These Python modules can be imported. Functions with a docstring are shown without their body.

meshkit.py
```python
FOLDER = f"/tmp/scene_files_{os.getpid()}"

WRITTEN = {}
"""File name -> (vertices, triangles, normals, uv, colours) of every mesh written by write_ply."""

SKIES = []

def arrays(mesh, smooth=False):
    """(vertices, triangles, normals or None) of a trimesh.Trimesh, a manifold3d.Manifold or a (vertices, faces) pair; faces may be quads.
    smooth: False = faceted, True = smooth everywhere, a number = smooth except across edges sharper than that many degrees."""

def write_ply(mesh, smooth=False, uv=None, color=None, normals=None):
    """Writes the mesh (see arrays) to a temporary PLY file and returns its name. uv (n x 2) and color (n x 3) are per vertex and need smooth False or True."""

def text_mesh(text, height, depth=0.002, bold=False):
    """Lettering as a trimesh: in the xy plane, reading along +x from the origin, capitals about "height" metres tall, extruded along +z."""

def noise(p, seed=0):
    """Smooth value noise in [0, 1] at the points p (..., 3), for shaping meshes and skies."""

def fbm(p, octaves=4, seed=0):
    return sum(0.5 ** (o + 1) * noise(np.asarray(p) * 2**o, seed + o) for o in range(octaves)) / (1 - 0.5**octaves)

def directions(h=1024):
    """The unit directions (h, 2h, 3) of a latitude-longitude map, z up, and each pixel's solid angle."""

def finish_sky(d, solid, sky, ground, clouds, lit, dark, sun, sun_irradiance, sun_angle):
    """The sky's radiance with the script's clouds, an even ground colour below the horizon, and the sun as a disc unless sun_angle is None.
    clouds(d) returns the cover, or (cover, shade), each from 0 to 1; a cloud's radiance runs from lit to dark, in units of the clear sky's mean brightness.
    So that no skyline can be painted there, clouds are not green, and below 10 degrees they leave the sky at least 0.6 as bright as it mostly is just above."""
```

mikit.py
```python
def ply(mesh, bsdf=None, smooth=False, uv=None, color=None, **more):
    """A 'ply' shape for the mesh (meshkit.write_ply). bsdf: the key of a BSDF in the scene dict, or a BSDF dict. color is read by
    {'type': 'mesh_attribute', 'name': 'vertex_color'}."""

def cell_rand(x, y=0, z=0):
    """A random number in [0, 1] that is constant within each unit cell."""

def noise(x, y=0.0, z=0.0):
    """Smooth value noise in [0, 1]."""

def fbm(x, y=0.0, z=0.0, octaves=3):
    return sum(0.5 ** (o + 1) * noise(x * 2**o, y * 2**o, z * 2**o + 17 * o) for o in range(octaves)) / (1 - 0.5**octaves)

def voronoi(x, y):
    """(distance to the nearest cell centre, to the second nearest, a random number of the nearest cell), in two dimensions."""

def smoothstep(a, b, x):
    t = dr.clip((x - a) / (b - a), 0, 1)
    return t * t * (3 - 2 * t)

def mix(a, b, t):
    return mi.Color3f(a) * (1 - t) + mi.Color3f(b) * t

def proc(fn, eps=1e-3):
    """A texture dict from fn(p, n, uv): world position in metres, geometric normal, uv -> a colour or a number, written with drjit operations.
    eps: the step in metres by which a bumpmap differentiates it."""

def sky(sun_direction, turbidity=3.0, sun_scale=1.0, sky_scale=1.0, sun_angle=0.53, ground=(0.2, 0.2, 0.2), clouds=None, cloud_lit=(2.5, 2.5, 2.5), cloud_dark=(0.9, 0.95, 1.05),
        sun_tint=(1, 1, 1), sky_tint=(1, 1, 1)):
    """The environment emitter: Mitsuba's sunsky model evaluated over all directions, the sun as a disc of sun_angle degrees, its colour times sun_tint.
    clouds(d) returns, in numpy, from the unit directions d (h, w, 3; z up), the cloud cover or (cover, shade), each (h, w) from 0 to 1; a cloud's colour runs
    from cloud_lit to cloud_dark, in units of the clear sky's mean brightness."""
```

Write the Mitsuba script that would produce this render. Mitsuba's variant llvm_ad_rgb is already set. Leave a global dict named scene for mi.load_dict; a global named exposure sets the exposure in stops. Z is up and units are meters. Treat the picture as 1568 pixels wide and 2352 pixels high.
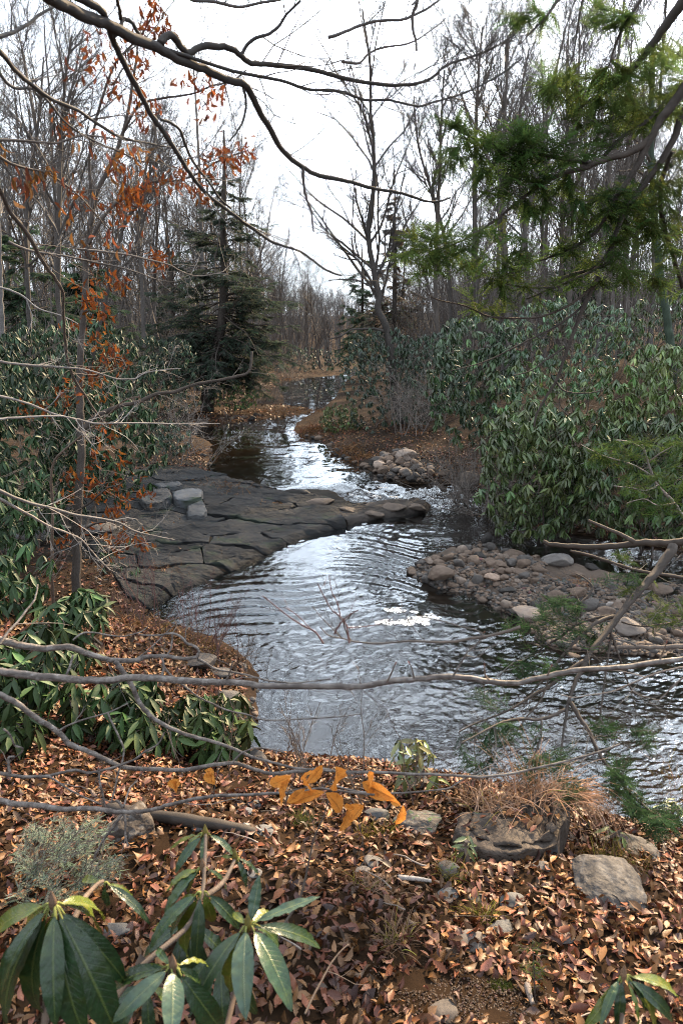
import math, numpy as np, trimesh, shapely, mitsuba as mi, drjit as dr, mikit
from meshkit import noise as vnoise, fbm as vfbm
from scipy import ndimage
from scipy.spatial import Voronoi, cKDTree

T = mi.ScalarTransform4f
scene, labels = {}, {}

# ------------------------------------------------------------------ camera, sky, exposure
CAM = np.array([0.0, 0.0, 3.6])
PITCH = math.radians(14.35)
FWD = np.array([0, math.cos(PITCH), -math.sin(PITCH)])
UPV = np.array([0, math.sin(PITCH), math.cos(PITCH)])
scene['camera'] = {'type': 'thinlens', 'fov': 53.13, 'fov_axis': 'x', 'near_clip': 0.05, 'far_clip': 4000.0,
                   'aperture_radius': 0.0016, 'focus_distance': 9.0,
                   'to_world': T().look_at(origin=CAM.tolist(), target=(CAM + FWD).tolist(), up=[0, 0, 1])}
SUN_AZ, SUN_EL = math.radians(33), math.radians(34)
SUN = (math.sin(SUN_AZ) * math.cos(SUN_EL), math.cos(SUN_AZ) * math.cos(SUN_EL), math.sin(SUN_EL))


def clouds(d):
    x, y, z = d[..., 0], d[..., 1], np.maximum(d[..., 2], 0.02)
    q = np.stack([x / (z + .35) * 2.2, y / (z + .35) * 2.2, z * 0 + 3.1], -1)
    n = vfbm(q, 5, 5)
    cover = np.clip((n - 0.24) / 0.2, 0, 1) * 0.94
    # thin cloud is brightest round the sun behind it
    ang = np.degrees(np.arccos(np.clip(d @ np.array(SUN), -1, 1)))
    shade = np.clip(1 - np.exp(-(ang / 30) ** 1.3) + .35 * (vfbm(q * 1.7 + 9, 4, 8) - .5), 0, 1)
    return cover, shade


scene['sky_light'] = mikit.sky(SUN, turbidity=4, sun_scale=7.0, sun_angle=1.8, clouds=clouds,
                               cloud_lit=(27.0, 28.2, 30.0), cloud_dark=(10.0, 11.0, 12.3), ground=(0.12, 0.10, 0.09), sun_tint=(1, .93, .82))
exposure = 1.05
PARTS = True

# ------------------------------------------------------------------ helpers
# the photograph is read on a 1568 x 2352 grid (U right, V down); rays of that grid meet planes or distances in the world


def ray(u, v):
    u, v = np.asarray(u, float), np.asarray(v, float)
    d = FWD + ((u - 784) / 1568.0)[..., None] * np.array([1.0, 0, 0]) - ((v - 1176) / 1568.0)[..., None] * UPV
    return d


def at(u, v, y):
    """the point seen at (u, v) that stands y metres ahead"""
    d = ray(u, v)
    return CAM + d * (np.asarray(y, float) / d[..., 1])[..., None]


def on(u, v, z):
    d = ray(u, v)
    return CAM + d * ((z - CAM[2]) / d[..., 2])[..., None]


def smooth01(a, b, x):
    t = np.clip((np.asarray(x, float) - a) / (b - a), 0, 1)
    return t * t * (3 - 2 * t)


def level(x, y):
    """water level: two pools above one another with a ledge between"""
    return 0.30 * smooth01(13.6, 15.6, np.asarray(y) - 0.25 * np.asarray(x)) + 0.05 * smooth01(7.0, 8.6, y)


def on_water(u, v):
    p = on(u, v, 0.0)
    for _ in range(6):
        p = on(u, v, level(p[..., 0], p[..., 1]))
    return p


def ident(name):
    """the next free key of that name"""
    if name not in scene and name not in used:
        used.add(name)
        return name
    n = counters.get(name, 0) + 1
    while f'{name}_{n:03d}' in used:
        n += 1
    counters[name] = n
    used.add(f'{name}_{n:03d}')
    return f'{name}_{n:03d}'


used, counters = set(), {}
ALBEDO = 0.62  # one common scale of all base colours


def thing(name, label=None, category=None, group=None, kind=None):
    key = ident(name)
    labels[key] = {k: v for k, v in (('label', label), ('category', category), ('group', group), ('kind', kind)) if v}
    return key


# base colours travel in the uv slots as (lightness, hue along a ramp): meshes that share a BSDF can then be joined by the renderer
HUES = np.array([(1.55, .80, .78), (2.3, .68, .22), (2.0, .88, .20), (1.62, .92, .50), (1.25, .98, .80), (1, 1, 1), (.90, 1.0, 1.14), (.88, 1.06, .92), (.70, 1.24, .72), (.60, 1.32, .38), (1.02, 1.18, .32), (1.35, 1.10, .22)])
HUES = HUES / (HUES @ [.2126, .7152, .0722])[:, None]


def encode(color):
    c = np.clip(np.asarray(color, float) * ALBEDO, .002, .95)
    lum = c @ [.2126, .7152, .0722]
    h = c / lum[:, None]
    best, pos = np.full(len(c), 1e9), np.zeros(len(c))
    for i in range(len(HUES) - 1):
        e = HUES[i + 1] - HUES[i]
        t = np.clip((h - HUES[i]) @ e / (e @ e), 0, 1)
        d = ((h - HUES[i] - t[:, None] * e) ** 2).sum(1)
        m = d < best
        best[m], pos[m] = d[m], i + t[m]
    return np.stack([lum, pos], -1)


def decode(p, n, uv):
    c = mi.Color3f(*[float(x) for x in HUES[0]])
    for i in range(len(HUES) - 1):
        c += mi.Color3f(*[float(x) for x in HUES[i + 1] - HUES[i]]) * dr.clip(uv.y - i, 0, 1)
    return c * uv.x


VC = mikit.proc(decode)


def tinted(mesh, bsdf, smooth=False, color=None):
    return mikit.ply(mesh, bsdf, smooth=smooth, uv=None if color is None else encode(color))


def shape(key, mesh, bsdf, smooth=False, color=None, to_world=None):
    s = tinted(mesh, bsdf, smooth, color)
    if to_world is not None:
        s['to_world'] = to_world
    scene[key] = s
    return s


def part(parent, name, mesh, bsdf, smooth=False, color=None, to_world=None, label=None, kind=None):
    key = ident(parent + '__' + name)
    shape(key, mesh, bsdf, smooth, color, to_world)
    if label or kind:
        labels[key] = {k: v for k, v in (('label', label), ('kind', kind)) if v}
    return key


def unit(a):
    return a / np.maximum(np.linalg.norm(a, axis=-1, keepdims=True), 1e-12)


class Heap:
    """collects vertices, triangles and vertex colours"""

    def __init__(self):
        self.v, self.f, self.c, self.n = [], [], [], 0

    def add(self, v, f, c=None):
        v = np.asarray(v, float)
        if len(v) == 0:
            return self
        self.v.append(v)
        self.f.append(np.asarray(f, int) + self.n)
        self.c.append(np.broadcast_to(np.asarray(c if c is not None else (.5, .5, .5), float), v.shape))
        self.n += len(v)
        return self

    def mesh(self):
        return np.vstack(self.v), np.vstack(self.f)

    def color(self):
        return np.vstack(self.c)


def tubes(P, R, sides=4):
    """many polylines with as many points each: P (n, k, 3), R (n, k) -> vertices, triangles"""
    P, R = np.asarray(P, float), np.asarray(R, float)
    n, k, _ = P.shape
    t = np.empty_like(P)
    t[:, 1:-1] = P[:, 2:] - P[:, :-2]
    t[:, 0], t[:, -1] = P[:, 1] - P[:, 0], P[:, -1] - P[:, -2]
    t = unit(t)
    m = unit(P[:, -1] - P[:, 0])
    ref = np.where(np.abs(m[:, 2:3]) < 0.8, [[0, 0, 1.0]], [[1.0, 0, 0]])[:, None]
    a = unit(np.cross(t, np.broadcast_to(ref, t.shape)))
    b = np.cross(t, a)
    ang = np.arange(sides) * 2 * np.pi / sides
    v = P[:, :, None] + R[:, :, None, None] * (np.cos(ang)[:, None] * a[:, :, None] + np.sin(ang)[:, None] * b[:, :, None])
    i, j, s = np.meshgrid(np.arange(n), np.arange(k - 1), np.arange(sides), indexing='ij')
    at_ = lambda j, s: (i * k + j) * sides + s % sides  # noqa: E731
    q = np.stack([at_(j, s), at_(j, s + 1), at_(j + 1, s + 1), at_(j + 1, s)], -1).reshape(-1, 4)
    f = np.vstack([q[:, [0, 1, 2]], q[:, [0, 2, 3]]])
    if sides >= 5:  # close both ends
        e = np.arange(n)[:, None]
        for j, o in ((0, -1), (k - 1, 1)):
            for s in range(1, sides - 1):
                t3 = np.concatenate([(e * k + j) * sides + x for x in (0, s, s + 1)], 1)
                f = np.vstack([f, t3[:, ::o]])
    return v.reshape(-1, 3), f


def curve(pts, n):
    """n points along a smooth (Catmull-Rom) curve through pts (m, d)"""
    p = np.asarray(pts, float)
    if len(p) == 2:
        return p[0] + (p[1] - p[0]) * np.linspace(0, 1, n)[:, None]
    seg = np.concatenate([[0], np.cumsum(np.sqrt(np.linalg.norm(np.diff(p[:, :3], axis=0), axis=1)) + 1e-9)])
    from scipy.interpolate import PchipInterpolator
    s = np.linspace(0, seg[-1], n)
    return PchipInterpolator(seg, p)(s)


def frames(d, up=None, roll=None):
    """orthonormal frames (n, 3, 3): columns x = side, y = along d, z = normal, turned by roll about d"""
    d = unit(np.asarray(d, float))
    u = np.broadcast_to(np.array([0, 0, 1.0]) if up is None else up, d.shape)
    x = np.cross(d, u)
    bad = np.linalg.norm(x, axis=-1) < 1e-4
    x[bad] = [1, 0, 0]
    x = unit(x)
    z = np.cross(x, d)
    if roll is not None:
        c, s = np.cos(roll)[:, None], np.sin(roll)[:, None]
        x, z = x * c + z * s, z * c - x * s
    return np.stack([x, d, z], -1)


def strew(template, pos, F, scale, color=None):
    """copies of a template (v, f[, c]) at pos with frames F and scales; color (n, 3) per copy"""
    v, f = template[0], template[1]
    n = len(pos)
    s = np.asarray(scale, float)
    s = s[:, None, None] if s.ndim == 1 else s[:, None, :]
    w = np.einsum('nij,nmj->nmi', F, v[None] * s) + pos[:, None]
    ff = (f[None] + (np.arange(n) * len(v))[:, None, None]).reshape(-1, 3)
    c = None
    if color is not None:
        c = np.repeat(color, len(v), 0)
        if len(template) > 2:
            c = c * np.tile(template[2], (n, 1))
    return w.reshape(-1, 3), ff, c


def vary(rng, base, n, amount=.15, hue=.08):
    b = np.broadcast_to(np.asarray(base, float), (n, 3))
    return np.clip(b * np.exp(rng.normal(0, amount, (n, 1)) + rng.normal(0, hue, (n, 3))), 0.004, .95)


def pick(rng, palette, n, weights=None, amount=.15, hue=.06):
    pal = np.asarray(palette, float)
    w = None if weights is None else np.asarray(weights, float) / np.sum(weights)
    return vary(rng, pal[rng.choice(len(pal), n, p=w)], n, amount, hue)

# ------------------------------------------------------------------ setting: river outline, terrain, water
LEFT_EDGE = [(1750, 1960), (1400, 1915), (1250, 1850), (1120, 1830), (1000, 1800), (860, 1785), (740, 1772), (640, 1772), (580, 1760), (555, 1715), (560, 1680), (588, 1640),
             (575, 1590), (580, 1540), (555, 1500), (500, 1475), (440, 1450), (380, 1432), (320, 1415), (335, 1392), (380, 1368), (440, 1340), (500, 1315), (560, 1290),
             (625, 1262), (700, 1232), (780, 1208), (860, 1192), (930, 1182), (985, 1172), (990, 1160), (940, 1153), (880, 1158), (810, 1160), (760, 1143), (710, 1138), (690, 1142), (640, 1130), (580, 1112), (520, 1100),
             (470, 1086), (478, 1052), (475, 1035), (485, 1020), (468, 1008), (432, 996), (420, 985), (455, 977), (520, 970), (580, 963), (640, 955), (700, 948), (722, 941), (690, 934), (645, 930),
             (652, 912), (640, 893), (625, 880), (650, 872), (700, 868), (745, 862), (790, 860)]
RIGHT_EDGE = [(800, 868), (782, 890), (772, 910), (750, 930), (735, 940), (700, 958), (680, 972), (672, 985), (690, 998), (730, 1010), (765, 1022), (768, 1040), (800, 1056), (850, 1075),
              (890, 1097), (950, 1106), (1010, 1110), (1080, 1122), (1130, 1140), (1165, 1165), (1190, 1185), (1240, 1205), (1330, 1222), (1450, 1240), (1568, 1258), (1900, 1290)]
BAR = [(932, 1312), (950, 1290), (1000, 1275), (1050, 1262), (1090, 1242), (1115, 1232), (1160, 1262), (1240, 1278), (1300, 1290), (1400, 1318), (1500, 1330), (1620, 1340), (1800, 1360),
       (1900, 1500), (1700, 1525), (1520, 1518), (1400, 1505), (1290, 1500), (1240, 1480), (1205, 1430), (1150, 1402), (1110, 1385), (1070, 1362), (1000, 1352), (950, 1338)]

lp = on_water(*np.array(LEFT_EDGE, float).T)[:, :2]
rp = on_water(*np.array(RIGHT_EDGE, float).T)[:, :2]
far_end = np.array([[2.5, 95.0], [5.0, 112.0], [7.5, 112.0], [6.5, 95.0]])
river = shapely.Polygon(np.vstack([[[22, 1.0]], lp, far_end[:2], far_end[2:], rp, [[22, 8.0]]])).buffer(0)
bar = shapely.Polygon(on_water(*np.array(BAR, float).T)[:, :2]).buffer(0)

GX, GY, GS = (-45.0, 45.0), (-8.0, 135.0), 0.1


def signed(poly):
    x, y = np.arange(GX[0], GX[1], GS), np.arange(GY[0], GY[1], GS)
    X, Y = np.meshgrid(x, y, indexing='ij')
    shapely.prepare(poly)
    m = shapely.contains_xy(poly, X, Y)
    return ((ndimage.distance_transform_edt(~m) - ndimage.distance_transform_edt(m)) * GS).astype(np.float32)


SD_RIVER, SD_BAR = ndimage.gaussian_filter(signed(river), 0.8), ndimage.gaussian_filter(signed(bar), 0.8)


def sample(grid, x, y):
    x, y = np.broadcast_arrays(np.asarray(x, float), np.asarray(y, float))
    return ndimage.map_coordinates(grid, [np.atleast_1d(x - GX[0]) / GS, np.atleast_1d(y - GY[0]) / GS], order=1, mode='nearest').reshape(x.shape)


def river_x(y):
    """rough middle of the river, far off"""
    return np.interp(y, [0, 8, 14, 25, 40, 62, 95, 130], [2, 0.5, 0.8, -1.2, -0.7, -1.2, 4.5, 8])


def slab_zone(x, y):
    """where bare bedrock shows on the left shore"""
    return smooth01(9.0, 10.0, y + 0.35 * (x + 3)) * (1 - smooth01(17.2, 18.5, y)) * smooth01(-5.6, -4.4, x) * smooth01(0.3, -0.3, x - river_x(y) - 2.2) * smooth01(3.4, 2.4, x)


def ground(x, y):
    x, y = np.asarray(x, float), np.asarray(y, float)
    d = sample(SD_RIVER, x, y)
    out = np.maximum(np.abs(x) - 44, 0) + np.maximum(y - 134, 0)
    d = d + out
    L = level(x, y)
    p = np.stack([x, y, x * 0], -1)
    n1, n2, n3 = vfbm(p * .22, 4, 1) - .5, vfbm(p * 1.1, 4, 2) - .5, vfbm(p * 4.2, 3, 3) - .5
    near = (1 - smooth01(5.5, 8.5, y)) 
    left = smooth01(0.5, -0.5, x - river_x(y))
    dp = np.maximum(d, 0)
    # near bank: a plain slope up to where the photographer stands
    h_near = 0.10 + 2.0 * (1 - np.exp(-dp * 0.36)) + .04 * dp
    # bedrock shelf, left: low and nearly flat, then the wooded bank
    slab = slab_zone(x, y)
    h_left = 0.06 + 0.20 * np.minimum(dp, 1.0) + 0.10 * np.clip(dp - 1, 0, 5) + .05 * np.clip(dp - 6, 0, 40)
    h_slab = 0.05 + 0.10 * np.minimum(dp, 3.5) + 0.16 * np.clip(dp - 3.5, 0, 6)
    h_left = h_left * (1 - slab) + h_slab * slab
    h_right = 0.08 + 0.16 * np.minimum(dp, 1.2) + 0.22 * np.clip(dp - 1.2, 0, 9) + .06 * np.clip(dp - 10, 0, 30)
    hill = 3.0 * smooth01(25, 110, dp) + 9 * smooth01(120, 420, np.hypot(x, y))
    h_far = h_left * left + h_right * (1 - left)
    h_far = h_far * (1 - .6 * smooth01(20, 26, y) * (1 - smooth01(2, 6, dp)))
    h_out = h_near * near + h_far * (1 - near) + hill
    rough = (1 - .75 * slab)
    h_out = h_out + (n1 * .8 * smooth01(2, 9, dp) + n2 * (.28 - .16 * smooth01(18, 26, y)) * smooth01(0, 2.0, dp) + n3 * .06) * rough + n3 * .03
    # the bed
    di = np.maximum(-d, 0)
    h_in = -0.05 - 0.36 * (1 - np.exp(-di * 1.1)) + n2 * .10 + n3 * .10
    b = sample(SD_BAR, x, y)
    barh = (0.10 - .075 * smooth01(2.9, 4.2, x)) * smooth01(0.25, -0.5, b) + (n2 * .30 + n3 * .12) * smooth01(0.5, -0.6, b)
    h_in = np.where(b < .6, np.maximum(h_in, h_in * smooth01(-.3, .6, b) + (barh + 0.02) * (1 - smooth01(-.3, .6, b))), h_in)
    # shallow right-hand channel under the bushes
    shal = smooth01(2.0, 3.2, x) * smooth01(9.2, 10.5, y) * (1 - smooth01(14.5, 15.5, y))
    h_in = np.where(b >= .6, h_in * (1 - .62 * shal), h_in)
    w = smooth01(-.12, .12, d)
    return L + h_in * (1 - w) + h_out * w


def on_ground(u, v, y0=1.0, y1=140.0):
    """where the ray of (u, v) first meets the terrain"""
    u, v = np.atleast_1d(np.asarray(u, float)), np.atleast_1d(np.asarray(v, float))
    d = ray(u, v)
    far = np.where(d[:, 2] < -.02, np.minimum(3.9 / np.maximum(-d[:, 2], .02) * d[:, 1] + 1, y1), y1)
    ys = y0 + (far[:, None] - y0) * np.linspace(0, 1, 160)[None, :] ** 1.2
    p = CAM + d[:, None] * (ys / d[:, 1:2])[..., None]
    under = p[..., 2] < ground(p[..., 0], p[..., 1])
    k = np.where(under.any(1), under.argmax(1), 159)
    k0 = np.maximum(k - 1, 0)
    i = np.arange(len(k))
    lo, hi = ys[i, k0], ys[i, k]
    for _ in range(14):
        m = (lo + hi) / 2
        q = CAM + d * (m / d[:, 1])[:, None]
        b = q[:, 2] < ground(q[:, 0], q[:, 1])
        hi, lo = np.where(b, m, hi), np.where(b, lo, m)
    q = CAM + d * (hi / d[:, 1])[:, None]
    q[:, 2] = ground(q[:, 0], q[:, 1])
    return q


def grid_faces(n, m, keep=None):
    i, j = np.meshgrid(np.arange(n - 1), np.arange(m - 1), indexing='ij')
    q = np.stack([i * m + j, (i + 1) * m + j, (i + 1) * m + j + 1, i * m + j + 1], -1).reshape(-1, 4)
    if keep is not None:
        k = keep.ravel()
        q = q[k[q].any(1)]
    return np.vstack([q[:, [0, 1, 2]], q[:, [0, 2, 3]]])


def compact(v, f, *more):
    u, inv = np.unique(f, return_inverse=True)
    return (v[u], inv.reshape(f.shape), *[m[u] for m in more])


def axis(lo, hi, c, s, n):
    a, b = math.asinh((lo - c) / s), math.asinh((hi - c) / s)
    return c + s * np.sinh(np.linspace(a, b, n))


gx, gy = axis(-420, 420, 0.5, 5.5, 400), axis(-30, 700, 6.0, 7.0, 440)
X, Y = np.meshgrid(gx, gy, indexing='ij')
Z = ground(X, Y)
dR = sample(SD_RIVER, X, Y) + np.maximum(np.abs(X) - 44, 0)
sl = slab_zone(X, Y)[..., None]
pp = np.stack([X, Y, X * 0], -1)
m1, m2 = vfbm(pp * .9, 4, 21)[..., None], vfbm(pp * 3.1, 3, 22)[..., None]
litter = np.array([.050, .034, .025]) * (.6 + .8 * m1) * (.7 + .6 * m2)
soil = np.array([.034, .025, .019]) * (.6 + .8 * m2)
col = litter * smooth01(.35, .55, m1) + soil * (1 - smooth01(.35, .55, m1))
rock = np.array([.032, .031, .033]) * (.6 + .8 * m2)
nearb = (1 - smooth01(4.5, 7, Y))[..., None]
col = col * (1 - nearb) + np.array([.026, .015, .010]) * (.5 + m2) * nearb
col = col * (1 - sl) + rock * sl
bed = np.array([.055, .038, .022]) * (.5 + 1.0 * m2)
wet = smooth01(.15, -.05, dR)[..., None]
col = col * (1 - wet) + bed * wet
bz = smooth01(.5, -.2, sample(SD_BAR, X, Y))[..., None] * wet
col = col * (1 - bz) + np.array([.13, .10, .085]) * (.5 + m2) * bz
scene['ground_material'] = {'type': 'bumpmap', 'scale': 0.018, 'arbitrary': mikit.proc(lambda p, n, uv: mikit.fbm(p.x * 16, p.y * 16, p.z * 16, 3), 4e-3),
                            'bsdf': {'type': 'twosided', 'bsdf': {'type': 'principled', 'base_color': VC, 'roughness': 0.95, 'specular': 0.04}}}
kf = grid_faces(*X.shape)
shape('ground', (np.stack([X, Y, Z], -1).reshape(-1, 3), kf), 'ground_material', True, (np.clip(col, .005, .9)).reshape(-1, 3))
labels['ground'] = {'label': 'brown wooded banks and stony bed of the creek', 'kind': 'structure'}

# water: a rippled sheet, finer where it is near
s = np.linspace(0, 1, 620)
depr = np.linspace(math.atan(3.4 / 3.2), math.atan(3.3 / 120.0), 620)
wy = 3.35 / np.tan(depr)
wt = np.linspace(-.68, 1.0, 560)
WY, WT = np.meshgrid(wy, wt, indexing='ij')
WX = WT * WY


def ripples(x, y):
    """height of the chop above the level, and where it breaks white"""
    L = level(x, y)
    # the current runs towards the viewer and off to the right, so noise is stretched across it
    q = np.stack([x + .25 * (vfbm(np.stack([x * .8, y * .8, x * 0], -1), 2, 31) - .5), y + .35 * (vfbm(np.stack([x * .7, y * .7, x * 0 + 5], -1), 2, 32) - .5), x * 0], -1)
    rel = lambda sx, sy, o, sd: vfbm(q * [sx, sy, 1], o, sd)  # noqa: E731
    ridge = lambda a: 1 - np.abs(2 * a - 1)  # noqa: E731
    calm = 0.5 + 0.5 * (1 - smooth01(17, 30, y))
    inlet = smooth01(-2.6, -4.2, x + (y - 18) * .03) * smooth01(16, 19, y)
    calm = calm * (1 - .45 * inlet)
    calm = calm * (1 - .55 * smooth01(2.2, 3.4, x) * smooth01(9.5, 10.6, y) * (1 - smooth01(13.6, 14.5, y)))
    a = .06 * (rel(1.1, 1.5, 2, 33) - .5) + .015 * ridge(rel(4.6, 7.4, 2, 34)) + .011 * ridge(rel(9.5, 15.5, 2, 35)) + .009 * ridge(rel(17, 26, 2, 36)) * (1 - smooth01(9, 18, y)) + .003 * rel(38, 50, 1, 40) * (1 - smooth01(5, 9, y))
    a = a * (.25 + 1.45 * vfbm(np.stack([x * .45, y * .6, x * 0 + 2], -1), 2, 47))
    glide = (1 - smooth01(5.6, 7.6, y)) * (1 - smooth01(1.0, 2.2, x))
    a = a * (1 - .45 * glide)
    # far off, where single ripples are finer than the sheet, longer ones of the same steepness
    a = a + smooth01(15, 30, y) * .075 * (vfbm(np.stack([x * 1.3, y * .75, x * 0], -1), 2, 46) - .5) * (1 + smooth01(35, 60, y))
    # standing wave trains below the ledge and left of the bar
    cx, cy = x - .9, y - 10.6
    env = np.exp(-(cx / 1.0) ** 2 - (cy / 1.3) ** 2)
    tr = .019 * env * np.sin(21 * (cy * .8 + .33 * cx + .12 * np.sin(3 * cx)) + 3 * (rel(1.5, 1.5, 2, 37) - .5))
    cx, cy = x + 1.0, y - 8.9
    env2 = np.exp(-(cx / .8) ** 2 - (cy / .9) ** 2)
    tr = tr + .024 * env2 * np.sin(23 * (cy * .9 - .3 * cx + .1 * np.sin(3 * cx)) + 3 * (rel(1.3, 1.3, 2, 38) - .5))
    # rapids: over the ledge and at the chute left of the bar
    rap = 1.25 * np.exp(-((x - 2.65) / .75) ** 2 - ((y - 14.55) / .55) ** 2) + .8 * np.exp(-((x - .8) / .9) ** 2 - ((y - 14.9) / .6) ** 2)
    chute = np.exp(-((x - .75 - .45 * (y - 8.3)) / .75) ** 2 - ((y - 8.3) / .38) ** 2)
    w = .72 * a * calm + .8 * tr + (rap * .10 + chute * .10) * (rel(2.6, 3.4, 3, 39) - .3)
    return L + w - .03, rap, chute


wz, rap, chute = ripples(WX, WY)
inside = shapely.contains_xy(river.buffer(.6), WX, WY)
wg = ground(WX, WY)
keep = inside & (wg < wz + .05)
wf = grid_faces(*WX.shape, keep)
v, f = compact(np.stack([WX, WY, wz], -1).reshape(-1, 3), wf)
scene['water_material'] = {'type': 'thindielectric', 'int_ior': 1.56, 'ext_ior': 1.0, 'specular_reflectance': {'type': 'rgb', 'value': [.87, .94, 1.0]}, 'specular_transmittance': {'type': 'rgb', 'value': [.44, .42, .38]}}
shape('water', (v, f), 'water_material', True)
labels['water'] = {'label': 'rippling creek water reflecting the pale sky', 'kind': 'structure'}

# white water: froth on the crests of the rapids, small lumps of it
rng = np.random.default_rng(11)
n = 80000
fx = np.concatenate([rng.uniform(-.6, 4.6, n // 2), rng.uniform(-.8, 2.6, n // 2)])
fy = np.concatenate([rng.uniform(13.4, 16.4, n // 2), rng.uniform(7.4, 9.2, n // 2)])
fz, frap, fch = ripples(fx, fy)
qn = np.stack([fx * 4.2, fy * 5.5, fx * 0], -1)
lace = vfbm(qn, 4, 51)
crest = np.clip((fz - level(fx, fy)) * 9 + .25, 0, 1)
fdens = np.clip(1.5 * frap + 1.5 * fch, 0, 1.15) * (.55 + .6 * crest)
ok = (rng.random(n) < .6) & (lace < .18 + .38 * fdens * (.5 + .6 * crest)) & (fdens > .22) & (ground(fx, fy) < fz) & (sample(SD_RIVER, fx, fy) < -.05)
fx, fy, fz = fx[ok], fy[ok], fz[ok]
ico0 = trimesh.creation.icosphere(subdivisions=0)
n = len(fx)
fh = Heap()
fs = rng.uniform(.004, .013, n)
fv, ff, _ = strew((np.array(ico0.vertices), np.array(ico0.faces)), np.stack([fx, fy, fz + .004], -1), frames(unit(np.stack([rng.normal(0, .6, n), -np.ones(n), rng.normal(0, .1, n)], -1))), np.stack([fs * 1.1, fs * rng.uniform(1.1, 2.4, n), fs * .6], -1))
scene['froth'] = {'type': 'twosided', 'bsdf': {'type': 'principled', 'base_color': {'type': 'rgb', 'value': [.62, .64, .66]}, 'roughness': .4, 'specular': .5}}
shape('foam', (fv, ff), 'froth', True)
labels['foam'] = {'label': 'white froth on the rapids and on the chute beside the bar', 'kind': 'stuff'}
# ------------------------------------------------------------------ materials and growth helpers
scene['bark'] = {'type': 'twosided', 'bsdf': {'type': 'principled', 'base_color': VC, 'roughness': 0.8, 'specular': 0.3}}
scene['smooth_bark'] = {'type': 'twosided', 'bsdf': {'type': 'principled', 'base_color': VC, 'roughness': 0.5, 'specular': 0.5}}
scene['glossy_leaf'] = {'type': 'twosided', 'bsdf': {'type': 'principled', 'base_color': VC, 'roughness': 0.42, 'specular': 0.6}}
scene['shaded_leaf'] = {'type': 'twosided', 'bsdf': {'type': 'principled', 'base_color': VC, 'roughness': 0.55, 'specular': 0.3}}  # glossy_leaf with its sheen cut, standing in for shade on the left bank
scene['thin_leaf'] = {'type': 'principledthin', 'base_color': VC, 'roughness': 0.6, 'diff_trans': 0.9, 'eta': 1.4}
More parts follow.
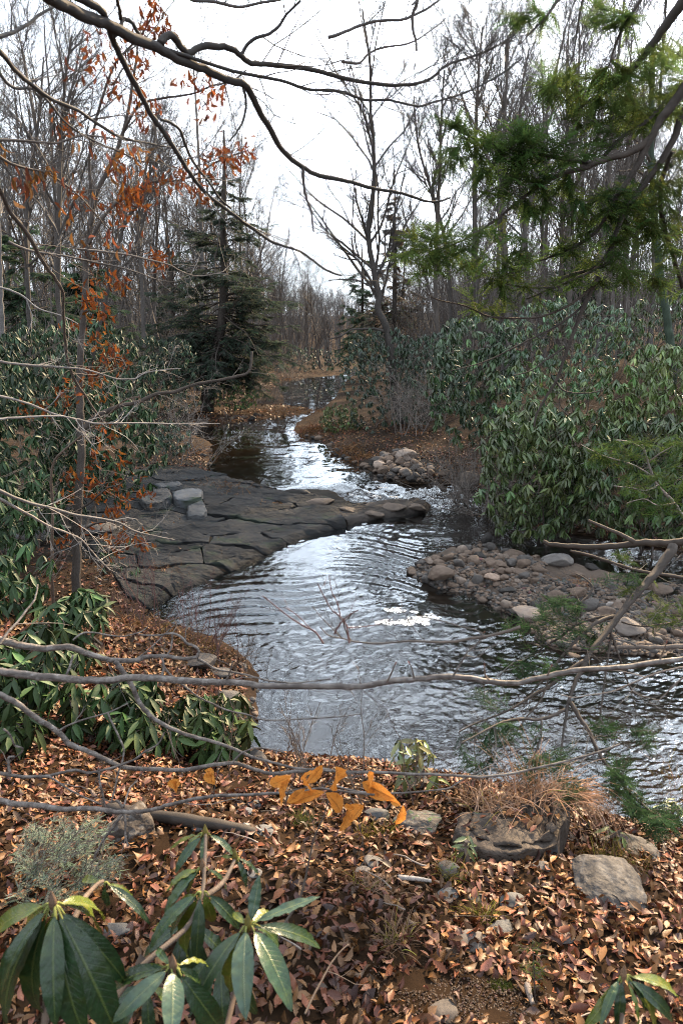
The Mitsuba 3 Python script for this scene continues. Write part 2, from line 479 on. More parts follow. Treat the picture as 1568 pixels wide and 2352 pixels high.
scene['needles'] = {'type': 'principledthin', 'base_color': VC, 'roughness': 0.5, 'diff_trans': 0.8, 'eta': 1.4}
scene['dry_leaf'] = {'type': 'principledthin', 'base_color': VC, 'roughness': 0.6, 'diff_trans': 0.55, 'eta': 1.4}

GREY_BARK, BROWN_BARK, DARK_BARK = (.20, .185, .17), (.13, .105, .085), (.065, .052, .043)


def grow(rng, P0, D0, L, r0, k=6, wig=.15, lift=0.0, taper=.35):
    """n shoots from P0 along D0, lengths L, base radii r0: wandering polylines (n, k, 3) and radii (n, k)"""
    n = len(P0)
    P = np.empty((n, k, 3))
    P[:, 0] = P0
    d = unit(np.asarray(D0, float))
    step = (np.asarray(L, float) / (k - 1))[:, None]
    lift = np.broadcast_to(np.asarray(lift, float), (n,))[:, None]
    for j in range(1, k):
        d = unit(d + rng.normal(0, wig, (n, 3)) + lift * np.array([0, 0, 1.0]) / (k - 1))
        P[:, j] = P[:, j - 1] + d * step
    R = np.asarray(r0, float)[:, None] * np.linspace(1, taper, k)[None, :]
    return P, R


def sprout(rng, P, R, per, t0=.25, t1=1.0, angle=(.5, 1.0), length=(.3, .6), shrink=.6, rmin=.002, up=0.0, flat=0.0):
    """starting points, directions, lengths and radii of side shoots of the polylines"""
    n, k, _ = P.shape
    i = np.repeat(np.arange(n), per)
    t = rng.uniform(t0, t1, len(i)) * (k - 1)
    j = np.minimum(t.astype(int), k - 2)
    w = (t - j)[:, None]
    p = P[i, j] * (1 - w) + P[i, j + 1] * w
    r = R[i, j] * (1 - w[:, 0]) + R[i, j + 1] * w[:, 0]
    tan = unit(P[i, j + 1] - P[i, j])
    perp = unit(np.cross(tan, rng.normal(size=(len(i), 3))))
    if flat:
        side = unit(np.cross(tan, np.array([0, 0, 1.0])))
        perp = unit(perp * (1 - flat) + side * rng.choice([-1, 1], len(i))[:, None] * flat)
    a = rng.uniform(*angle, len(i))[:, None]
    d = unit(np.cos(a) * tan + np.sin(a) * perp + up * np.array([0, 0, 1.0]))
    whole = np.linalg.norm(np.diff(P, axis=1), axis=2).sum(1)[i]
    Ls = whole * rng.uniform(*length, len(i)) * (1.15 - .6 * t / (k - 1))
    return p, d, Ls, np.maximum(np.minimum(r * shrink, r * .9), rmin)


def bark_colors(rng, P, sides, base, amount=.12):
    """a tone per shoot and a fainter one along it"""
    n, k = P.shape[:2]
    c = vary(rng, base, n, amount, .03)[:, None, None, :] * np.exp(rng.normal(0, .10, (n, k, 1, 1))) * np.exp(rng.normal(0, .10, (n, k, sides, 1)))
    return np.broadcast_to(c, (n, k, sides, 3)).reshape(-1, 3)


def add_tubes(heap, rng, P, R, sides, base, amount=.12):
    v, f = tubes(P, R, sides)
    heap.add(v, f, bark_colors(rng, P, sides, base, amount))


def path3(pts, n, r0, r1, power=1.0, rng=None, knot=.0):
    """a traced limb: pts rows (u, v, y) -> polyline (1, n, 3), radii (1, n)"""
    p = curve(np.array([list(at(u, v, y)) for u, v, y in pts]), n)
    r = r0 + (r1 - r0) * np.linspace(0, 1, n) ** power
    if rng is not None and knot:
        p = p + rng.normal(0, 1, p.shape) * (r[:, None] * .25)
        r = r * np.exp(rng.normal(0, knot, n))
    return p[None], r[None]


def reach(rng, skel, rad, targets, r_tip=.0015, k=7, batches=5, wig=.08, sag=0.0, maxlen=None, bias=None, keep=.7):
    """twigs from the nearest part of a skeleton to each target; earlier twigs become skeleton for later ones. Returns P (n,k,3), R (n,k)"""
    skel, rad = np.asarray(skel, float), np.asarray(rad, float)
    targets = np.asarray(targets, float)
    d0 = cKDTree(skel).query(targets)[0]
    order = np.argsort(d0)
    outP, outR = [], []
    for chunk in np.array_split(order, batches):
        if len(chunk) == 0:
            continue
        q = targets[chunk]
        look = q if bias is None else q + np.asarray(bias)[None] * np.linalg.norm(q - skel.mean(0), axis=1)[:, None]
        dist, idx = cKDTree(skel).query(look)
        a = skel[idx]
        if maxlen is not None:
            v = q - a
            l = np.linalg.norm(v, axis=1, keepdims=True)
            q = a + v * np.minimum(1, maxlen / np.maximum(l, 1e-6))
        l = np.linalg.norm(q - a, axis=1)
        s = np.linspace(0, 1, k)[None, :, None]
        P = a[:, None] * (1 - s) + q[:, None] * s
        bump = np.sin(np.pi * s)
        off = rng.normal(0, 1, (len(q), 1, 3)) * wig * l[:, None, None]
        P = P + off * bump + rng.normal(0, 1, P.shape) * wig * .35 * l[:, None, None] * (s * (1 - s) * 4)
        P[..., 2] += (bump * sag * l[:, None, None])[..., 0]
        rb = np.minimum(rad[idx] * .75, r_tip + .006 * l)
        R = rb[:, None] * (1 - s[..., 0]) + r_tip * s[..., 0]
        outP.append(P)
        outR.append(R)
        m = int(k * keep)
        skel = np.vstack([skel, P[:, 1:m].reshape(-1, 3)])
        rad = np.concatenate([rad, R[:, 1:m].ravel()])
    return np.vstack(outP), np.vstack(outR)


def along(P, R, n):
    """n points of each polyline, flattened"""
    k = P.shape[1]
    t = np.linspace(0, k - 1, n)
    j = np.minimum(t.astype(int), k - 2)
    w = t - j
    return (P[:, j] * (1 - w)[None, :, None] + P[:, j + 1] * w[None, :, None]).reshape(-1, 3), (R[:, j] * (1 - w) + R[:, j + 1] * w).ravel()


def leaf_blade(sections=4, length=1.0, width=.3, droop=.25, fold=.25, roll=0.0, point=1.3, base=.08, twist=0.0):
    """a leaf along +y from the origin, normal +z: midrib and two edges; v, f"""
    t = np.linspace(0, 1, sections + 1)
    w = width / 2 * np.sin(np.pi * np.clip(t, 0, 1) ** (1 / point) * .98 + .02) ** .8
    w[0], w[-1] = width * base * .3, .0015 * length
    ang = -droop * t * 1.6
    y = np.concatenate([[0], np.cumsum(np.cos((ang[1:] + ang[:-1]) / 2))]) * length / sections
    z = np.concatenate([[0], np.cumsum(np.sin((ang[1:] + ang[:-1]) / 2))]) * length / sections
    v = []
    for i in range(sections + 1):
        tw = twist * t[i]
        for sgn in (-1, 0, 1):
            x_, z_ = sgn * w[i] * math.cos(fold), abs(sgn) * w[i] * math.sin(fold)
            v.append((x_ * math.cos(tw) - z_ * math.sin(tw), y[i], z[i] + x_ * math.sin(tw) + z_ * math.cos(tw)))
    f = []
    for i in range(sections):
        a = i * 3
        for s in (0, 1):
            f += [(a + s, a + s + 1, a + s + 4), (a + s, a + s + 4, a + s + 3)]
    return np.array(v), np.array(f)


def comb(n=9, length=1.0, needle=.16, width=.028, lean=.5, taper=.35):
    """a flat hemlock shoot along +y: needles as slim triangles on both sides of it"""
    v, f = [], []
    for i in range(n):
        t = (i + .5) / n
        l = needle * (1 - taper * t)
        for s in (-1, 1):
            b = len(v)
            y = t * length + (.5 / n * length if s > 0 else 0)
            v += [(0, y - width / 2, 0), (0, y + width / 2, 0), (s * l * math.cos(lean), y + l * math.sin(lean), -.08 * l)]
            f.append((b, b + 1, b + 2) if s > 0 else (b + 1, b, b + 2))
    return np.array(v, float), np.array(f)


def dir_tone(n, rng, a, b):
    t = rng.uniform(0, 1, (n, 1))
    return np.asarray(a) * (1 - t) + np.asarray(b) * t
# ------------------------------------------------------------------ tracing helpers
def tr(o, pts):
    """points of an enlargement with corner (o0, o1) and scale o2, on the photograph's grid"""
    return [(o[0] + o[2] * a, o[1] + o[2] * b) for a, b in pts]


C1, C2, C3, C4, C6 = (0, 0, .5), (784, 0, .5), (0, 596, .5), (784, 596, .5), (784, 1160, .5)
Z1, Z2, Z3, Z4 = (878, 0, .44), (1066, 1160, .32), (0, 564.5, .32), (0, 1411, .4)
C7, C8 = (0, 1725, .5), (784, 1725, .5)


def limb(pts, y0, y1, w0, w1, n=None, rng=None, power=.8, knot=.04):
    """a traced limb: grid points, distances ahead at both ends, widths in grid units"""
    p = np.array(pts, float)
    n = n or max(8, 4 * len(p))
    s = np.concatenate([[0], np.cumsum(np.linalg.norm(np.diff(p, axis=0), axis=1))])
    s /= s[-1]
    y = y0 + (y1 - y0) * s
    q = curve(at(p[:, 0], p[:, 1], y), n)
    t = np.linspace(0, 1, n) ** power
    dist = np.linalg.norm(q - CAM, axis=1)
    r = (w0 + (w1 - w0) * t) / 2 / 1568 * dist
    if rng is not None:
        q = q + rng.normal(0, 1, q.shape) * (r[:, None] * .10)
        r = r * np.exp(ndimage.gaussian_filter1d(rng.normal(0, knot * 1.6, n), 1.2))
    return q[None], r[None]


def depth_at(limb_, u, v):
    """how far ahead a limb is where it passes (u, v)"""
    q = limb_[0][0] - CAM
    t = q @ FWD
    d = np.hypot(784 + 1568 * q[:, 0] / t - u, 1176 - 1568 * (q @ UPV) / t - v)
    return float(limb_[0][0][d.argmin(), 1])


def skeleton(limbs, step=.04):
    ps, rs = [], []
    for P, R in limbs:
        n = max(4, int(np.linalg.norm(np.diff(P[0], axis=0), axis=1).sum() / step))
        a, b = along(P, R, n)
        ps.append(a)
        rs.append(b)
    return np.vstack(ps), np.concatenate(rs)


def inside(rng, poly, n):
    """random grid points in a polygon"""
    pg = shapely.Polygon(poly).buffer(0)
    x0, y0, x1, y1 = pg.bounds
    out = np.zeros((0, 2))
    while len(out) < n:
        q = np.stack([rng.uniform(x0, x1, 4 * n), rng.uniform(y0, y1, 4 * n)], -1)
        out = np.vstack([out, q[shapely.contains_xy(pg, q[:, 0], q[:, 1])]])
    return out[:n]


def box(x0, y0, x1, y1):
    return [(x0, y0), (x1, y0), (x1, y1), (x0, y1)]


def twigs_on(rng, heap, limbs, per_m, length, r, levels=2, base=GREY_BARK, sides=3, angle=(.5, 1.1), up=.0, k=5, wig=.14, flat=0.0, t0=.15):
    """fine side shoots all along the limbs; returns the last generation"""
    last = None
    for P, R in limbs:
        L = np.linalg.norm(np.diff(P[0], axis=0), axis=1).sum()
        n = max(1, int(L * per_m))
        p, d, _, rr = sprout(rng, P, R, n, t0, 1.0, angle, (.1, .2), .5, r, up=up, flat=flat)
        ln = length * rng.uniform(.4, 1.3, n)
        Q, S = grow(rng, p, d, ln, np.minimum(rr, r * 1.8), k, wig, .1, .45)
        add_tubes(heap, rng, Q, S, sides, base)
        last = (Q, S)
        for lv in range(levels - 1):
            p, d, l2, rr = sprout(rng, Q, S, 3, .2, 1.0, (.5, 1.0), (.3, .6), .6, r * .6)
            Q, S = grow(rng, p, d, l2, rr, 4, wig, .1, .6)
            add_tubes(heap, rng, Q, S, 3, base)
    return last


def limb_parts(key, named, rng, base, sides=8, bsdf='bark', amount=.1):
    for name, (P, R) in named:
        h = Heap()
        add_tubes(h, rng, P, R, sides, base, amount)
        part(key, name, h.mesh(), bsdf, True, h.color())


# ------------------------------------------------------------------ the woods behind
def bare_tree(seed, height, r, limbs=16, per=(5, 6), sides=(7, 4, 3, 3), lean=.05, spread=1.0, first=.3, base=(.14, .115, .10), kinks=.05, twig=.0035, k=(14, 7, 5, 4), fine=0, clear=.0):
    """(trunk mesh + colours, crown mesh + colours) of a leafless tree standing at the origin"""
    rng = np.random.default_rng(seed)
    trunk, crown = Heap(), Heap()
    D = unit(np.array([[rng.normal(0, lean), rng.normal(0, lean), 1.0]]))
    P, R = grow(rng, np.zeros((1, 3)) - [[0, 0, .4]], D, [height], [r], k[0], kinks, .3, .12)
    R[0] = r * (1 - np.linspace(0, 1, k[0])) ** .8 * .92 + r * .08
    R[0, 0] *= 1.35
    add_tubes(trunk, rng, P, R, sides[0], base, .1)
    p, d, L, rr = sprout(rng, P, R, limbs, first, .97, (.5, .95), (.26, .48), .5, .006, up=.25)
    L = L * spread
    P1, R1 = grow(rng, p, d, L, rr, k[1], .13, .35, .25)
    add_tubes(crown, rng, P1, R1, sides[1], base)
    p, d, L, rr = sprout(rng, P1, R1, per[0], .2, 1.0, (.4, .9), (.3, .6), .6, twig * 1.3, up=.12)
    P2, R2 = grow(rng, p, d, L, rr, k[2], .14, .25, .4)
    add_tubes(crown, rng, P2, R2, sides[2], np.array(base) * 1.05)
    p, d, L, rr = sprout(rng, P2, R2, per[1], .15, 1.0, (.4, .9), (.35, .7), .6, twig, up=.08)
    P3, R3 = grow(rng, p, d, L, rr, k[3], .14, .15, .6)
    add_tubes(crown, rng, P3, R3, sides[3], np.array(base) * 1.1)
    if fine:
        p, d, L, rr = sprout(rng, P3, R3, fine, .2, 1.0, (.4, .9), (.4, .8), .7, twig * .75, up=.05)
        P4, R4 = grow(rng, p, d, L, rr, 3, .14, .1, .7)
        add_tubes(crown, rng, P4[:, ::2], R4[:, ::2], 3, np.array(base) * 1.15)
    return trunk, crown


def stand(x, y, rot, s, z=None):
    z = float(ground(x, y)) if z is None else z
    return T().translate([float(x), float(y), z]).rotate([0, 0, 1], float(rot)).scale(float(s))


protos = []
for i in range(9):
    tone = [(.12, .108, .10), (.095, .08, .072), (.15, .137, .13), (.085, .074, .068)][i % 4]
    protos.append(bare_tree(100 + i, 13.5 + (i * 37 % 5), .105 + .02 * (i % 3), limbs=15 + i % 4, per=(6, 6), sides=(5, 3, 3, 3), k=(9, 5, 4, 3), base=tone, twig=.009, first=.22 + .05 * (i % 3), spread=.85, fine=2))
ready = []
for t, c in protos:
    ready.append((tinted(t.mesh(), 'bark', True, t.color()), tinted(c.mesh(), 'bark', False, c.color())))

rng = np.random.default_rng(7)
spots = []
def plant(u, y, n_try=1):
    p = at(u, 775, y)
    return p[0], y


far_rows = [(34, 44, 24, -1), (44, 60, 34, -1), (60, 90, 46, -1), (26, 36, 14, 1), (36, 50, 26, 1), (50, 75, 34, 1), (75, 120, 34, 0)]
for y0, y1, n, side in far_rows:
    got = 0
    while got < n:
        y = rng.uniform(y0, y1)
        half = .62 * y
        rx = river_x(y)
        if side < 0:
            x = rng.uniform(-half - 2, rx - 4.5)
        elif side > 0:
            x = rng.uniform(rx + 5.5, half + 2)
        else:
            x = rng.uniform(-half, half)
        if sample(SD_RIVER, x, y) < 2.0 or any((x - a) ** 2 + (y - b) ** 2 < 1.7 for a, b in spots):
            continue
        spots.append((x, y))
        got += 1
TONE_WORD = ['grey', 'brown', 'pale', 'dark']
PLACES = [(150, 'at the left edge'), (330, 'behind the oak sapling'), (460, 'left of the tall hemlock'), (620, 'behind the tall hemlock'), (850, 'under the open sky'), (1010, 'behind the leaning trunk'), (1200, 'behind the sunlit rhododendron'), (1400, 'behind the hemlock boughs'), (9999, 'at the right edge')]
for x, y in spots:
    i = rng.integers(len(ready))
    side = 2 if y > 75 else 0 if x < river_x(y) else 1
    u = 784 + x / y * 1568 * .97
    where = next(w for lim, w in PLACES if u < lim)
    depth = 'nearer' if y < 42 else 'middle' if y < 60 else 'far' if y < 90 else 'farthest'
    lab = f'{TONE_WORD[i % 4]} leafless tree in the {depth} woods {where}'
    key = thing('bare_tree', lab, 'tree', f'{depth} bare trees {where}')
    m = stand(x, y, rng.uniform(0, 360), rng.uniform(.72, 1.12) * (.8 if side == 2 else 1.0))
    scene[key + '__trunk'] = {**ready[i][0], 'to_world': m}
    scene[key + '__crown'] = {**ready[i][1], 'to_world': m}

# brush and saplings under them: a thicket nobody could count
rng = np.random.default_rng(17)
h = Heap()
n = 2300
y = rng.uniform(22, 80, n)
x = np.where(rng.random(n) < .5, river_x(y) - 4 - rng.exponential(9, n), river_x(y) + 5 + rng.exponential(9, n))
ok = (sample(SD_RIVER, x, y) > 2.5) & (np.abs(x) < .62 * y + 3)
x, y = x[ok], y[ok]
p0 = np.stack([x, y, ground(x, y) - .1], -1)
P, R = grow(rng, p0, np.stack([rng.normal(0, .2, len(x)), rng.normal(0, .2, len(x)), np.ones(len(x))], -1), rng.uniform(1.5, 5.5, len(x)) * np.where(x > river_x(y), 1.45, 1), rng.uniform(.01, .028, len(x)), 5, .09, .2, .4)
add_tubes(h, rng, P, R, 3, (.125, .105, .098), .3)  # stems lightened to stand for haze among the far trees
p, d, L, rr = sprout(rng, P, R, 9, .15, 1.0, (.4, .9), (.2, .5), .6, .006, up=.3)
P, R = grow(rng, p, d, L, rr, 3, .15, .3, .6)
add_tubes(h, rng, P, R, 3, (.14, .117, .11), .3)
shape('brush', h.mesh(), 'bark', False, h.color())
labels['brush'] = {'label': 'tangle of leafless saplings and brush under the far trees', 'kind': 'stuff'}

# the wood beyond, which reads as one mass
rng = np.random.default_rng(18)
h = Heap()
n = 1700
y = 78 + 260 * rng.random(n) ** 1.3
x = rng.uniform(-.62, .62, n) * y
ok = sample(SD_RIVER, np.clip(x, -44, 44), np.minimum(y, 134)) > 2
x, y = x[ok], y[ok]
n = len(x)
H = rng.uniform(7, 12.5, n) * (1 - .25 * (np.abs(x - river_x(y)) < 12))
P, R = grow(rng, np.stack([x, y, ground(x, y) - .3], -1), np.stack([rng.normal(0, .05, n), rng.normal(0, .05, n), np.ones(n)], -1), H, rng.uniform(.07, .16, n), 5, .05, .2, .2)
add_tubes(h, rng, P, R, 3, (.16, .145, .145), .25)  # bark tones lightened and greyed in place of distance haze
p, d, L, rr = sprout(rng, P, R, 14, .25, 1.0, (.4, .9), (.2, .4), .6, .022, up=.3)
P, R = grow(rng, p, d, L, rr, 3, .12, .3, .5)
add_tubes(h, rng, P, R, 3, (.165, .147, .147), .25)
p, d, L, rr = sprout(rng, P, R, 4, .2, 1.0, (.4, .9), (.3, .6), .7, .018, up=.2)
P, R = grow(rng, p, d, L, rr, 2, .1, .2, .7)
add_tubes(h, rng, P, R, 3, (.17, .15, .15), .25)
shape('far_wood', h.mesh(), 'bark', False, h.color())
labels['far_wood'] = {'label': 'leafless wood beyond the end of the creek, its bark greyed for distance haze', 'kind': 'stuff'}
# rusty young beeches beside the far pool
rng = np.random.default_rng(19)
for i, (u, v, yy, hh, lab) in enumerate([(800, 850, 68, 6.5, 'rust leaved young beech at the far end of the pool, on its right'), (725, 846, 74, 5.0, 'low rust leaved beech behind the far end of the pool'), (770, 845, 82, 6.0, 'faint orange beech furthest up the creek'), (850, 838, 60, 4.5, 'small rust leaved beech behind the dark rhododendron mound')]):
    c = at(u, v, yy)
    c[2] = ground(c[0], c[1])
    k = thing('young_beech', lab, 'tree')
    t = Heap()
    P, R = grow(rng, c[None], np.array([[.05, 0, 1.0]]), [hh], [.06], 8, .06, .2, .2)
    add_tubes(t, rng, P, R, 5, (.12, .10, .09))
    p, d, L, rr = sprout(rng, P, R, 26, .15, 1, (.7, 1.2), (.25, .5), .5, .012)
    Q, S = grow(rng, p, d, L, rr, 5, .1, .1, .4)
    add_tubes(t, rng, Q, S, 3, (.12, .10, .09))
    part(k, 'trunk', t.mesh(), 'bark', False, t.color())
    pp_, _ = along(Q, S, 10)
    q = pp_[rng.integers(0, len(pp_), 420)] + rng.normal(0, .25, (420, 3))
    b = leaf_blade(1, 1, .6, .3, .3)
    f = Heap()
    f.add(*strew(b, q, frames(rng.normal(size=(420, 3))), rng.uniform(.14, .24, 420), pick(rng, [(.36, .14, .06), (.28, .12, .06), (.40, .19, .09)], 420, None, .2, .06)))
    part(k, 'leaves', f.mesh(), 'thin_leaf', False, f.color(), kind='stuff')
# ------------------------------------------------------------------ rhododendrons
BLADE3 = [leaf_blade(3, 1, .27, d, f, point=1.15) for d, f in ((.15, .35), (.3, .5), (.45, .6), (.05, .3))]
BLADE2 = [leaf_blade(2, 1, .29, d, f, point=1.15) for d, f in ((.2, .4), (.4, .55))]


def whorls(rng, pos, axis, L, n_leaf, blades, tone, droop=(.5, 1.15), spread=.25):
    """whorls of leaves at pos round their axes: one (v, f, c) per whorl"""
    n = len(pos)
    out = [[] for _ in range(n)]
    F = frames(axis)
    tones = vary(rng, tone, n, .30, .10)
    for j in range(n_leaf):
        az = j * 2.4 + rng.normal(0, .25, n) + np.arange(n)
        el = -rng.uniform(*droop, n) + spread * rng.normal(0, 1, n)
        local = np.stack([np.cos(az) * np.cos(el), np.sin(el), np.sin(az) * np.cos(el)], -1)
        d = np.einsum('nij,nj->ni', F, local)
        d = unit(d)
        Fl = frames(d, up=axis, roll=rng.normal(0, .35, n))
        b = blades[j % len(blades)]
        s = L * rng.uniform(.75, 1.15, n)
        c = np.clip(tones * np.exp(rng.normal(0, .18, (n, 1))), .004, .9)
        off = pos + axis * rng.uniform(-.02, .02, (n, 1))
        v, f, cc = strew(b, off, Fl, s, c)
        m = len(b[0])
        for i in range(n):
            out[i].append((v[i * m:(i + 1) * m], b[1], cc[i * m:(i + 1) * m]))
    res = []
    for o in out:
        hp = Heap()
        for v, f, c in o:
            hp.add(v, f, c)
        res.append(hp)
    return res


def rhododendron(seed, box, Y, ry, n, label, L=.15, n_leaf=10, tone=(.078, .12, .036), parts=0, near=False, group=None, blades=None, droop=(.75, 1.3), inner=.35, gap=.0, stem_tone=(.16, .13, .11), base_y=None, name='rhododendron', minh=.12, look='glossy_leaf'):
    rng = np.random.default_rng(seed)
    u0, v0, u1, v1 = box
    if Y is None:
        Y = on_ground((u0 + u1) / 2, v1)[0][1] + ry * .5
    c = at((u0 + u1) / 2, (v0 + v1) / 2, Y)
    rx, rz = (u1 - u0) / 2 / 1568 * Y * 1.0, (v1 - v0) / 2 / 1568 * Y * 1.03
    m = int(n * 2.2)
    d = unit(rng.normal(size=(m, 3)))
    d[:, 1] -= .25
    d[:, 2] += .1
    d = unit(d)
    d = d / (np.abs(d) ** 3).sum(1, keepdims=True) ** (1 / 3)
    lump = .62 + .55 * vfbm(d * 1.9 + seed, 3, seed)
    rad = lump * np.where(rng.random(m) < inner, rng.uniform(.45, .9, m), rng.uniform(.9, 1.05, m))
    pos = c + d * rad[:, None] * [rx, ry, rz]
    g = ground(pos[:, 0], pos[:, 1])
    ok = pos[:, 2] > g + minh
    if gap:
        ok &= vfbm(pos * 1.7, 2, seed + 3) > gap
    pos, d = pos[ok][:n], d[ok][:n]
    axis_ = unit(d * [.3, .3, .2] + [0, 0, .9] + rng.normal(0, .16, d.shape))
    key = thing(name, label, 'shrub', group)
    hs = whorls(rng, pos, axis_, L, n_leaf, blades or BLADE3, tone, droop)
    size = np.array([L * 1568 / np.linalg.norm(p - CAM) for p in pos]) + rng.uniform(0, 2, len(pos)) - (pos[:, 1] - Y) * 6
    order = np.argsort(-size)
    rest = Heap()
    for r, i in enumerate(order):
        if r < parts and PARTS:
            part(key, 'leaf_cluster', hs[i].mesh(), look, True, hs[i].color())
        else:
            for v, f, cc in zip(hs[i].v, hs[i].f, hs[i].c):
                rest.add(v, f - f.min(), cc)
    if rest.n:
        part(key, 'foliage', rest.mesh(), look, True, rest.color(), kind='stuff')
    # stems: a few leaning from the base, then twigs to every whorl
    b = max(3, int(rx * 2.5))
    bx = c[0] + rng.uniform(-.45, .45, b) * rx
    by = (c[1] if base_y is None else base_y) + rng.uniform(-.35, .35, b) * ry
    p0 = np.stack([bx, by, ground(bx, by) - .1], -1)
    tip = np.stack([c[0] + rng.uniform(-.6, .6, b) * rx, c[1] + rng.uniform(-.5, .4, b) * ry, np.full(b, c[2]) + rng.uniform(-.2, .5, b) * rz], -1)
    s_ = np.linspace(0, 1, 8)[None, :, None]
    P = p0[:, None] * (1 - s_) + tip[:, None] * s_ + rng.normal(0, .04 * rx + .02, (b, 8, 3)) * (s_ * 2).clip(0, 1)
    R = np.full((b, 1), .022) * np.linspace(1, .4, 8)[None]
    st = Heap()
    add_tubes(st, rng, P, R, 5, stem_tone)
    Pk, Rk = along(P, R, 20)
    P2, R2 = reach(rng, Pk, Rk, pos, .003, 6, 5, .08, -.05)
    add_tubes(st, rng, P2, R2, 3, stem_tone)
    part(key, 'stems', st.mesh(), 'bark', False, st.color())
    return key


RG, LG = None, None
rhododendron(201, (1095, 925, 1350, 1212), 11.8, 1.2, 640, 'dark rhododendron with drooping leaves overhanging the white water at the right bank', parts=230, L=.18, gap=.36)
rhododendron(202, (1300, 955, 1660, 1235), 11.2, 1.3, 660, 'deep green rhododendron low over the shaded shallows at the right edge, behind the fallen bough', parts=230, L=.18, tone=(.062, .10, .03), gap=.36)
rhododendron(203, (1385, 790, 1760, 1070), 12.6, 1.5, 620, 'bright topped rhododendron standing highest at the right edge, with leaves shining in the sun', parts=230, L=.18, tone=(.135, .19, .058), gap=.36)  # whole bush given a lighter leaf colour to read as sunlit
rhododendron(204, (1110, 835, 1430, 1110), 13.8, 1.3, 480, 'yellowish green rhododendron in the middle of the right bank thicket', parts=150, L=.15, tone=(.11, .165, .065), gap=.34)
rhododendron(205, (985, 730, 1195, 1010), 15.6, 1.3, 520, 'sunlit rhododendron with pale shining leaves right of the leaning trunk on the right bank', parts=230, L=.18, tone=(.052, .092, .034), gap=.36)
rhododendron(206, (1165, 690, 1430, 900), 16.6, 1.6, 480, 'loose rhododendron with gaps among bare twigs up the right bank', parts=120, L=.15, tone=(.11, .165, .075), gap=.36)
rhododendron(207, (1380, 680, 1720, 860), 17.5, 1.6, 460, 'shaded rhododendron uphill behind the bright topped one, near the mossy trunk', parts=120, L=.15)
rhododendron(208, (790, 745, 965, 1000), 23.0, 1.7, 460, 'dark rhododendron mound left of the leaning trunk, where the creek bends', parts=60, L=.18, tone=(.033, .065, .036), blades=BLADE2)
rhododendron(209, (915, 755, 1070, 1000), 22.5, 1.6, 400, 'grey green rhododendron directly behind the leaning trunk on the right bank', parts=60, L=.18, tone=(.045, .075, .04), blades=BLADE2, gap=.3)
rhododendron(211, (-70, 800, 185, 1250), 9.6, 1.6, 520, 'tall shaded rhododendron at the left edge of the woods', parts=230, L=.15, tone=(.036, .075, .033), look='shaded_leaf')
rhododendron(212, (105, 880, 360, 1140), 11.2, 1.5, 520, 'rhododendron behind the oak sapling on the left bank, above the bedrock', parts=230, L=.15, tone=(.036, .08, .034), look='shaded_leaf')
rhododendron(213, (-40, 740, 330, 960), 15.5, 2.0, 560, 'broad rhododendron thicket further back on the left bank', parts=120, L=.18, tone=(.04, .08, .038), blades=BLADE2, look='shaded_leaf')
rhododendron(214, (270, 770, 460, 960), 23.0, 2.2, 480, 'very dark rhododendron mass left of the leaning hemlock', parts=60, L=.18, tone=(.028, .06, .034), blades=BLADE2, look='shaded_leaf')
rhododendron(215, (-80, 1080, 110, 1240), 7.6, .9, 160, 'low rhododendron at the left edge beside the bedrock', parts=120, L=.15, tone=(.045, .09, .035), look='shaded_leaf')
rhododendron(216, (490, 870, 600, 935), 29.0, 1.2, 200, 'small bright green shrub at the foot of the hemlock', parts=0, L=.15, tone=(.10, .17, .045), blades=BLADE2, name='shrub')
rhododendron(217, (340, 965, 440, 1040), 17.0, .7, 130, 'small pale green shrub on the left shore beside the dark inlet', parts=0, L=.12, tone=(.07, .11, .06), blades=BLADE2, gap=.3, name='shrub')
rhododendron(218, (735, 925, 830, 1005), 23.5, .9, 200, 'yellow green shrub on the tip of the right bank at the bend', parts=0, L=.13, tone=(.10, .13, .04), blades=BLADE2, name='shrub')
rhododendron(219, (640, 800, 800, 868), 66, 3, 160, 'dim rhododendron by the far end of the pool', parts=0, L=.3, tone=(.05, .08, .05), blades=BLADE2)

# ------------------------------------------------------------------ hemlock across the water, and conifers far back
COMB = [comb(6, 1.0, .22, .13, .5), comb(6, 1.0, .26, .14, .6, .5)]


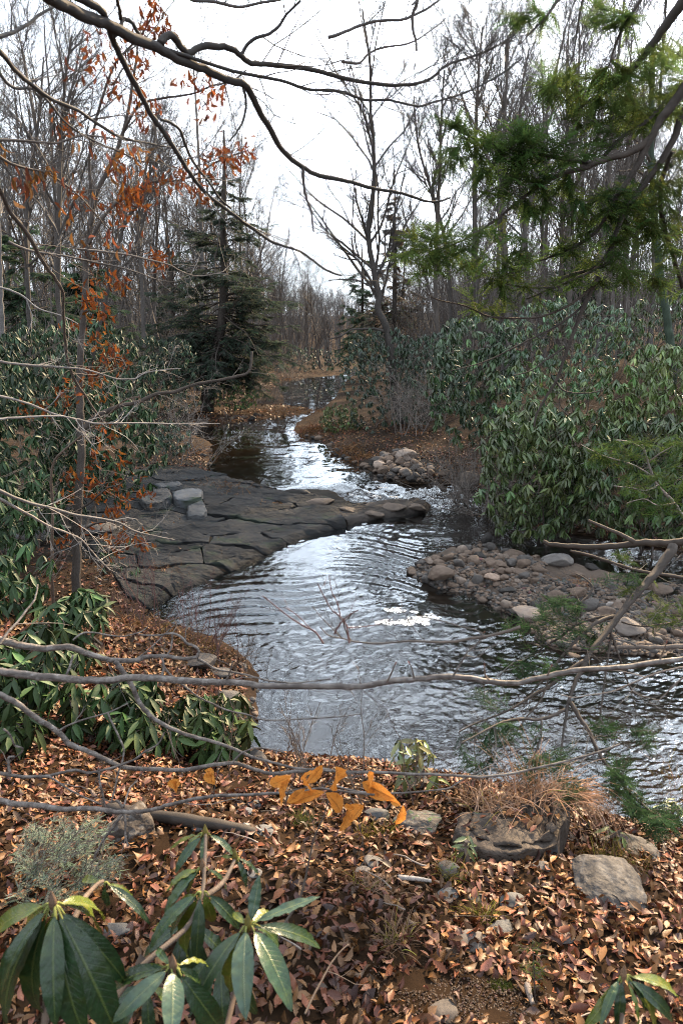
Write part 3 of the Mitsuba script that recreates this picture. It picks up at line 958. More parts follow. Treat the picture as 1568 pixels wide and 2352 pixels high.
def hemlock(seed, trunk_pts, r0, base_len, n_br, label, tone=(.05, .075, .05), twig=.2, per=9, per2=5, start=.12, top=.03, droop=-.25, density=1.0, bark_tone=(.08, .066, .056), category='tree', name='hemlock', profile=None):
    rng = np.random.default_rng(seed)
    P, R = path3(trunk_pts, 26, r0, r0 * .12, 1.0)
    P[0, 0, 2] -= .4
    key = thing(name, label, category)
    h = Heap()
    add_tubes(h, rng, P, R, 9, bark_tone, .1)
    part(key, 'trunk', h.mesh(), 'bark', True, h.color())
    t = np.sort(start + (.985 - start) * (1 - np.sqrt(rng.uniform(.03, 1, n_br))))
    j = t * 25
    i0 = np.minimum(j.astype(int), 24)
    w = (j - i0)[:, None]
    p = P[0, i0] * (1 - w) + P[0, i0 + 1] * w
    az = rng.uniform(0, 2 * np.pi, n_br)
    prof = (profile or (lambda q: np.minimum(1, (1 - q) * 1.25 + top)))(t)
    L = base_len * prof * rng.uniform(.45, 1.2, n_br)
    el = .22 - .35 * (1 - t) + rng.normal(0, .2, n_br)
    d = np.stack([np.cos(az) * np.cos(el), np.sin(az) * np.cos(el), np.sin(el)], -1)
    P1, R1 = grow(rng, p, d, L, .010 + .008 * L, 8, .09, droop + rng.normal(0, .25, n_br), .2)
    b = Heap()
    add_tubes(b, rng, P1, R1, 4, np.array(bark_tone) * 1.2)
    p, d, L2, rr = sprout(rng, P1, R1, per, .25, 1.0, (.7, 1.2), (.14, .30), .5, .004, flat=.85)
    P2, R2 = grow(rng, p, d, L2, rr, 5, .09, -.25, .4)
    add_tubes(b, rng, P2, R2, 3, np.array(bark_tone) * 1.2)
    p, d, L3, rr = sprout(rng, P2, R2, per2, .1, 1.0, (.5, 1.0), (.35, .6), .5, .003, flat=.8)
    L3 = np.minimum(L3, twig * 2.2)
    part(key, 'branches', b.mesh(), 'bark', False, b.color())
    keep = rng.random(len(p)) < density
    p, d, L3 = p[keep], d[keep], L3[keep]
    f = Heap()
    F = frames(unit(d + [0, 0, -.22]), roll=rng.normal(0, .5, len(p)))
    for q in (0, 1):
        m = np.arange(len(p)) % 2 == q
        f.add(*strew(COMB[q], p[m], F[m], np.maximum(L3[m], twig * .7), vary(rng, tone, m.sum(), .3, .08)))
    part(key, 'foliage', f.mesh(), 'needles', False, f.color(), kind='stuff')
    return key


hemlock(301, [(474, 922, 29), (484, 870, 29), (497, 800, 29), (511, 720, 29), (515, 640, 29), (512, 520, 29), (515, 400, 29), (514, 298, 29)], .30, 3.2, 210,
        'tall hemlock leaning over the left bank at the bend of the creek', tone=(.075, .10, .075), twig=.24, per=17, per2=12, profile=lambda q: np.minimum(1, (1 - q) * 1.5 + .04) * np.where(q < .2, .85, 1))
for k, (u, v0, v1, y, bl, nb, tone, lab) in enumerate([
        (60, 860, 470, 27, 3.2, 90, (.06, .085, .05), 'olive green hemlock deep in the woods at the left edge'),
        (190, 840, 560, 30, 2.8, 80, (.055, .08, .05), 'hemlock behind the oak sapling in the left woods'),
        (395, 830, 560, 42, 2.5, 60, (.065, .08, .055), 'dim hemlock left of the tall leaning one'),
        (830, 830, 545, 52, 3.0, 80, (.065, .085, .05), 'distant conifer above the bend right of the open sky'),
        (905, 760, 390, 46, 2.2, 70, (.085, .082, .06), 'slender brownish conifer behind the leaning trunk'),
        (1330, 720, 560, 34, 2.6, 60, (.06, .08, .045), 'conifer in the woods behind the right bank')]):
    p = at(u, v0, y)
    hemlock(310 + k, [(u, v0 + 5, y), (u + 2, (v0 + v1) / 2, y), (u, v1, y)], .20, bl, nb, lab, tuple(1.5 * c for c in tone), .46, 13, 7, start=.05)
# ------------------------------------------------------------------ trees and boughs that can be followed limb by limb
# --- the grey limb that sweeps over the view
rng = np.random.default_rng(41)
k_limb = thing('bare_limb', 'thick smooth grey limb sweeping down across the sky from the top left', 'branch')
main = limb(tr(C1, [(180, -60), (250, 0), (300, 25), (400, 75), (500, 110), (600, 165), (720, 215), (800, 260), (950, 320), (1050, 365), (1120, 385), (1160, 440), (1190, 510), (1240, 590), (1290, 680), (1390, 765), (1480, 810), (1568, 825), (1610, 835), (1720, 865), (1838, 885), (1968, 925), (2068, 905)]), 3.2, 5.6, 24, 3.5, 90, rng)
second = limb(tr(C1, [(330, -30), (420, 15), (470, 50), (495, 110), (515, 170), (545, 240), (590, 330), (640, 420), (690, 520), (740, 590), (800, 680), (850, 760), (890, 820), (950, 890), (1040, 960), (1150, 1040), (1250, 1110), (1380, 1155), (1430, 1190), (1500, 1240), (1568, 1265)]), depth_at(main, 165, 5), 5.2, 14.5, 3.5, 80, rng)
third = limb(tr(C1, [(735, 200), (760, 165), (790, 155), (820, 200), (860, 242), (885, 235), (920, 215), (1020, 213), (1070, 225), (1110, 260), (1150, 287), (1220, 293), (1300, 300), (1450, 320), (1568, 355), (1738, 385), (1868, 388), (1968, 365), (2048, 300), (2218, 240), (2328, 180), (2400, 120)]), depth_at(main, 370, 98), 5.4, 15, 2.8, 80, rng)
fourth = limb(tr(C1, [(1110, 255), (1125, 220), (1160, 180), (1240, 150), (1290, 105), (1310, 70), (1350, 30), (1380, 0)]), depth_at(third, 555, 132), 4.2, 7, 4, 30, rng)
fifth = limb(tr(C1, [(750, 220), (900, 270), (1050, 320), (1170, 345), (1300, 370), (1400, 405), (1568, 420), (1668, 455), (1798, 460), (1908, 485), (1998, 465), (2118, 430), (2218, 385), (2328, 320), (2400, 260)]), depth_at(main, 375, 110), 5.5, 7, 3, 60, rng)
sixth = limb(tr(C1, [(740, 550), (780, 560), (830, 600), (850, 660), (880, 730), (930, 800), (970, 850), (1000, 900), (1060, 955)]), depth_at(second, 370, 280), 4.9, 6, 4, 30, rng)
seventh = limb(tr(C1, [(1110, 380), (1130, 470), (1120, 540), (1090, 600), (1050, 650)]), depth_at(main, 556, 190), 4.4, 6, 3, 20, rng)
eighth = limb(tr(C1, [(1390, 765), (1395, 850), (1410, 920), (1430, 970), (1435, 1030), (1440, 1065)]), depth_at(main, 695, 382), 4.8, 6, 4, 20, rng)
ninth = limb(tr(C1, [(520, 165), (550, 130), (570, 85), (600, 95), (640, 160), (680, 200), (740, 225)]), depth_at(main, 260, 82), depth_at(main, 372, 112), 8, 6, 26, rng)
tenth = limb(tr(C1, [(555, 85), (550, 50), (540, 0), (535, -40)]), depth_at(ninth, 280, 45), 3.4, 7, 5, 14, rng)
named = [('limb', main)] + [('branch', b) for b in (second, third, fourth, fifth, sixth, seventh, eighth, ninth, tenth)]
limb_parts(k_limb, named, rng, (.062, .056, .053), 10, 'bark')
h = Heap()
for b, per, ln in ((main, 5, .5), (second, 6, .5), (third, 9, .5), (fourth, 8, .4), (fifth, 10, .45), (sixth, 5, .3), (seventh, 8, .35), (eighth, 4, .2)):
    twigs_on(rng, h, [b], per, ln, .0022, 3, (.095, .083, .077), k=6, t0=.35 if b is main else .2)
part(k_limb, 'twigs', h.mesh(), 'bark', False, h.color(), kind='stuff')
# loose twigs that come in over the top edge
rng = np.random.default_rng(42)
k = thing('bare_branch', 'thin twig running along the very top edge of the view, left of the middle', 'branch')
b1 = limb(tr(C1, [(860, -25), (890, 0), (980, 5), (1080, 28), (1200, 10), (1290, -5), (1350, -20)]), 4.2, 4.4, 6, 4, 30, rng)
limb_parts(k, [('limb', b1)], rng, (.14, .12, .11), 6)
h = Heap()
twigs_on(rng, h, [b1], 6, .35, .002, 2, (.14, .12, .11))
part(k, 'twigs', h.mesh(), 'bark', False, h.color(), kind='stuff')
k = thing('bare_branch', 'short dark twig hanging straight down from the top edge near the middle', 'branch')
b1 = limb(tr(C2, [(350, -40), (345, 15), (325, 70), (328, 130), (340, 180), (345, 232)]), 3.6, 3.6, 9, 4, 26, rng)
b2 = limb(tr(C2, [(345, 5), (330, 15), (322, 22)]), 3.6, 3.55, 6, 3, 8, rng)
limb_parts(k, [('limb', b1), ('spur', b2)], rng, (.10, .085, .08), 6)
k = thing('bare_branch', 'thin crooked branch crossing the sky right of the hanging twig', 'branch')
b1 = limb(tr(C2, [(-60, 170), (0, 150), (100, 110), (185, 92), (280, 88), (330, 68), (380, 45), (450, -5), (500, -50)]), 4.4, 4.6, 6, 4, 36, rng)
b2 = limb(tr(C2, [(0, 280), (70, 290), (130, 240), (200, 215), (300, 200), (420, 130), (480, 80)]), 4.6, 4.8, 5, 2.5, 36, rng)
limb_parts(k, [('limb', b1), ('branch', b2)], rng, (.14, .12, .115), 6)
h = Heap()
twigs_on(rng, h, [b1, b2], 7, .4, .0018, 3, (.15, .13, .125))
part(k, 'twigs', h.mesh(), 'bark', False, h.color(), kind='stuff')


# --- leaves of oak and beech that stayed on the twigs
def oak_leaf(curl=.5, droop=.5, fold=.3):
    prof = np.array([.04, .22, .5, .34, .78, .46, 1.0, .5, .75, .3, .42, .03])
    n = len(prof)
    v, f = [], []
    y = z = 0.0
    for i, p in enumerate(prof):
        t = i / (n - 1)
        a = -droop * t * 1.5
        if i:
            y += math.cos(a) / (n - 1)
            z += math.sin(a) / (n - 1)
        w = p * .31
        for s in (-1, 0, 1):
            c = fold + curl * p
            v.append((s * w * math.cos(c), y + abs(s) * w * .25, z + abs(s) * w * math.sin(c)))
        if i:
            b = (i - 1) * 3
            for s in (0, 1):
                f += [(b + s, b + s + 1, b + s + 4), (b + s, b + s + 4, b + s + 3)]
    return np.array(v), np.array(f)


OAK = [oak_leaf(c, d, g) for c, d, g in ((.3, .2, .1), (.7, .5, .3), (-.5, .6, -.2), (1.0, .9, .2))]
BEECH = [leaf_blade(5, 1, .42, d, f, point=1.0, twist=t) for d, f, t in ((.3, .5, .4), (.6, .9, -.6), (.9, .4, .9), (.2, 1.1, .2))]
RUST = [(.25, .075, .025), (.19, .06, .026), (.33, .115, .035), (.15, .05, .03)]


def hang_leaves(rng, pos, n_each, L, blades, palette, spread=.06, down=.9):
    """one bunch of hanging leaves per position: a Heap each"""
    out = []
    for p in pos:
        n = max(2, int(rng.poisson(n_each)))
        q = p + rng.normal(0, spread, (n, 3))
        d = unit(rng.normal(0, .55, (n, 3)) + [0, 0, -down])
        F = frames(d, up=np.array([0, -1.0, .2]), roll=rng.uniform(-2.2, 2.2, n))
        hp = Heap()
        c = pick(rng, palette, n, None, .25, .08)
        for i in range(n):
            b = blades[rng.integers(len(blades))]
            hp.add(*strew(b, q[i:i + 1], F[i:i + 1], np.array([L * rng.uniform(.65, 1.2)]), c[i:i + 1]))
        out.append(hp)
    return out


# --- oak sapling on the left bank
rng = np.random.default_rng(43)
k_oak = thing('oak_sapling', 'slender dark oak on the left bank still holding rusty orange leaves', 'tree')
base = on_ground(178, 1392)[0]
yo = base[1]
trunk = limb([(179, 1420), (178, 1385)] + tr(Z3, [(550, 2350), (552, 2000), (580, 1600), (582, 1300), (572, 1000), (582, 750), (602, 500), (620, 200), (622, 60)]) + [(207, 530), (214, 480), (223, 440), (243, 400), (268, 345), (286, 290), (298, 235), (306, 180), (316, 120)], yo, yo + 1.2, 21, 4, 90, rng, 1.0, .05)
fork = limb(tr(Z3, [(600, 1320), (690, 1220), (760, 1190), (850, 1150), (1000, 1120), (1130, 1060), (1240, 1050), (1350, 1010), (1440, 985), (1568, 965), (1680, 940), (1770, 915), (1800, 870), (1805, 790), (1808, 760)]), yo + .2, yo + 1.4, 12, 5, 60, rng, .8, .08)
up1 = limb([(205, 560), (225, 520), (262, 470), (285, 455), (325, 430), (360, 415), (400, 415), (450, 400), (500, 370), (570, 345)], yo + .6, yo + 1.0, 7, 3, 40, rng)
up2 = limb([(215, 480), (205, 400), (215, 300), (240, 210), (262, 150), (330, 70), (355, 20)], yo + .8, yo + .6, 7, 3, 40, rng)
up3 = limb([(285, 300), (330, 235), (370, 225), (440, 215), (490, 195), (520, 190), (565, 160)], yo + 1.0, yo + .4, 5, 2.5, 30, rng)
low1 = limb(tr(Z3, [(560, 1900), (650, 1840), (720, 1780), (770, 1740), (860, 1710), (915, 1635)]), yo, yo - .5, 5, 2.5, 24, rng)
low2 = limb(tr(Z3, [(570, 2080), (700, 1990), (840, 1985), (960, 2040), (1030, 2085)]), yo, yo - .6, 5, 2.5, 24, rng)
mid1 = limb(tr(Z3, [(590, 900), (680, 930), (780, 830), (850, 800), (905, 870)]), yo + .2, yo - .3, 5, 2.5, 24, rng)
limb_parts(k_oak, [('trunk', trunk), ('dead_limb', fork)] + [('branch', b) for b in (up1, up2, up3, low1, low2, mid1)], rng, (.085, .068, .058), 9)
sites = tr(C1, [(400, 200), (470, 150), (440, 220), (500, 300), (460, 310), (560, 220), (600, 240), (660, 250), (640, 290), (480, 400), (540, 375), (580, 400), (620, 430), (690, 460), (700, 470), (370, 330), (700, 60), (680, 140), (740, 130), (770, 110), (705, 30), (810, 360), (880, 370), (940, 360), (1000, 420), (960, 450), (1020, 390),
                (940, 510), (640, 545), (560, 740), (520, 760), (600, 860), (650, 830), (690, 800), (620, 900), (700, 870), (750, 850), (800, 860), (560, 930), (600, 970), (660, 960), (640, 880), (590, 890), (500, 950), (530, 970), (840, 800), (820, 790), (950, 700), (1000, 690), (1040, 700), (1100, 690), (1140, 690), (960, 780), (930, 740), (950, 900), (880, 850),
                (740, 1170), (720, 1180), (390, 900), (1060, 745), (320, 940), (300, 600), (270, 560), (330, 520)])
sites += tr(Z3, [(690, 240), (740, 260), (830, 230), (870, 260), (660, 330), (660, 400), (640, 470), (720, 470), (760, 460), (540, 570), (660, 660), (690, 640), (790, 740), (800, 720), (770, 790), (870, 800), (850, 830), (720, 850), (680, 920), (640, 900), (660, 940), (740, 1070), (500, 1010), (420, 1060), (510, 1110), (310, 1150), (200, 1160), (740, 1310), (770, 1380), (850, 1320),
                 (650, 1460), (690, 1500), (860, 1570), (900, 1590), (520, 1630), (490, 1670), (660, 1620), (640, 1720), (700, 1750), (690, 1790), (750, 1740), (460, 1770), (550, 1750), (870, 1790), (890, 1800), (1000, 1720), (1010, 1760), (1090, 1770), (770, 1880), (850, 1870), (740, 2060), (800, 2090), (850, 2130), (900, 2060), (1000, 2110), (1030, 2120), (820, 2180), (480, 2100), (590, 2020), (840, 1690),
                 (560, 290), (660, 30), (700, 80), (1160, 80), (1130, 90)])
sites = np.array(sites)
tgt = at(sites[:, 0], sites[:, 1], yo + rng.uniform(-.5, 1.0, len(sites)))
sk, sr = skeleton([trunk, fork, up1, up2, up3, low1, low2, mid1])
P, R = reach(rng, sk, sr, tgt, .002, 7, 6, .10, .05)
h = Heap()
add_tubes(h, rng, P, R, 4, (.13, .105, .095))
twigs_on(rng, h, [up1, up2, up3, low1, low2, mid1, fork], 5, .4, .002, 3, (.17, .145, .135))
twigs_on(rng, h, [(trunk[0][:, 40:], trunk[1][:, 40:])], 9, .7, .004, 3, (.14, .12, .11), angle=(.5, .9), up=.2)
part(k_oak, 'twigs', h.mesh(), 'bark', False, h.color(), kind='stuff')
for hp in hang_leaves(rng, tgt, 11, .095, OAK, RUST, .06):
    part(k_oak, 'leaf_bunch', hp.mesh(), 'dry_leaf', True, hp.color(), kind='stuff')

# --- bare branches and bent saplings on the left
rng = np.random.default_rng(44)
LEFT = [
    ('drooping_branch', 'dark drooping branch curving down from the left edge in front of the woods', [(-20, 400), (0, 435), (20, 480), (65, 540), (95, 595)] + tr(Z3, [(400, 240), (448, 320), (452, 450), (470, 700), (492, 850), (530, 950), (600, 1060), (680, 1180), (760, 1290)]), 4.6, 6.2, 9, 4, (.10, .085, .07), 6),
    ('bent_sapling', 'bent brown sapling leaning right in front of the oak on the left bank', [(126, 1420), (123, 1390)] + tr(Z3, [(370, 2350), (378, 1900), (368, 1650), (400, 1530), (480, 1450), (600, 1350), (720, 1260), (800, 1190), (900, 1105), (1000, 1085)]), 7.0, 6.2, 8, 3, (.15, .115, .09), 4),
    ('bare_branch', 'pale thin branch from the left edge, highest of those in front of the rhododendrons', tr(Z3, [(-40, 290), (130, 340), (280, 450), (450, 505), (560, 560)]), 5.6, 6.0, 5, 2, (.27, .255, .24), 7),
    ('bare_branch', 'pale twig from the left edge past the oak trunk, level with the dark mound', tr(Z3, [(-40, 825), (200, 855), (420, 870), (560, 880), (700, 910), (850, 955), (960, 955), (1050, 910), (1300, 880)]), 5.4, 6.4, 6, 2, (.27, .255, .24), 6),
    ('bare_branch', 'long pale twig stretching from the left edge towards the dark inlet', tr(Z3, [(-40, 1070), (200, 1130), (400, 1210), (560, 1245), (700, 1275), (950, 1270), (1150, 1275), (1400, 1275), (1580, 1275)]), 5.2, 6.6, 6, 2, (.28, .265, .25), 6),
    ('bare_branch', 'pale forked twig lying almost level below the long one at the left edge', tr(Z3, [(-40, 1245), (100, 1235), (250, 1225), (420, 1222), (540, 1245), (580, 1320), (650, 1420)]), 5.0, 5.6, 6, 2, (.28, .265, .25), 6),
    ('bare_branch', 'grey branch slanting down from the left edge across the bedrock', tr(Z3, [(-40, 1740), (200, 1840), (400, 1890), (520, 1925), (700, 1955), (850, 1985), (960, 2045), (1100, 2080), (1250, 2110)]), 4.2, 5.4, 8, 2.5, (.25, .235, .22), 6),
    ('bare_branch', 'grey branch just under the slanting one at the left edge, forking near the oak', tr(Z3, [(-40, 1800), (200, 1925), (350, 2010), (480, 2060), (570, 2100), (640, 2170), (690, 2230), (790, 2330)]), 4.2, 5.2, 7, 2.5, (.25, .235, .22), 6),
    ('bare_branch', 'arching branch rising from the left edge and bending over the oak', tr(Z3, [(60, -30), (250, 40), (450, 70), (650, 110), (870, 155), (1000, 195), (1150, 250)]), 5.6, 6.6, 6, 2, (.17, .15, .14), 7),
    ('bare_branch', 'thin twig in front of the tall hemlock, reaching right from the oak', tr(Z3, [(560, 20), (900, 60), (1050, 95), (1200, 130), (1320, 190), (1400, 215), (1600, 185)]), 6.0, 7.0, 5, 2, (.22, .20, .19), 5),
    ('bare_branch', 'dark branch slanting down from the upper left edge under the big limb', tr(C1, [(-20, 220), (30, 270), (60, 310), (150, 390), (250, 460), (350, 500), (450, 570), (560, 630), (700, 660), (800, 680)]), 4.0, 5.4, 10, 3, (.09, .08, .075), 8),
    ('bare_branch', 'thin branch crossing the upper left corner below the slanting dark one', tr(C1, [(-30, 280), (60, 400), (150, 405), (200, 440), (300, 560), (420, 640), (560, 700), (650, 740), (760, 730)]), 4.6, 5.6, 6, 2.5, (.11, .10, .095), 9),
    ('bare_branch', 'branch at the left edge spreading fine twigs over the upper left sky', tr(C1, [(-30, 170), (40, 155), (110, 120), (190, 60), (260, 20), (300, -30)]), 4.0, 4.4, 8, 3, (.10, .09, .085), 10),
    ('bare_branch', 'branch from the left edge with slim brown leaves hanging below the sky', tr(C1, [(-30, 640), (100, 645), (250, 655), (400, 620), (560, 640), (720, 660)]), 4.8, 5.6, 6, 2, (.12, .10, .09), 9),
    ('bare_branch', 'low branch from the left edge with hanging brown leaves, level with the conifer tops', tr(C1, [(-30, 700), (80, 760), (200, 790), (330, 870), (420, 960), (500, 1060)]), 4.8, 5.6, 6, 2, (.13, .11, .10), 9),
]
for name, lab, pts, y0, y1, w0, w1, tone, per in LEFT:
    k = thing(name, lab, 'sapling' if name == 'bent_sapling' else 'branch')
    b = limb(pts, y0, y1, w0, w1, None, rng, .9, .05)
    limb_parts(k, [('stem' if name == 'bent_sapling' else 'limb', b)], rng, tone, 7)
    h = Heap()
    twigs_on(rng, h, [b], per, .42, .0022, 3, np.array(tone) * 1.1, k=6, flat=.3)
    part(k, 'twigs', h.mesh(), 'bark', False, h.color(), kind='stuff')
    if 'leaves' in lab:
        lp_ = along(*b, 40)[0][3:]
        q = lp_[rng.choice(len(lp_), 16)] + rng.normal(0, .10, (16, 3)) - [0, 0, .08]
        for hp in hang_leaves(rng, q, 2.5, .095, BEECH, [(.20, .08, .045), (.26, .12, .06), (.32, .13, .05)], .03, 1.3):
            part(k, 'leaf_bunch', hp.mesh(), 'dry_leaf', True, hp.color(), kind='stuff')


# --- leafless trees that stand in the middle distance
def path_tree(seed, label, pts, y, w0, w1, limbs, per, base, spread=1.0, first=.3, twig=.006, up=.25, angle=(.5, .95), extra=(), group=None, wander=.05, fine=2):
    rng = np.random.default_rng(seed)
    key = thing('leafless_tree', label, 'tree', group)
    P, R = limb(pts, y, y, w0, w1, 40, rng, .9, .03)
    P[0, 0, 2] -= .3
    limb_parts(key, [('trunk', (P, R))], rng, base, 8)
    h = Heap()
    p, d, L, rr = sprout(rng, P, R, limbs, first, .98, angle, (.2, .42), .55, twig * 1.5, up=up)
    P1, R1 = grow(rng, p, d, L * spread, rr, 8, .12, .3, .3)
    for q, w in extra:
        e = limb(q, y, y, *w, 20, rng)
        limb_parts(key, [('limb', e)], rng, np.array(base) * 1.3, 6)
        twigs_on(rng, h, [e], 4, .8, twig, 2, np.array(base) * 1.2)
    add_tubes(h, rng, P1, R1, 5, base)
    p, d, L, rr = sprout(rng, P1, R1, per, .15, 1.0, (.4, .9), (.25, .5), .6, twig, up=.15)
    P2, R2 = grow(rng, p, d, L, rr, 6, .13, .25, .4)
    add_tubes(h, rng, P2, R2, 4, np.array(base) * 1.1)
    for _ in range(fine):
        p, d, L, rr = sprout(rng, P2, R2, 5, .15, 1.0, (.4, .9), (.3, .6), .6, twig * .7, up=.1)
        P2, R2 = grow(rng, p, d, L, rr, 4, .13, .2, .6)
        add_tubes(h, rng, P2, R2, 3, np.array(base) * 1.2)
        if len(P2) > 2600:
            break
    part(key, 'crown', h.mesh(), 'bark', False, h.color(), kind='stuff')
    return key


path_tree(401, 'crooked dark tree leaning over the right bank beside the bend', [(926, 1000), (924, 985)] + tr(C4, [(262, 700), (238, 560), (222, 400), (200, 290), (172, 240), (165, 212), (176, 170), (160, 110), (142, 20)]) + [(846, 525), (859, 415), (858, 330), (851, 250), (850, 150), (838, 65), (832, 20)], 22.5, 22, 3, 24, 7, (.062, .054, .05), 1.0, .3, .007,
          extra=[(tr(C4, [(200, 330), (150, 318), (60, 318), (0, 350), (-60, 365)]), (7, 3)), (tr(C4, [(165, 150), (110, 110), (40, 90), (-60, 95)]), (5, 2)), (tr(C4, [(150, 40), (185, 60), (195, 140), (185, 190)]), (5, 3))])
TREES = [
    (402, 'pale trunked tree with a vase of upright limbs against the sky, right of the middle', [(1098, 760), (1092, 600), (1090, 420), (1093, 290), (1098, 180), (1108, 60)], 27, 15, 3, 26, 8, (.11, .098, .09), 1.15, .38),
    (403, 'tall thin tree among the right woods, right of the vase shaped one', [(1215, 740), (1205, 540), (1190, 380), (1195, 240), (1215, 110)], 30, 11, 3, 20, 7, (.115, .10, .09), 1.0, .3),
    (404, 'bare tree with a double bend behind the sunlit rhododendron', [(1035, 760), (1030, 620), (1010, 500), (985, 420), (960, 330), (950, 220)], 28, 10, 3, 20, 7, (.095, .083, .077), 1.0, .3),
    (405, 'mossy dark trunk at the right edge above the rhododendrons', [(1546, 860), (1539, 800), (1530, 720), (1514, 610), (1502, 480), (1495, 330), (1500, 120)], 14, 19, 9, 10, 5, (.075, .075, .045), .6, .55),
    (406, 'pale straight trunk behind the rhododendrons left of the mossy one', [(1407, 760), (1406, 680), (1404, 560), (1400, 400), (1404, 200)], 24, 10, 4, 14, 6, (.17, .15, .135), .8, .45),
    (407, 'darker straight trunk beside the pale one in the right woods', [(1440, 760), (1437, 680), (1436, 560), (1440, 400), (1446, 160)], 24, 15, 5, 14, 6, (.12, .10, .09), .8, .45),
    (408, 'dark leaning tree behind the oak on the left bank', [(196, 900), (225, 760), (243, 690), (262, 600), (285, 520), (330, 440), (352, 340), (360, 240)], 15, 10, 3, 22, 7, (.075, .062, .055), 1.0, .35),
    (409, 'tall grey tree at the left with crooked limbs against the sky', [(150, 860), (135, 700), (135, 520), (138, 380), (142, 280), (150, 180), (165, 80)], 18, 14, 4, 26, 8, (.09, .08, .074), 1.1, .35),
    (410, 'white barked trunk at the left edge behind the rhododendrons', [(12, 840), (8, 790), (4, 720), (0, 600), (-4, 420), (-6, 250)], 16, 11, 6, 7, 5, (.20, .185, .17), .7, .5),
    (411, 'slim tree left of the open sky with limbs like a broom', [(330, 780), (325, 640), (318, 520), (330, 420), (345, 330), (360, 250)], 26, 10, 3, 24, 8, (.10, .09, .083), 1.1, .3),
    (412, 'bare tree between the oak and the left edge, its crown a haze of twigs', [(70, 840), (66, 700), (60, 540), (70, 400), (90, 260), (100, 130)], 20, 12, 3, 26, 8, (.095, .083, .077), 1.1, .3),
    (414, 'fine twigged tree right of the leaning trunk, its limbs fanning up', [(1005, 770), (1000, 600), (1008, 430), (1012, 300), (1020, 160)], 25, 11, 3, 24, 7, (.10, .088, .08), 1.1, .35),
    (415, 'fine twigged tree behind the hemlock boughs with a high broom of branches', [(1165, 760), (1160, 560), (1152, 380), (1160, 240), (1165, 80)], 24, 11, 3, 26, 7, (.10, .088, .08), 1.2, .4),
    (416, 'twiggy tree at the far right seen through the hemlock boughs', [(1310, 740), (1305, 540), (1310, 380), (1325, 220), (1330, 60)], 23, 11, 3, 24, 7, (.105, .09, .082), 1.2, .4),
    (413, 'thin forked tree in front of the far bend, right of the hemlock', [(735, 838), (728, 800), (722, 750), (715, 700), (712, 660)], 60, 6, 2, 16, 6, (.11, .09, .08), 1.0, .2),
]
for s, lab, pts, y, w0, w1, nl, per, tone, spread, first in TREES:
    path_tree(s, lab, pts, y, w0, w1, nl, per, tone, spread, first, .0065 if y > 18 else .004, fine=2 if s in (402, 403, 404, 411, 412, 414, 415, 416) else 1)
# grey bare shrubs on the right bank
for i, (u0, v0, u1, v1, y, lab) in enumerate([(900, 800, 1010, 985, 20.5, 'grey leafless shrub in front of the leaning trunk on the right bank'), (985, 920, 1120, 1100, 15.0, 'bare twiggy shrub arching over the rocks where the right bank meets the rapids'),
                                              (1150, 760, 1330, 930, 15.2, 'tangle of pale bare stems between the sunlit rhododendrons'), (1210, 820, 1420, 960, 13.2, 'leafless brown shrub above the dark rhododendron on the right bank'), (300, 800, 470, 960, 17.5, 'grey leafless shrub in front of the very dark rhododendron mass'),
                                              (20, 650, 200, 820, 13.0, 'thicket of pale bare twigs at the left edge of the woods'), (565, 820, 650, 905, 34, 'brown leafless shrub at the left of the far pool'), (600, 800, 700, 880, 56, 'reddish brown brush at the head of the far pool'), (1060, 960, 1180, 1130, 13.4, 'bare grey twigs arching over the white water at the right bank')]):
    rng = np.random.default_rng(460 + i)
    k = thing('bare_shrub', lab, 'shrub')
    c, hw, hh = at((u0 + u1) / 2, v1, y), (u1 - u0) / 2 / 1568 * y, (v1 - v0) / 1568 * y
    n = 26
    bx, by = c[0] + rng.normal(0, hw * .4, n), c[1] + rng.normal(0, .4, n)
    P, R = grow(rng, np.stack([bx, by, ground(bx, by) - .05], -1), np.stack([rng.normal(0, .55, n), rng.normal(-.1, .35, n), np.ones(n)], -1), hh * rng.uniform(.6, 1.1, n), np.full(n, .012), 8, .12, -.1, .3)
    h = Heap()
    add_tubes(h, rng, P, R, 4, (.22, .19, .17))
    for _ in range(2):
        p, d, L, rr = sprout(rng, P, R, 7, .15, 1, (.4, 1.0), (.25, .55), .6, .0028)
        P, R = grow(rng, p, d, L, rr, 4, .15, .0, .5)
        add_tubes(h, rng, P, R, 3, (.24, .205, .185))
    part(k, 'stems', h.mesh(), 'bark', False, h.color(), kind='stuff')


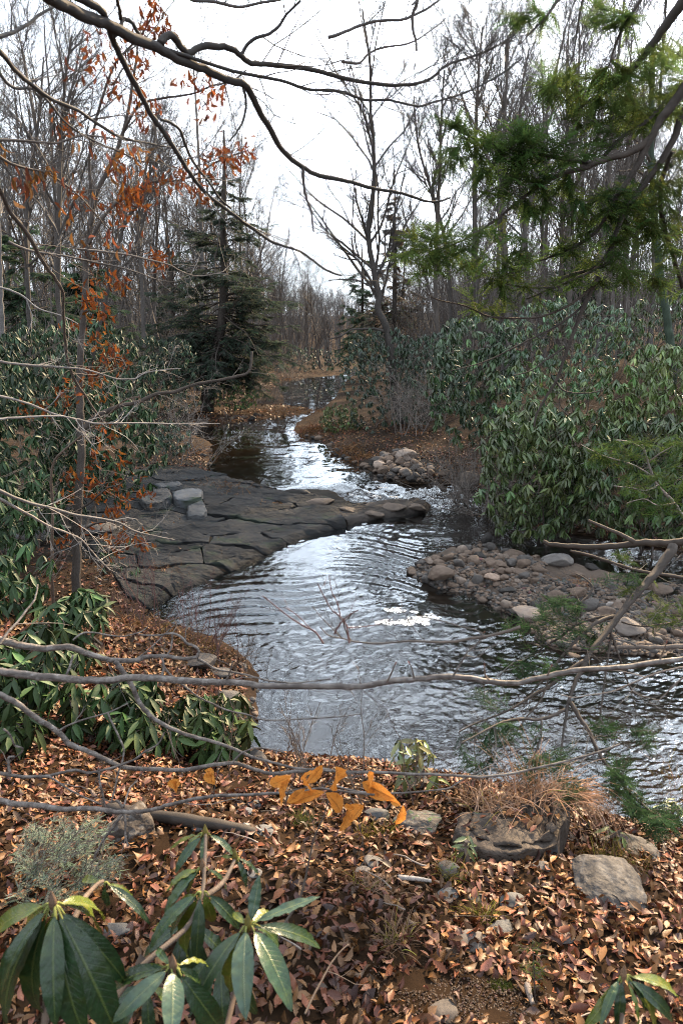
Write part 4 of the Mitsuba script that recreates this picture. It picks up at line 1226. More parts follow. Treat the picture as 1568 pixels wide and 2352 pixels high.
# --- hemlock boughs on the right
def sprays(rng, sk, sr, targets, tone, L=.075, per=7, maxlen=.8, sag=-.06, tone_w=(.09, .07, .05), batches=6, reachback=.38):
    """needle sprays whose tips are the targets: (twig heap, needle heap)"""
    P, R = reach(rng, sk, sr, targets, .0012, 6, batches, .07, sag, maxlen)
    tw, nd = Heap(), Heap()
    add_tubes(tw, rng, P, R, 3, tone_w)
    ln = np.linalg.norm(P[:, -1] - P[:, 0], axis=1)
    n = len(P)
    i = np.repeat(np.arange(n), per)
    tt = np.tile((np.arange(per) + .5) / per, n)
    back = np.minimum(ln, reachback)[i]
    t = np.clip(1 - (1 - tt) * back / np.maximum(ln[i], 1e-3), .02, 1) * 5
    j = np.minimum(t.astype(int), 4)
    w = (t - j)[:, None]
    p = P[i, j] * (1 - w) + P[i, j + 1] * w
    d = unit(P[i, j + 1] - P[i, j])
    roll = rng.normal(0, .28, n)[i][:, None]
    side = unit(np.cross(d, [0, 0, 1.0]) + 1e-6)
    side = (side * np.cos(roll) + np.cross(d, side) * np.sin(roll)) * np.where(np.arange(len(i)) % 2, 1, -1)[:, None]
    a = rng.uniform(.65, 1.05, len(i))[:, None]
    a[tt > 1 - .8 / per] = .1
    d2 = unit(d * np.cos(a) + side * np.sin(a) + rng.normal(0, .10, d.shape) + [0, 0, -.22])
    F = frames(d2, roll=rng.normal(0, .3, len(i)))
    tone_i = np.repeat(vary(rng, tone, n, .25, .07), per, 0) * np.exp(rng.normal(0, .14, (len(i), 1)))
    size = L * (1.25 - .85 * tt) * rng.uniform(.7, 1.2, len(i))
    for q in (0, 1):
        m = np.arange(len(i)) % 2 == q
        nd.add(*strew(COMB_NEAR[q], p[m], F[m], size[m], np.clip(tone_i[m], .004, .9)))
    return tw, nd


COMB_NEAR = [comb(7, 1.0, .15, .10, .5), comb(7, 1.0, .18, .11, .6, .5)]
rng = np.random.default_rng(47)
k_hem = thing('hemlock_bough', 'spreading hemlock boughs hanging in from the upper right over the water', 'hemlock branch')
HL = [
    (tr(Z1, [(1640, -80), (1568, 10), (1450, 170), (1370, 280), (1300, 360), (1190, 460), (1050, 545), (1000, 600)]), 5.2, 5.6, 21, 5),
    (tr(Z1, [(1640, 380), (1568, 460), (1500, 560), (1440, 640), (1400, 720), (1330, 860), (1240, 1000), (1180, 1100), (1130, 1190), (1030, 1270), (900, 1330), (780, 1370)]), 4.9, 5.0, 20, 4),
    (tr(Z1, [(1640, 500), (1568, 590), (1530, 700), (1440, 860), (1330, 1010), (1260, 1090), (1230, 1180), (1170, 1330), (1100, 1400), (960, 1440), (880, 1500), (750, 1560)]), 5.1, 5.0, 16, 4),
    (tr(Z1, [(1400, 715), (1340, 770), (1270, 800), (1180, 825), (1110, 850), (1060, 875), (950, 900), (850, 950), (720, 1040), (600, 1140), (480, 1220), (380, 1270), (250, 1310)]), 4.95, 4.6, 15, 2.5),
    (tr(Z1, [(1110, 850), (1020, 840), (900, 820), (800, 800), (650, 770), (500, 730), (360, 660), (270, 590)]), 4.9, 4.7, 9, 2),
    (tr(Z1, [(1160, 810), (1240, 720), (1380, 630), (1500, 500), (1568, 430)]), 5.0, 5.4, 8, 6),
    (tr(Z1, [(960, -60), (900, 20), (850, 90), (790, 150), (720, 230)]), 5.0, 4.8, 8, 2),
    (tr(Z1, [(1060, -40), (1040, 20), (1020, 130), (1000, 260), (960, 380)]), 5.2, 5.2, 5, 2),
    (tr(Z1, [(1380, -60), (1340, 10), (1240, 170), (1200, 280), (1180, 340)]), 5.0, 5.0, 7, 3),
    (tr(C4, [(1180, 80), (1110, 220), (1060, 350), (1020, 460), (985, 560), (940, 630), (890, 730), (885, 770)]), 5.0, 4.8, 11, 4),
    (tr(C4, [(1240, 10), (1060, 90), (960, 130), (830, 125), (740, 105), (660, 70)]), 5.0, 4.7, 7, 2),
    (tr(C4, [(1180, 90), (1100, 170), (980, 240), (850, 270), (700, 265), (560, 210), (430, 180), (370, 130)]), 5.0, 4.6, 7, 2),
    (tr(C4, [(1130, 190), (1010, 290), (900, 350), (780, 410), (680, 460), (570, 495), (500, 510)]), 5.0, 4.7, 6, 2),
    (tr(C4, [(1050, 390), (940, 460), (870, 510), (790, 530)]), 4.95, 4.8, 5, 2),
    (tr(C4, [(985, 560), (1030, 605), (1100, 615), (1200, 600)]), 4.85, 4.8, 4, 2),
    (tr(C4, [(1240, 0), (1250, -100), (1290, -190), (1330, -260), (1400, -400)]), 5.0, 5.2, 9, 9),
    (tr(Z1, [(1568, 1500), (1520, 1350), (1470, 1180), (1450, 1000), (1470, 900), (1510, 790)]), 6.0, 5.4, 8, 8),
]
hl = [limb(p, a, b, w0, w1, None, rng, .8, .04) for p, a, b, w0, w1 in HL]
limb_parts(k_hem, [('limb' if i < 3 else 'branch', b) for i, b in enumerate(hl)], rng, (.060, .049, .041), 8)
sk, sr = skeleton(hl, .05)
GREEN, OLIVE, BACKLIT = (.085, .145, .044), (.105, .16, .046), (.165, .23, .05)  # last tone: backlight coming through the needles, put into their colour
SPR = [
    (tr(Z1, [(230, 850), (330, 760), (560, 640), (760, 590), (860, 600), (960, 650), (1130, 650), (1180, 700), (1100, 800), (1000, 860), (900, 900), (700, 960), (500, 970), (300, 960)]), 560, GREEN, 4.5, 5.1),
    (tr(Z1, [(600, 700), (800, 640), (1000, 660), (1100, 760), (900, 840), (700, 860), (560, 820)]), 90, GREEN, 4.6, 5.0),
    (tr(Z1, [(50, 1390), (70, 1200), (200, 1130), (450, 1150), (600, 1190), (760, 1240), (850, 1340), (700, 1440), (500, 1420), (300, 1440), (150, 1440)]), 560, OLIVE, 4.3, 4.9),
    (tr(Z1, [(860, 1000), (950, 930), (1150, 930), (1280, 930), (1350, 1100), (1150, 1180), (900, 1180)]), 380, (.06, .098, .036), 4.7, 5.4),
    (tr(Z1, [(1200, 460), (1330, 380), (1400, 230), (1600, 160), (1600, 600), (1400, 680), (1240, 680)]), 560, BACKLIT, 4.9, 5.9),
    (tr(Z1, [(820, 260), (1000, 300), (1080, 340), (1200, 400), (1250, 300), (1350, 200), (1420, 120), (1440, 180), (1300, 420), (1100, 480), (1000, 520), (850, 560), (780, 450)]), 330, OLIVE, 5.0, 5.7),
    (tr(Z1, box(640, 20, 860, 140)), 60, OLIVE, 4.8, 5.1),
    (tr(Z1, box(1080, 0, 1330, 140)), 110, OLIVE, 4.8, 5.2),
    (tr(Z1, [(1300, 950), (1600, 700), (1600, 1320), (1300, 1300)]), 420, (.07, .095, .036), 5.0, 6.2),
    (tr(Z1, [(250, 590), (340, 580), (520, 690), (460, 740), (330, 660)]), 50, GREEN, 4.6, 4.8),
    (tr(Z1, box(950, 1200, 1300, 1500)), 140, OLIVE, 4.8, 5.6),
    (tr(C4, box(560, 60, 1000, 260)), 150, OLIVE, 4.6, 5.0),
    (tr(Z1, [(420, 960), (900, 900), (900, 1180), (600, 1160)]), 150, GREEN, 4.6, 5.0),
    (tr(Z1, [(800, 1180), (1300, 1060), (1320, 1540), (900, 1520)]), 330, GREEN, 4.8, 5.6),
    (tr(Z1, [(1280, 1060), (1600, 1060), (1600, 1560), (1300, 1540)]), 330, (.10, .15, .05), 5.0, 6.2),
    (tr(Z1, [(880, 560), (1240, 480), (1240, 700), (1120, 660), (880, 600)]), 160, OLIVE, 4.8, 5.4),
]
tw, nd = Heap(), Heap()
for poly, n, tone, y0, y1 in SPR:
    q = inside(rng, poly, int(n * .30))
    # clumps with gaps between them
    keepm = vfbm(np.stack([q[:, 0] / 30, q[:, 1] / 16, q[:, 0] * 0], -1), 2, 77) > .34
    q = q[keepm]
    tgt = at(q[:, 0], q[:, 1], rng.uniform(y0, y1, len(q)))
    a, b = sprays(rng, sk, sr, tgt, tone, .115, 14)
    for v, f, c in zip(a.v, a.f, a.c):
        tw.add(v, f - f.min(), c)
    for v, f, c in zip(b.v, b.f, b.c):
        nd.add(v, f - f.min(), c)
part(k_hem, 'twigs', tw.mesh(), 'bark', False, tw.color(), kind='stuff')
part(k_hem, 'needles', nd.mesh(), 'needles', False, nd.color(), kind='stuff')

rng = np.random.default_rng(48)
k_low = thing('hemlock_bough', 'broken dark bough dipping to the near water at the right, with a snapped stub', 'hemlock branch')
BL = [
    ('limb', tr(Z2, [(1500, 295), (1400, 450), (1290, 580), (1180, 700), (1100, 810), (1010, 930), (900, 1060), (850, 1160), (800, 1270), (760, 1370), (740, 1450), (725, 1560), (705, 1680), (690, 1800)]), 4.5, 3.3, 21, 4),
    ('stub', tr(Z2, [(1640, 265), (1568, 268), (1400, 275), (1250, 270), (1120, 290), (950, 300), (780, 295), (640, 285), (565, 262)]), 4.6, 4.9, 19, 9),
    ('spur', tr(Z2, [(1215, 265), (1130, 215), (1000, 160), (890, 110)]), 4.65, 4.8, 10, 6),
    ('branch', tr(Z2, [(1075, 800), (950, 840), (860, 920), (760, 1020), (680, 1110), (610, 1210), (500, 1330), (420, 1450)]), 4.1, 3.6, 10, 3),
    ('branch', tr(Z2, [(1060, 795), (870, 830), (760, 890), (690, 950), (600, 1000), (500, 1070), (380, 1150)]), 4.1, 4.0, 7, 2.5),
    ('branch', tr(Z2, [(850, 1120), (720, 1210), (600, 1310), (500, 1360), (380, 1440), (240, 1510), (100, 1560), (-40, 1630)]), 3.75, 3.3, 9, 3),
    ('branch', tr(Z2, [(740, 1460), (640, 1510), (540, 1540), (380, 1535), (250, 1570), (130, 1630), (-20, 1710)]), 3.55, 3.1, 8, 3),
    ('branch', tr(Z2, [(760, 1420), (830, 1530), (900, 1640), (940, 1730), (1000, 1840), (1090, 1940), (1140, 2010), (1220, 2100), (1300, 2170), (1400, 2260)]), 3.55, 2.9, 10, 4),
    ('branch', tr(Z2, [(1055, 880), (1050, 950), (1030, 1100), (1010, 1230), (990, 1400), (970, 1540), (945, 1690)]), 4.0, 3.6, 6, 2.5),
    ('branch', tr(Z2, [(1055, 930), (1120, 1120), (1160, 1240), (1220, 1350), (1400, 1400)]), 3.95, 3.8, 5, 2),
    ('branch', tr(Z2, [(600, 1240), (560, 1380), (440, 1530), (380, 1620), (300, 1730), (200, 1800)]), 3.6, 3.3, 4.5, 2),
    ('branch', tr(Z2, [(550, 1540), (550, 1660), (520, 1750), (490, 1850), (490, 1950), (560, 2030), (640, 2100)]), 3.3, 3.0, 4.5, 2),
    ('branch', tr(Z2, [(840, 800), (830, 720), (900, 640), (920, 590), (880, 540), (790, 490)]), 4.1, 4.3, 6, 3),
    ('branch', tr(Z2, [(1130, 840), (1300, 870), (1450, 850), (1600, 830)]), 4.2, 4.6, 4, 3),
    ('branch', tr(Z2, [(760, 330), (900, 360), (1050, 410), (1250, 470), (1400, 495), (1568, 520), (1640, 535)]), 5.0, 5.2, 6, 7),
]
bl = [(nm, limb(p, a, b, w0, w1, None, rng, .8, .05)) for nm, p, a, b, w0, w1 in BL]
limb_parts(k_low, bl, rng, (.075, .06, .05), 9)
sk, sr = skeleton([b for _, b in bl], .04)
DG, BG = (.045, .082, .038), (.085, .13, .04)
SPR2 = [(box(500, 640, 820, 840), 170, DG, 3.9, 4.4), (box(270, 800, 560, 900), 70, DG, 3.9, 4.3), (box(1030, 470, 1280, 560), 60, DG, 4.2, 4.6), (box(1050, 580, 1200, 640), 24, BG, 4.2, 4.5), (box(1300, 640, 1620, 870), 130, BG, 4.3, 4.8),
        (box(650, 850, 1000, 1010), 90, DG, 3.8, 4.2), (box(250, 1050, 700, 1250), 120, DG, 3.5, 4.0), (box(0, 1300, 220, 1420), 40, DG, 3.4, 3.8), (box(80, 1560, 540, 1740), 90, DG, 3.1, 3.5), (box(560, 1760, 800, 1920), 55, DG, 3.0, 3.4), (box(680, 1940, 870, 2150), 70, DG, 2.9, 3.2),
        (box(1030, 1780, 1200, 2080), 110, DG, 2.9, 3.3), (box(1130, 2030, 1340, 2230), 90, DG, 2.8, 3.1), (box(1150, 1540, 1420, 1760), 60, DG, 3.3, 3.6), (box(930, 1520, 1110, 1630), 36, DG, 3.4, 3.6), (box(1300, 2150, 1560, 2400), 120, DG, 2.5, 3.0), (box(360, 1820, 560, 2000), 40, DG, 3.0, 3.2),
        (box(0, 1800, 300, 1950), 36, DG, 3.0, 3.3), (box(1080, 330, 1230, 440), 40, BG, 4.5, 4.9)]
tw, nd = Heap(), Heap()
for poly, n, tone, y0, y1 in SPR2:
    q = np.array(tr(Z2, inside(rng, poly, max(6, int(n * .36)))))
    tgt = at(q[:, 0], q[:, 1], rng.uniform(y0, y1, len(q)))
    a, b = sprays(rng, sk, sr, tgt, tone, .068, 12, .6, -.05, (.10, .08, .065), 4)
    for v, f, c in zip(a.v, a.f, a.c):
        tw.add(v, f - f.min(), c)
    for v, f, c in zip(b.v, b.f, b.c):
        nd.add(v, f - f.min(), c)
twigs_on(rng, tw, [b for nm, b in bl[3:]], 8, .3, .0014, 3, (.14, .12, .105))
part(k_low, 'twigs', tw.mesh(), 'bark', False, tw.color(), kind='stuff')
part(k_low, 'needles', nd.mesh(), 'needles', False, nd.color(), kind='stuff')

# young hemlock at the right edge
rng = np.random.default_rng(49)
k_y = thing('young_hemlock', 'light green young hemlock with a pale slanting stem at the right edge', 'tree')
st = [('trunk', limb(tr(C4, [(1640, 1240), (1560, 1170), (1520, 1110), (1470, 1060), (1440, 1020), (1420, 970), (1400, 905), (1380, 850)]), 8.6, 8.2, 9, 4, None, rng))]
st += [('branch', limb(tr(C4, p), 8.3, y, 4, 1.5, None, rng)) for p, y in (([(1430, 1000), (1330, 940), (1200, 900), (1100, 850)], 7.6), ([(1450, 1040), (1400, 1060), (1340, 1050), (1250, 1040)], 7.6), ([(1410, 930), (1480, 880), (1560, 840)], 8.0), ([(1395, 880), (1330, 840), (1260, 830)], 8.0), ([(1500, 1080), (1560, 1000), (1620, 980)], 8.0), ([(1530, 1120), (1460, 1130), (1380, 1100), (1310, 1120)], 7.8))]
limb_parts(k_y, st, rng, (.33, .29, .25), 7)
sk, sr = skeleton([b for _, b in st], .04)
tw, nd = Heap(), Heap()
for poly, n, tone in ((box(1110, 830, 1330, 960), 130, (.075, .12, .045)), (box(1330, 800, 1580, 960), 120, (.08, .125, .045)), (box(1280, 960, 1600, 1080), 160, (.08, .135, .04)), (box(1320, 1080, 1580, 1180), 110, (.06, .105, .032))):
    q = np.array(tr(C4, inside(rng, poly, int(n * .6))))
    a, b = sprays(rng, sk, sr, at(q[:, 0], q[:, 1], rng.uniform(7.6, 8.5, len(q))), tone, .10, 12, .7, -.05)
    for v, f, c in zip(a.v, a.f, a.c):
        tw.add(v, f - f.min(), c)
    for v, f, c in zip(b.v, b.f, b.c):
        nd.add(v, f - f.min(), c)
part(k_y, 'twigs', tw.mesh(), 'bark', False, tw.color(), kind='stuff')
part(k_y, 'needles', nd.mesh(), 'needles', False, nd.color(), kind='stuff')
# ------------------------------------------------------------------ rocks
scene['stone'] = {'type': 'bumpmap', 'scale': 0.006, 'arbitrary': mikit.proc(lambda p, n, uv: mikit.fbm(p.x * 38, p.y * 38, p.z * 38, 3), 3e-3),
                  'bsdf': {'type': 'twosided', 'bsdf': {'type': 'principled', 'base_color': VC, 'roughness': 0.75, 'specular': 0.25}}}
scene['bedrock_stone'] = {'type': 'bumpmap', 'scale': 0.05, 'arbitrary': mikit.proc(lambda p, n, uv: mikit.fbm(p.x * 9, p.y * 17, p.z * 20, 4), 4e-3),
                          'bsdf': {'type': 'twosided', 'bsdf': {'type': 'principled', 'base_color': VC, 'roughness': 0.75, 'specular': 0.14}}}


def stone_mesh(rng, sub=2, cuts=7, rough=.16, flat=1.0):
    m = trimesh.creation.icosphere(subdivisions=sub)
    v = np.array(m.vertices)
    s = rng.uniform(0, 100)
    v = v * (1 + rough * 2 * (vfbm(v * 1.3 + s, 3, 5) - .5))[:, None]
    for _ in range(cuts):
        n = unit(rng.normal(size=3))
        d = rng.uniform(.52, .84)
        over = v @ n - d
        v = v - n * np.maximum(over, 0)[:, None] * .85
    v[:, 2] *= flat
    v = v * (1 + .07 * (vfbm(v * 4 + s, 2, 6) - .5))[:, None]
    if sub > 3:
        v = v * (1 + .16 * (vfbm(v * 2.6 + s, 4, 7) - .5) + .05 * (vfbm(v * 11 + s, 3, 8) - .5))[:, None]
    return v / np.abs(v).max(0), np.array(m.faces)


rng = np.random.default_rng(61)
STONES = [stone_mesh(np.random.default_rng(600 + i), 2, 9 + i % 5, .24) for i in range(14)]
STONES_CRAG = [stone_mesh(np.random.default_rng(680 + i), 4, 9 + i % 4, .34) for i in range(5)]
STONES_FINE = [stone_mesh(np.random.default_rng(650 + i), 3, 6 + i % 4) for i in range(6)]
TAN, GREY, PINK, DARK = (.175, .13, .098), (.115, .104, .098), (.155, .108, .09), (.05, .046, .043)


def stone_colors(rng, v, tone, wet_below=None, z=None, moss=0.0):
    n = vfbm(v * 2.3 + rng.uniform(0, 50), 4, 3)[:, None]
    c = np.asarray(tone) * (.55 + .95 * n)
    c = c * (1 + .25 * (vfbm(v * 9 + 3, 2, 4)[:, None] - .5))
    if moss:
        m = smooth01(.55, .7, vfbm(v * 3 + 8, 3, 9))[:, None] * moss * smooth01(-.1, .5, v[:, 2:3])
        c = c * (1 - m) + np.array([.06, .085, .02]) * m
    if wet_below is not None:
        w = smooth01(wet_below + .035, wet_below - .01, z)[:, None]
        c = c * (1 - w) + c * .38 * w
    return np.clip(c, .01, .9)


scene['boulder_stone'] = {'type': 'bumpmap', 'scale': 0.016, 'arbitrary': mikit.proc(lambda p, n, uv: mikit.fbm(p.x * 34 + 5, p.y * 34, p.z * 34, 4), 2e-3),
                          'bsdf': {'type': 'twosided', 'bsdf': {'type': 'principled', 'base_color': VC, 'roughness': 0.8, 'specular': 0.3}}}


def put_stone(rng, name, label, group, u, v, wpx, ratio=.62, tone=TAN, depth=None, sink=.3, fine=False, moss=0.0, category='rock', pos=None, smooth=32, rotz=None, bsdf='stone'):
    """a stone standing where the grid point meets the ground, wpx grid units wide"""
    p = on_ground(u, v)[0] if pos is None else np.asarray(pos, float)
    dist = np.linalg.norm(p - CAM)
    a = wpx / 2 / 1568 * dist
    lot = STONES_CRAG if fine == 2 else STONES_FINE if fine else STONES
    V, F = lot[rng.integers(len(lot))]
    h = a * ratio
    b = a * rng.uniform(.65, 1.0) if depth is None else a * depth
    th = rng.uniform(0, 2 * np.pi)
    R0 = np.array([[math.cos(th), -math.sin(th), 0], [math.sin(th), math.cos(th), 0], [0, 0, 1]])
    al = rng.uniform(-.35, .35) if rotz is None else rotz
    R1 = np.array([[math.cos(al), -math.sin(al), 0], [math.sin(al), math.cos(al), 0], [0, 0, 1]])
    tx, ty = rng.uniform(-.18, .18, 2)
    R2 = np.array([[1, 0, tx], [0, 1, ty], [-tx, -ty, 1]])
    w = ((V @ R0.T) * [a, b, h]) @ R2.T @ R1.T
    g = p + [0, 0, h * (1 - 2 * sink)]
    w = w + g
    key = thing(name, label, category, group)
    wet = float(level(p[0], p[1])) if sample(SD_RIVER, p[0], p[1]) < .25 else None
    col = stone_colors(rng, V * 1.4, tone, wet, w[:, 2], moss)
    if fine == 2:
        li = smooth01(.56, .62, vfbm(V * 5 + 4, 4, 12))[:, None] * .75
        col = col * (.6 + .8 * vfbm(V * 7, 3, 13))[:, None] * (1 - li) + np.array([.13, .13, .12]) * li
    shape(key, (w, F), 'boulder_stone' if fine == 2 else bsdf, True, col)
    return key, p, (a, b, h)


Z5 = (878, 1160.3, .44)
BIG = [(300, 355, 150, .62, TAN, 'largest rounded tan boulder at the left end of the cobble bar'), (160, 355, 65, .6, TAN, 'tan stone at the very left tip of the cobble bar'), (205, 300, 60, .8, GREY, 'grey stone just behind the left tip of the cobble bar'),
       (490, 385, 66, 1.0, GREY, 'upright grey stone in the middle front of the cobble bar'), (560, 215, 66, .8, GREY, 'grey boulder on the back edge of the bar, under the dark one'), (545, 172, 72, 1.0, DARK, 'dark wet boulder sticking up where the bar meets the pool'),
       (685, 255, 112, .5, PINK, 'broad pinkish stone on the crest of the cobble bar'), (735, 305, 72, .85, TAN, 'rounded tan stone right of the middle of the bar'), (672, 300, 62, .8, GREY, 'blue grey block between the tan stones of the bar'), (620, 345, 56, .75, TAN, 'tan cobble in front of the blue grey block on the bar'),
       (555, 345, 50, .7, PINK, 'small reddish cobble in the middle of the bar'), (600, 305, 90, .4, TAN, 'flat pale stone across the middle of the bar'), (505, 260, 60, .7, DARK, 'dark cobble at the back of the bar'), (420, 265, 52, .7, TAN, 'tan cobble at the back left of the bar'),
       (400, 300, 66, .8, GREY, 'grey cobble behind the largest boulder'), (300, 298, 76, .45, TAN, 'flat tan slab resting behind the largest boulder'), (575, 378, 90, .5, (.36, .27, .20), 'pale sandy stone at the front of the bar'), (720, 350, 76, .55, PINK, 'pink brown stone at the right end of the dry cobbles'),
       (915, 287, 170, .42, (.20, .185, .175), 'big flat grey slab in the shallows right of the bar'), (1082, 288, 62, .6, DARK, 'dark stone in the brown shallows right of the flat slab'), (1085, 320, 70, .6, DARK, 'black wet stone in front of the dark one in the shallows'), (1012, 362, 76, .55, TAN, 'tan stone with a pale top in the brown channel'),
       (1435, 445, 130, .55, PINK, 'large pinkish boulder at the right edge beyond the bough'), (905, 478, 96, .75, PINK, 'rounded pinkish boulder in the channel below the bar'), (1010, 455, 88, .7, TAN, 'tan boulder beside the rounded pinkish one'), (1080, 520, 100, .75, GREY, 'grey brown boulder among drift leaves right of the channel'),
       (1165, 555, 96, .5, TAN, 'flat tan stone behind the dark bough'), (1190, 518, 60, .6, (.36, .32, .29), 'pale grey cobble behind the dark bough'), (1145, 524, 52, .6, GREY, 'grey cobble left of the pale one behind the bough'), (765, 565, 165, .45, (.28, .24, .185), 'long sloping tan boulder at the edge of the near channel'),
       (490, 545, 66, 1.0, (.33, .29, .23), 'pale pointed boulder standing alone in the near riffle'), (530, 615, 62, .5, GREY, 'low grey stone just below the pale pointed boulder'), (985, 795, 90, .6, TAN, 'tan boulder beneath the hemlock branches in the near shallows'), (812, 742, 56, .7, TAN, 'small tan stone beneath the hemlock branches'),
       (1285, 640, 150, .55, (.20, .165, .15), 'large brown boulder behind the dark bough'), (1432, 660, 92, .5, PINK, 'pink slab at the right edge beyond the bough'), (1420, 702, 74, .6, GREY, 'grey boulder under the level log at the right edge'), (1412, 577, 62, .5, TAN, 'tan flat stone at the right edge beyond the bough'),
       (300, 455, 50, .5, GREY, 'low stone in the riffle in front of the bar'), (360, 455, 70, .4, PINK, 'flat pinkish stone in the riffle in front of the bar'), (655, 445, 90, .4, DARK, 'wet dark stone in the riffle right of the bar front'), (530, 495, 66, .5, PINK, 'reddish stone in the riffle behind the pale pointed boulder'),
       (690, 555, 70, .4, DARK, 'dark flat stone beside the long sloping boulder'), (90, 437, 46, .5, DARK, 'dark stone just breaking the water left of the bar'), (205, 470, 72, .35, GREY, 'flat wet stone in the fast water left of the bar'), (590, 15, 80, .35, (.27, .26, .25), 'flat pale rock at the right foot of the upper rapids'),
       (1090, 860, 60, .6, TAN, 'stone in the glittering water at the lower right'), (1160, 925, 110, .4, (.25, .19, .14), 'tan rock awash in the glittering water at the lower right'), (1240, 900, 80, .5, GREY, 'grey rock awash in the glittering water at the lower right'), (395, 210, 40, .6, DARK, 'dark stone at the back left of the bar'), (770, 200, 56, .5, GREY, 'stone in the shaded shallows behind the bar'), (855, 190, 46, .5, DARK, 'small stone in the shaded shallows behind the bar')]
for cx, cy, w, ratio, tone, lab in BIG:
    (u, v), = tr(Z5, [(cx, cy + w * ratio * .32)])
    put_stone(rng, 'boulder' if w > 85 else 'cobble', lab, None, u, v, w * .44, ratio, tone, sink=.22, fine=w > 85, category='boulder' if w > 85 else 'stone')
# the many alike cobbles of the bar
DRY = [(940, 1312), (960, 1292), (1010, 1276), (1060, 1262), (1095, 1245), (1120, 1240), (1165, 1266), (1250, 1282), (1260, 1320), (1200, 1345), (1130, 1350), (1060, 1352), (990, 1345), (950, 1335)]
WETBAR = [(990, 1345), (1130, 1350), (1250, 1330), (1400, 1330), (1568, 1345), (1568, 1510), (1400, 1500), (1250, 1480), (1180, 1430), (1100, 1392)]
for poly, n, lo, hi, lab, grp in ((DRY, 150, 12, 34, 'fist to head sized cobble heaped on the gravel bar', 'cobbles heaped on the bar'), (WETBAR, 135, 9, 36, 'cobble strewn over the wet ground right of the bar', 'cobbles right of the bar')):
    for u, v in inside(rng, poly, n):
        w = lo + (hi - lo) * rng.random() ** 2.2
        t = rng.choice(5, p=[.3, .27, .23, .08, .12])
        word = ['tan', 'pinkish', 'grey', 'dark', 'pale'][t]
        size = 'small' if w < 16 else 'fist sized' if w < 24 else 'large'
        zone = ['far left', 'left', 'middle', 'right', 'far right'][int(np.clip((u - 930) / 128, 0, 4))] + (' back' if v < (1300 if poly is DRY else 1420) else ' front')
        place = 'gravel bar' if poly is DRY else 'wet stones beyond the bar'
        put_stone(rng, 'cobble', f'{size} {word} cobble at the {zone} of the {place}', f'{size} {word} cobbles at the {zone} of the {place}', u, v, w, rng.uniform(.5, .85), np.array([TAN, PINK, GREY, DARK, (.25, .20, .16)][t]), sink=.3, category='stone')
PILE = [(845, 1068), (872, 1048), (905, 1040), (940, 1045), (975, 1062), (1000, 1090), (985, 1106), (940, 1100), (890, 1092)]
for u, v in inside(rng, PILE, 46):
    t = rng.integers(3)
    zone = ['left', 'middle', 'right'][int(np.clip((u - 845) / 52, 0, 2))]
    lab = f"{['pale', 'tan', 'grey'][t]} stone in the {zone} of the pile at the rapids on the right bank"
    put_stone(rng, 'cobble', lab, f'stones piled on the right bank, {zone}', u, v, rng.uniform(11, 32), rng.uniform(.55, .9), np.array([(.25, .20, .155), TAN, GREY][t]), sink=.2, category='stone')
for u, v, w, tone, lab in ((932, 1054, 52, (.30, .25, .20), 'biggest boulder of the pile on the right bank'), (872, 1072, 34, (.40, .33, .25), 'pale block at the left end of the pile on the right bank'), (900, 1100, 30, DARK, 'dark wet stone at the water below the pile'), (945, 1104, 34, DARK, 'dark stone in the rapids below the pile'),
                           (1075, 1102, 44, (.24, .19, .15), 'brown boulder half hidden by twigs on the right bank'), (1020, 1090, 30, TAN, 'tan stone at the right end of the pile'), (702, 1137, 26, DARK, 'lone dark rock poking out of the smooth water above the ledge'), (770, 1045, 22, DARK, 'small dark rock at the tip of the right bank'), (676, 1046, 10, DARK, 'tiny dark rock in the middle of the upper stream')):
    put_stone(rng, 'boulder', lab, None, u, v, w, .6, tone, sink=.25, fine=w > 40, category='stone')
EDGE = [(690, 1000), (740, 1015), (766, 1030), (775, 1048), (810, 1062), (840, 1075), (880, 1098), (990, 1112), (1060, 1125), (1150, 1155), (1180, 1180), (1230, 1200), (1300, 1215), (1400, 1232), (1500, 1246), (560, 1700), (575, 1650), (582, 1600), (560, 1540), (520, 1490), (600, 1770), (465, 1030), (480, 1060), (490, 1090), (500, 965), (560, 960), (620, 955)]
for (u0, v0), (u1, v1) in zip(EDGE[:-1], EDGE[1:]):
    if abs(v1 - v0) > 150:
        continue
    for _ in range(5):
        t = rng.random()
        c4 = rng.integers(4)
        zone = 'dark inlet' if u0 < 630 and v0 < 1100 else 'left shore' if u0 < 640 else 'right bank at the bend' if v0 < 1060 else 'right bank by the rapids' if v0 < 1160 else 'shaded right shallows'
        put_stone(rng, 'shore_stone', f"small {['tan', 'grey', 'dark', 'pinkish'][c4]} stone at the water line of the {zone}", f'small stones along the {zone}', u0 + (u1 - u0) * t + rng.normal(0, 6), v0 + (v1 - v0) * t + rng.normal(0, 3), rng.uniform(8, 22), rng.uniform(.4, .8), np.array([TAN, GREY, DARK, PINK][c4]), sink=.3, category='stone')
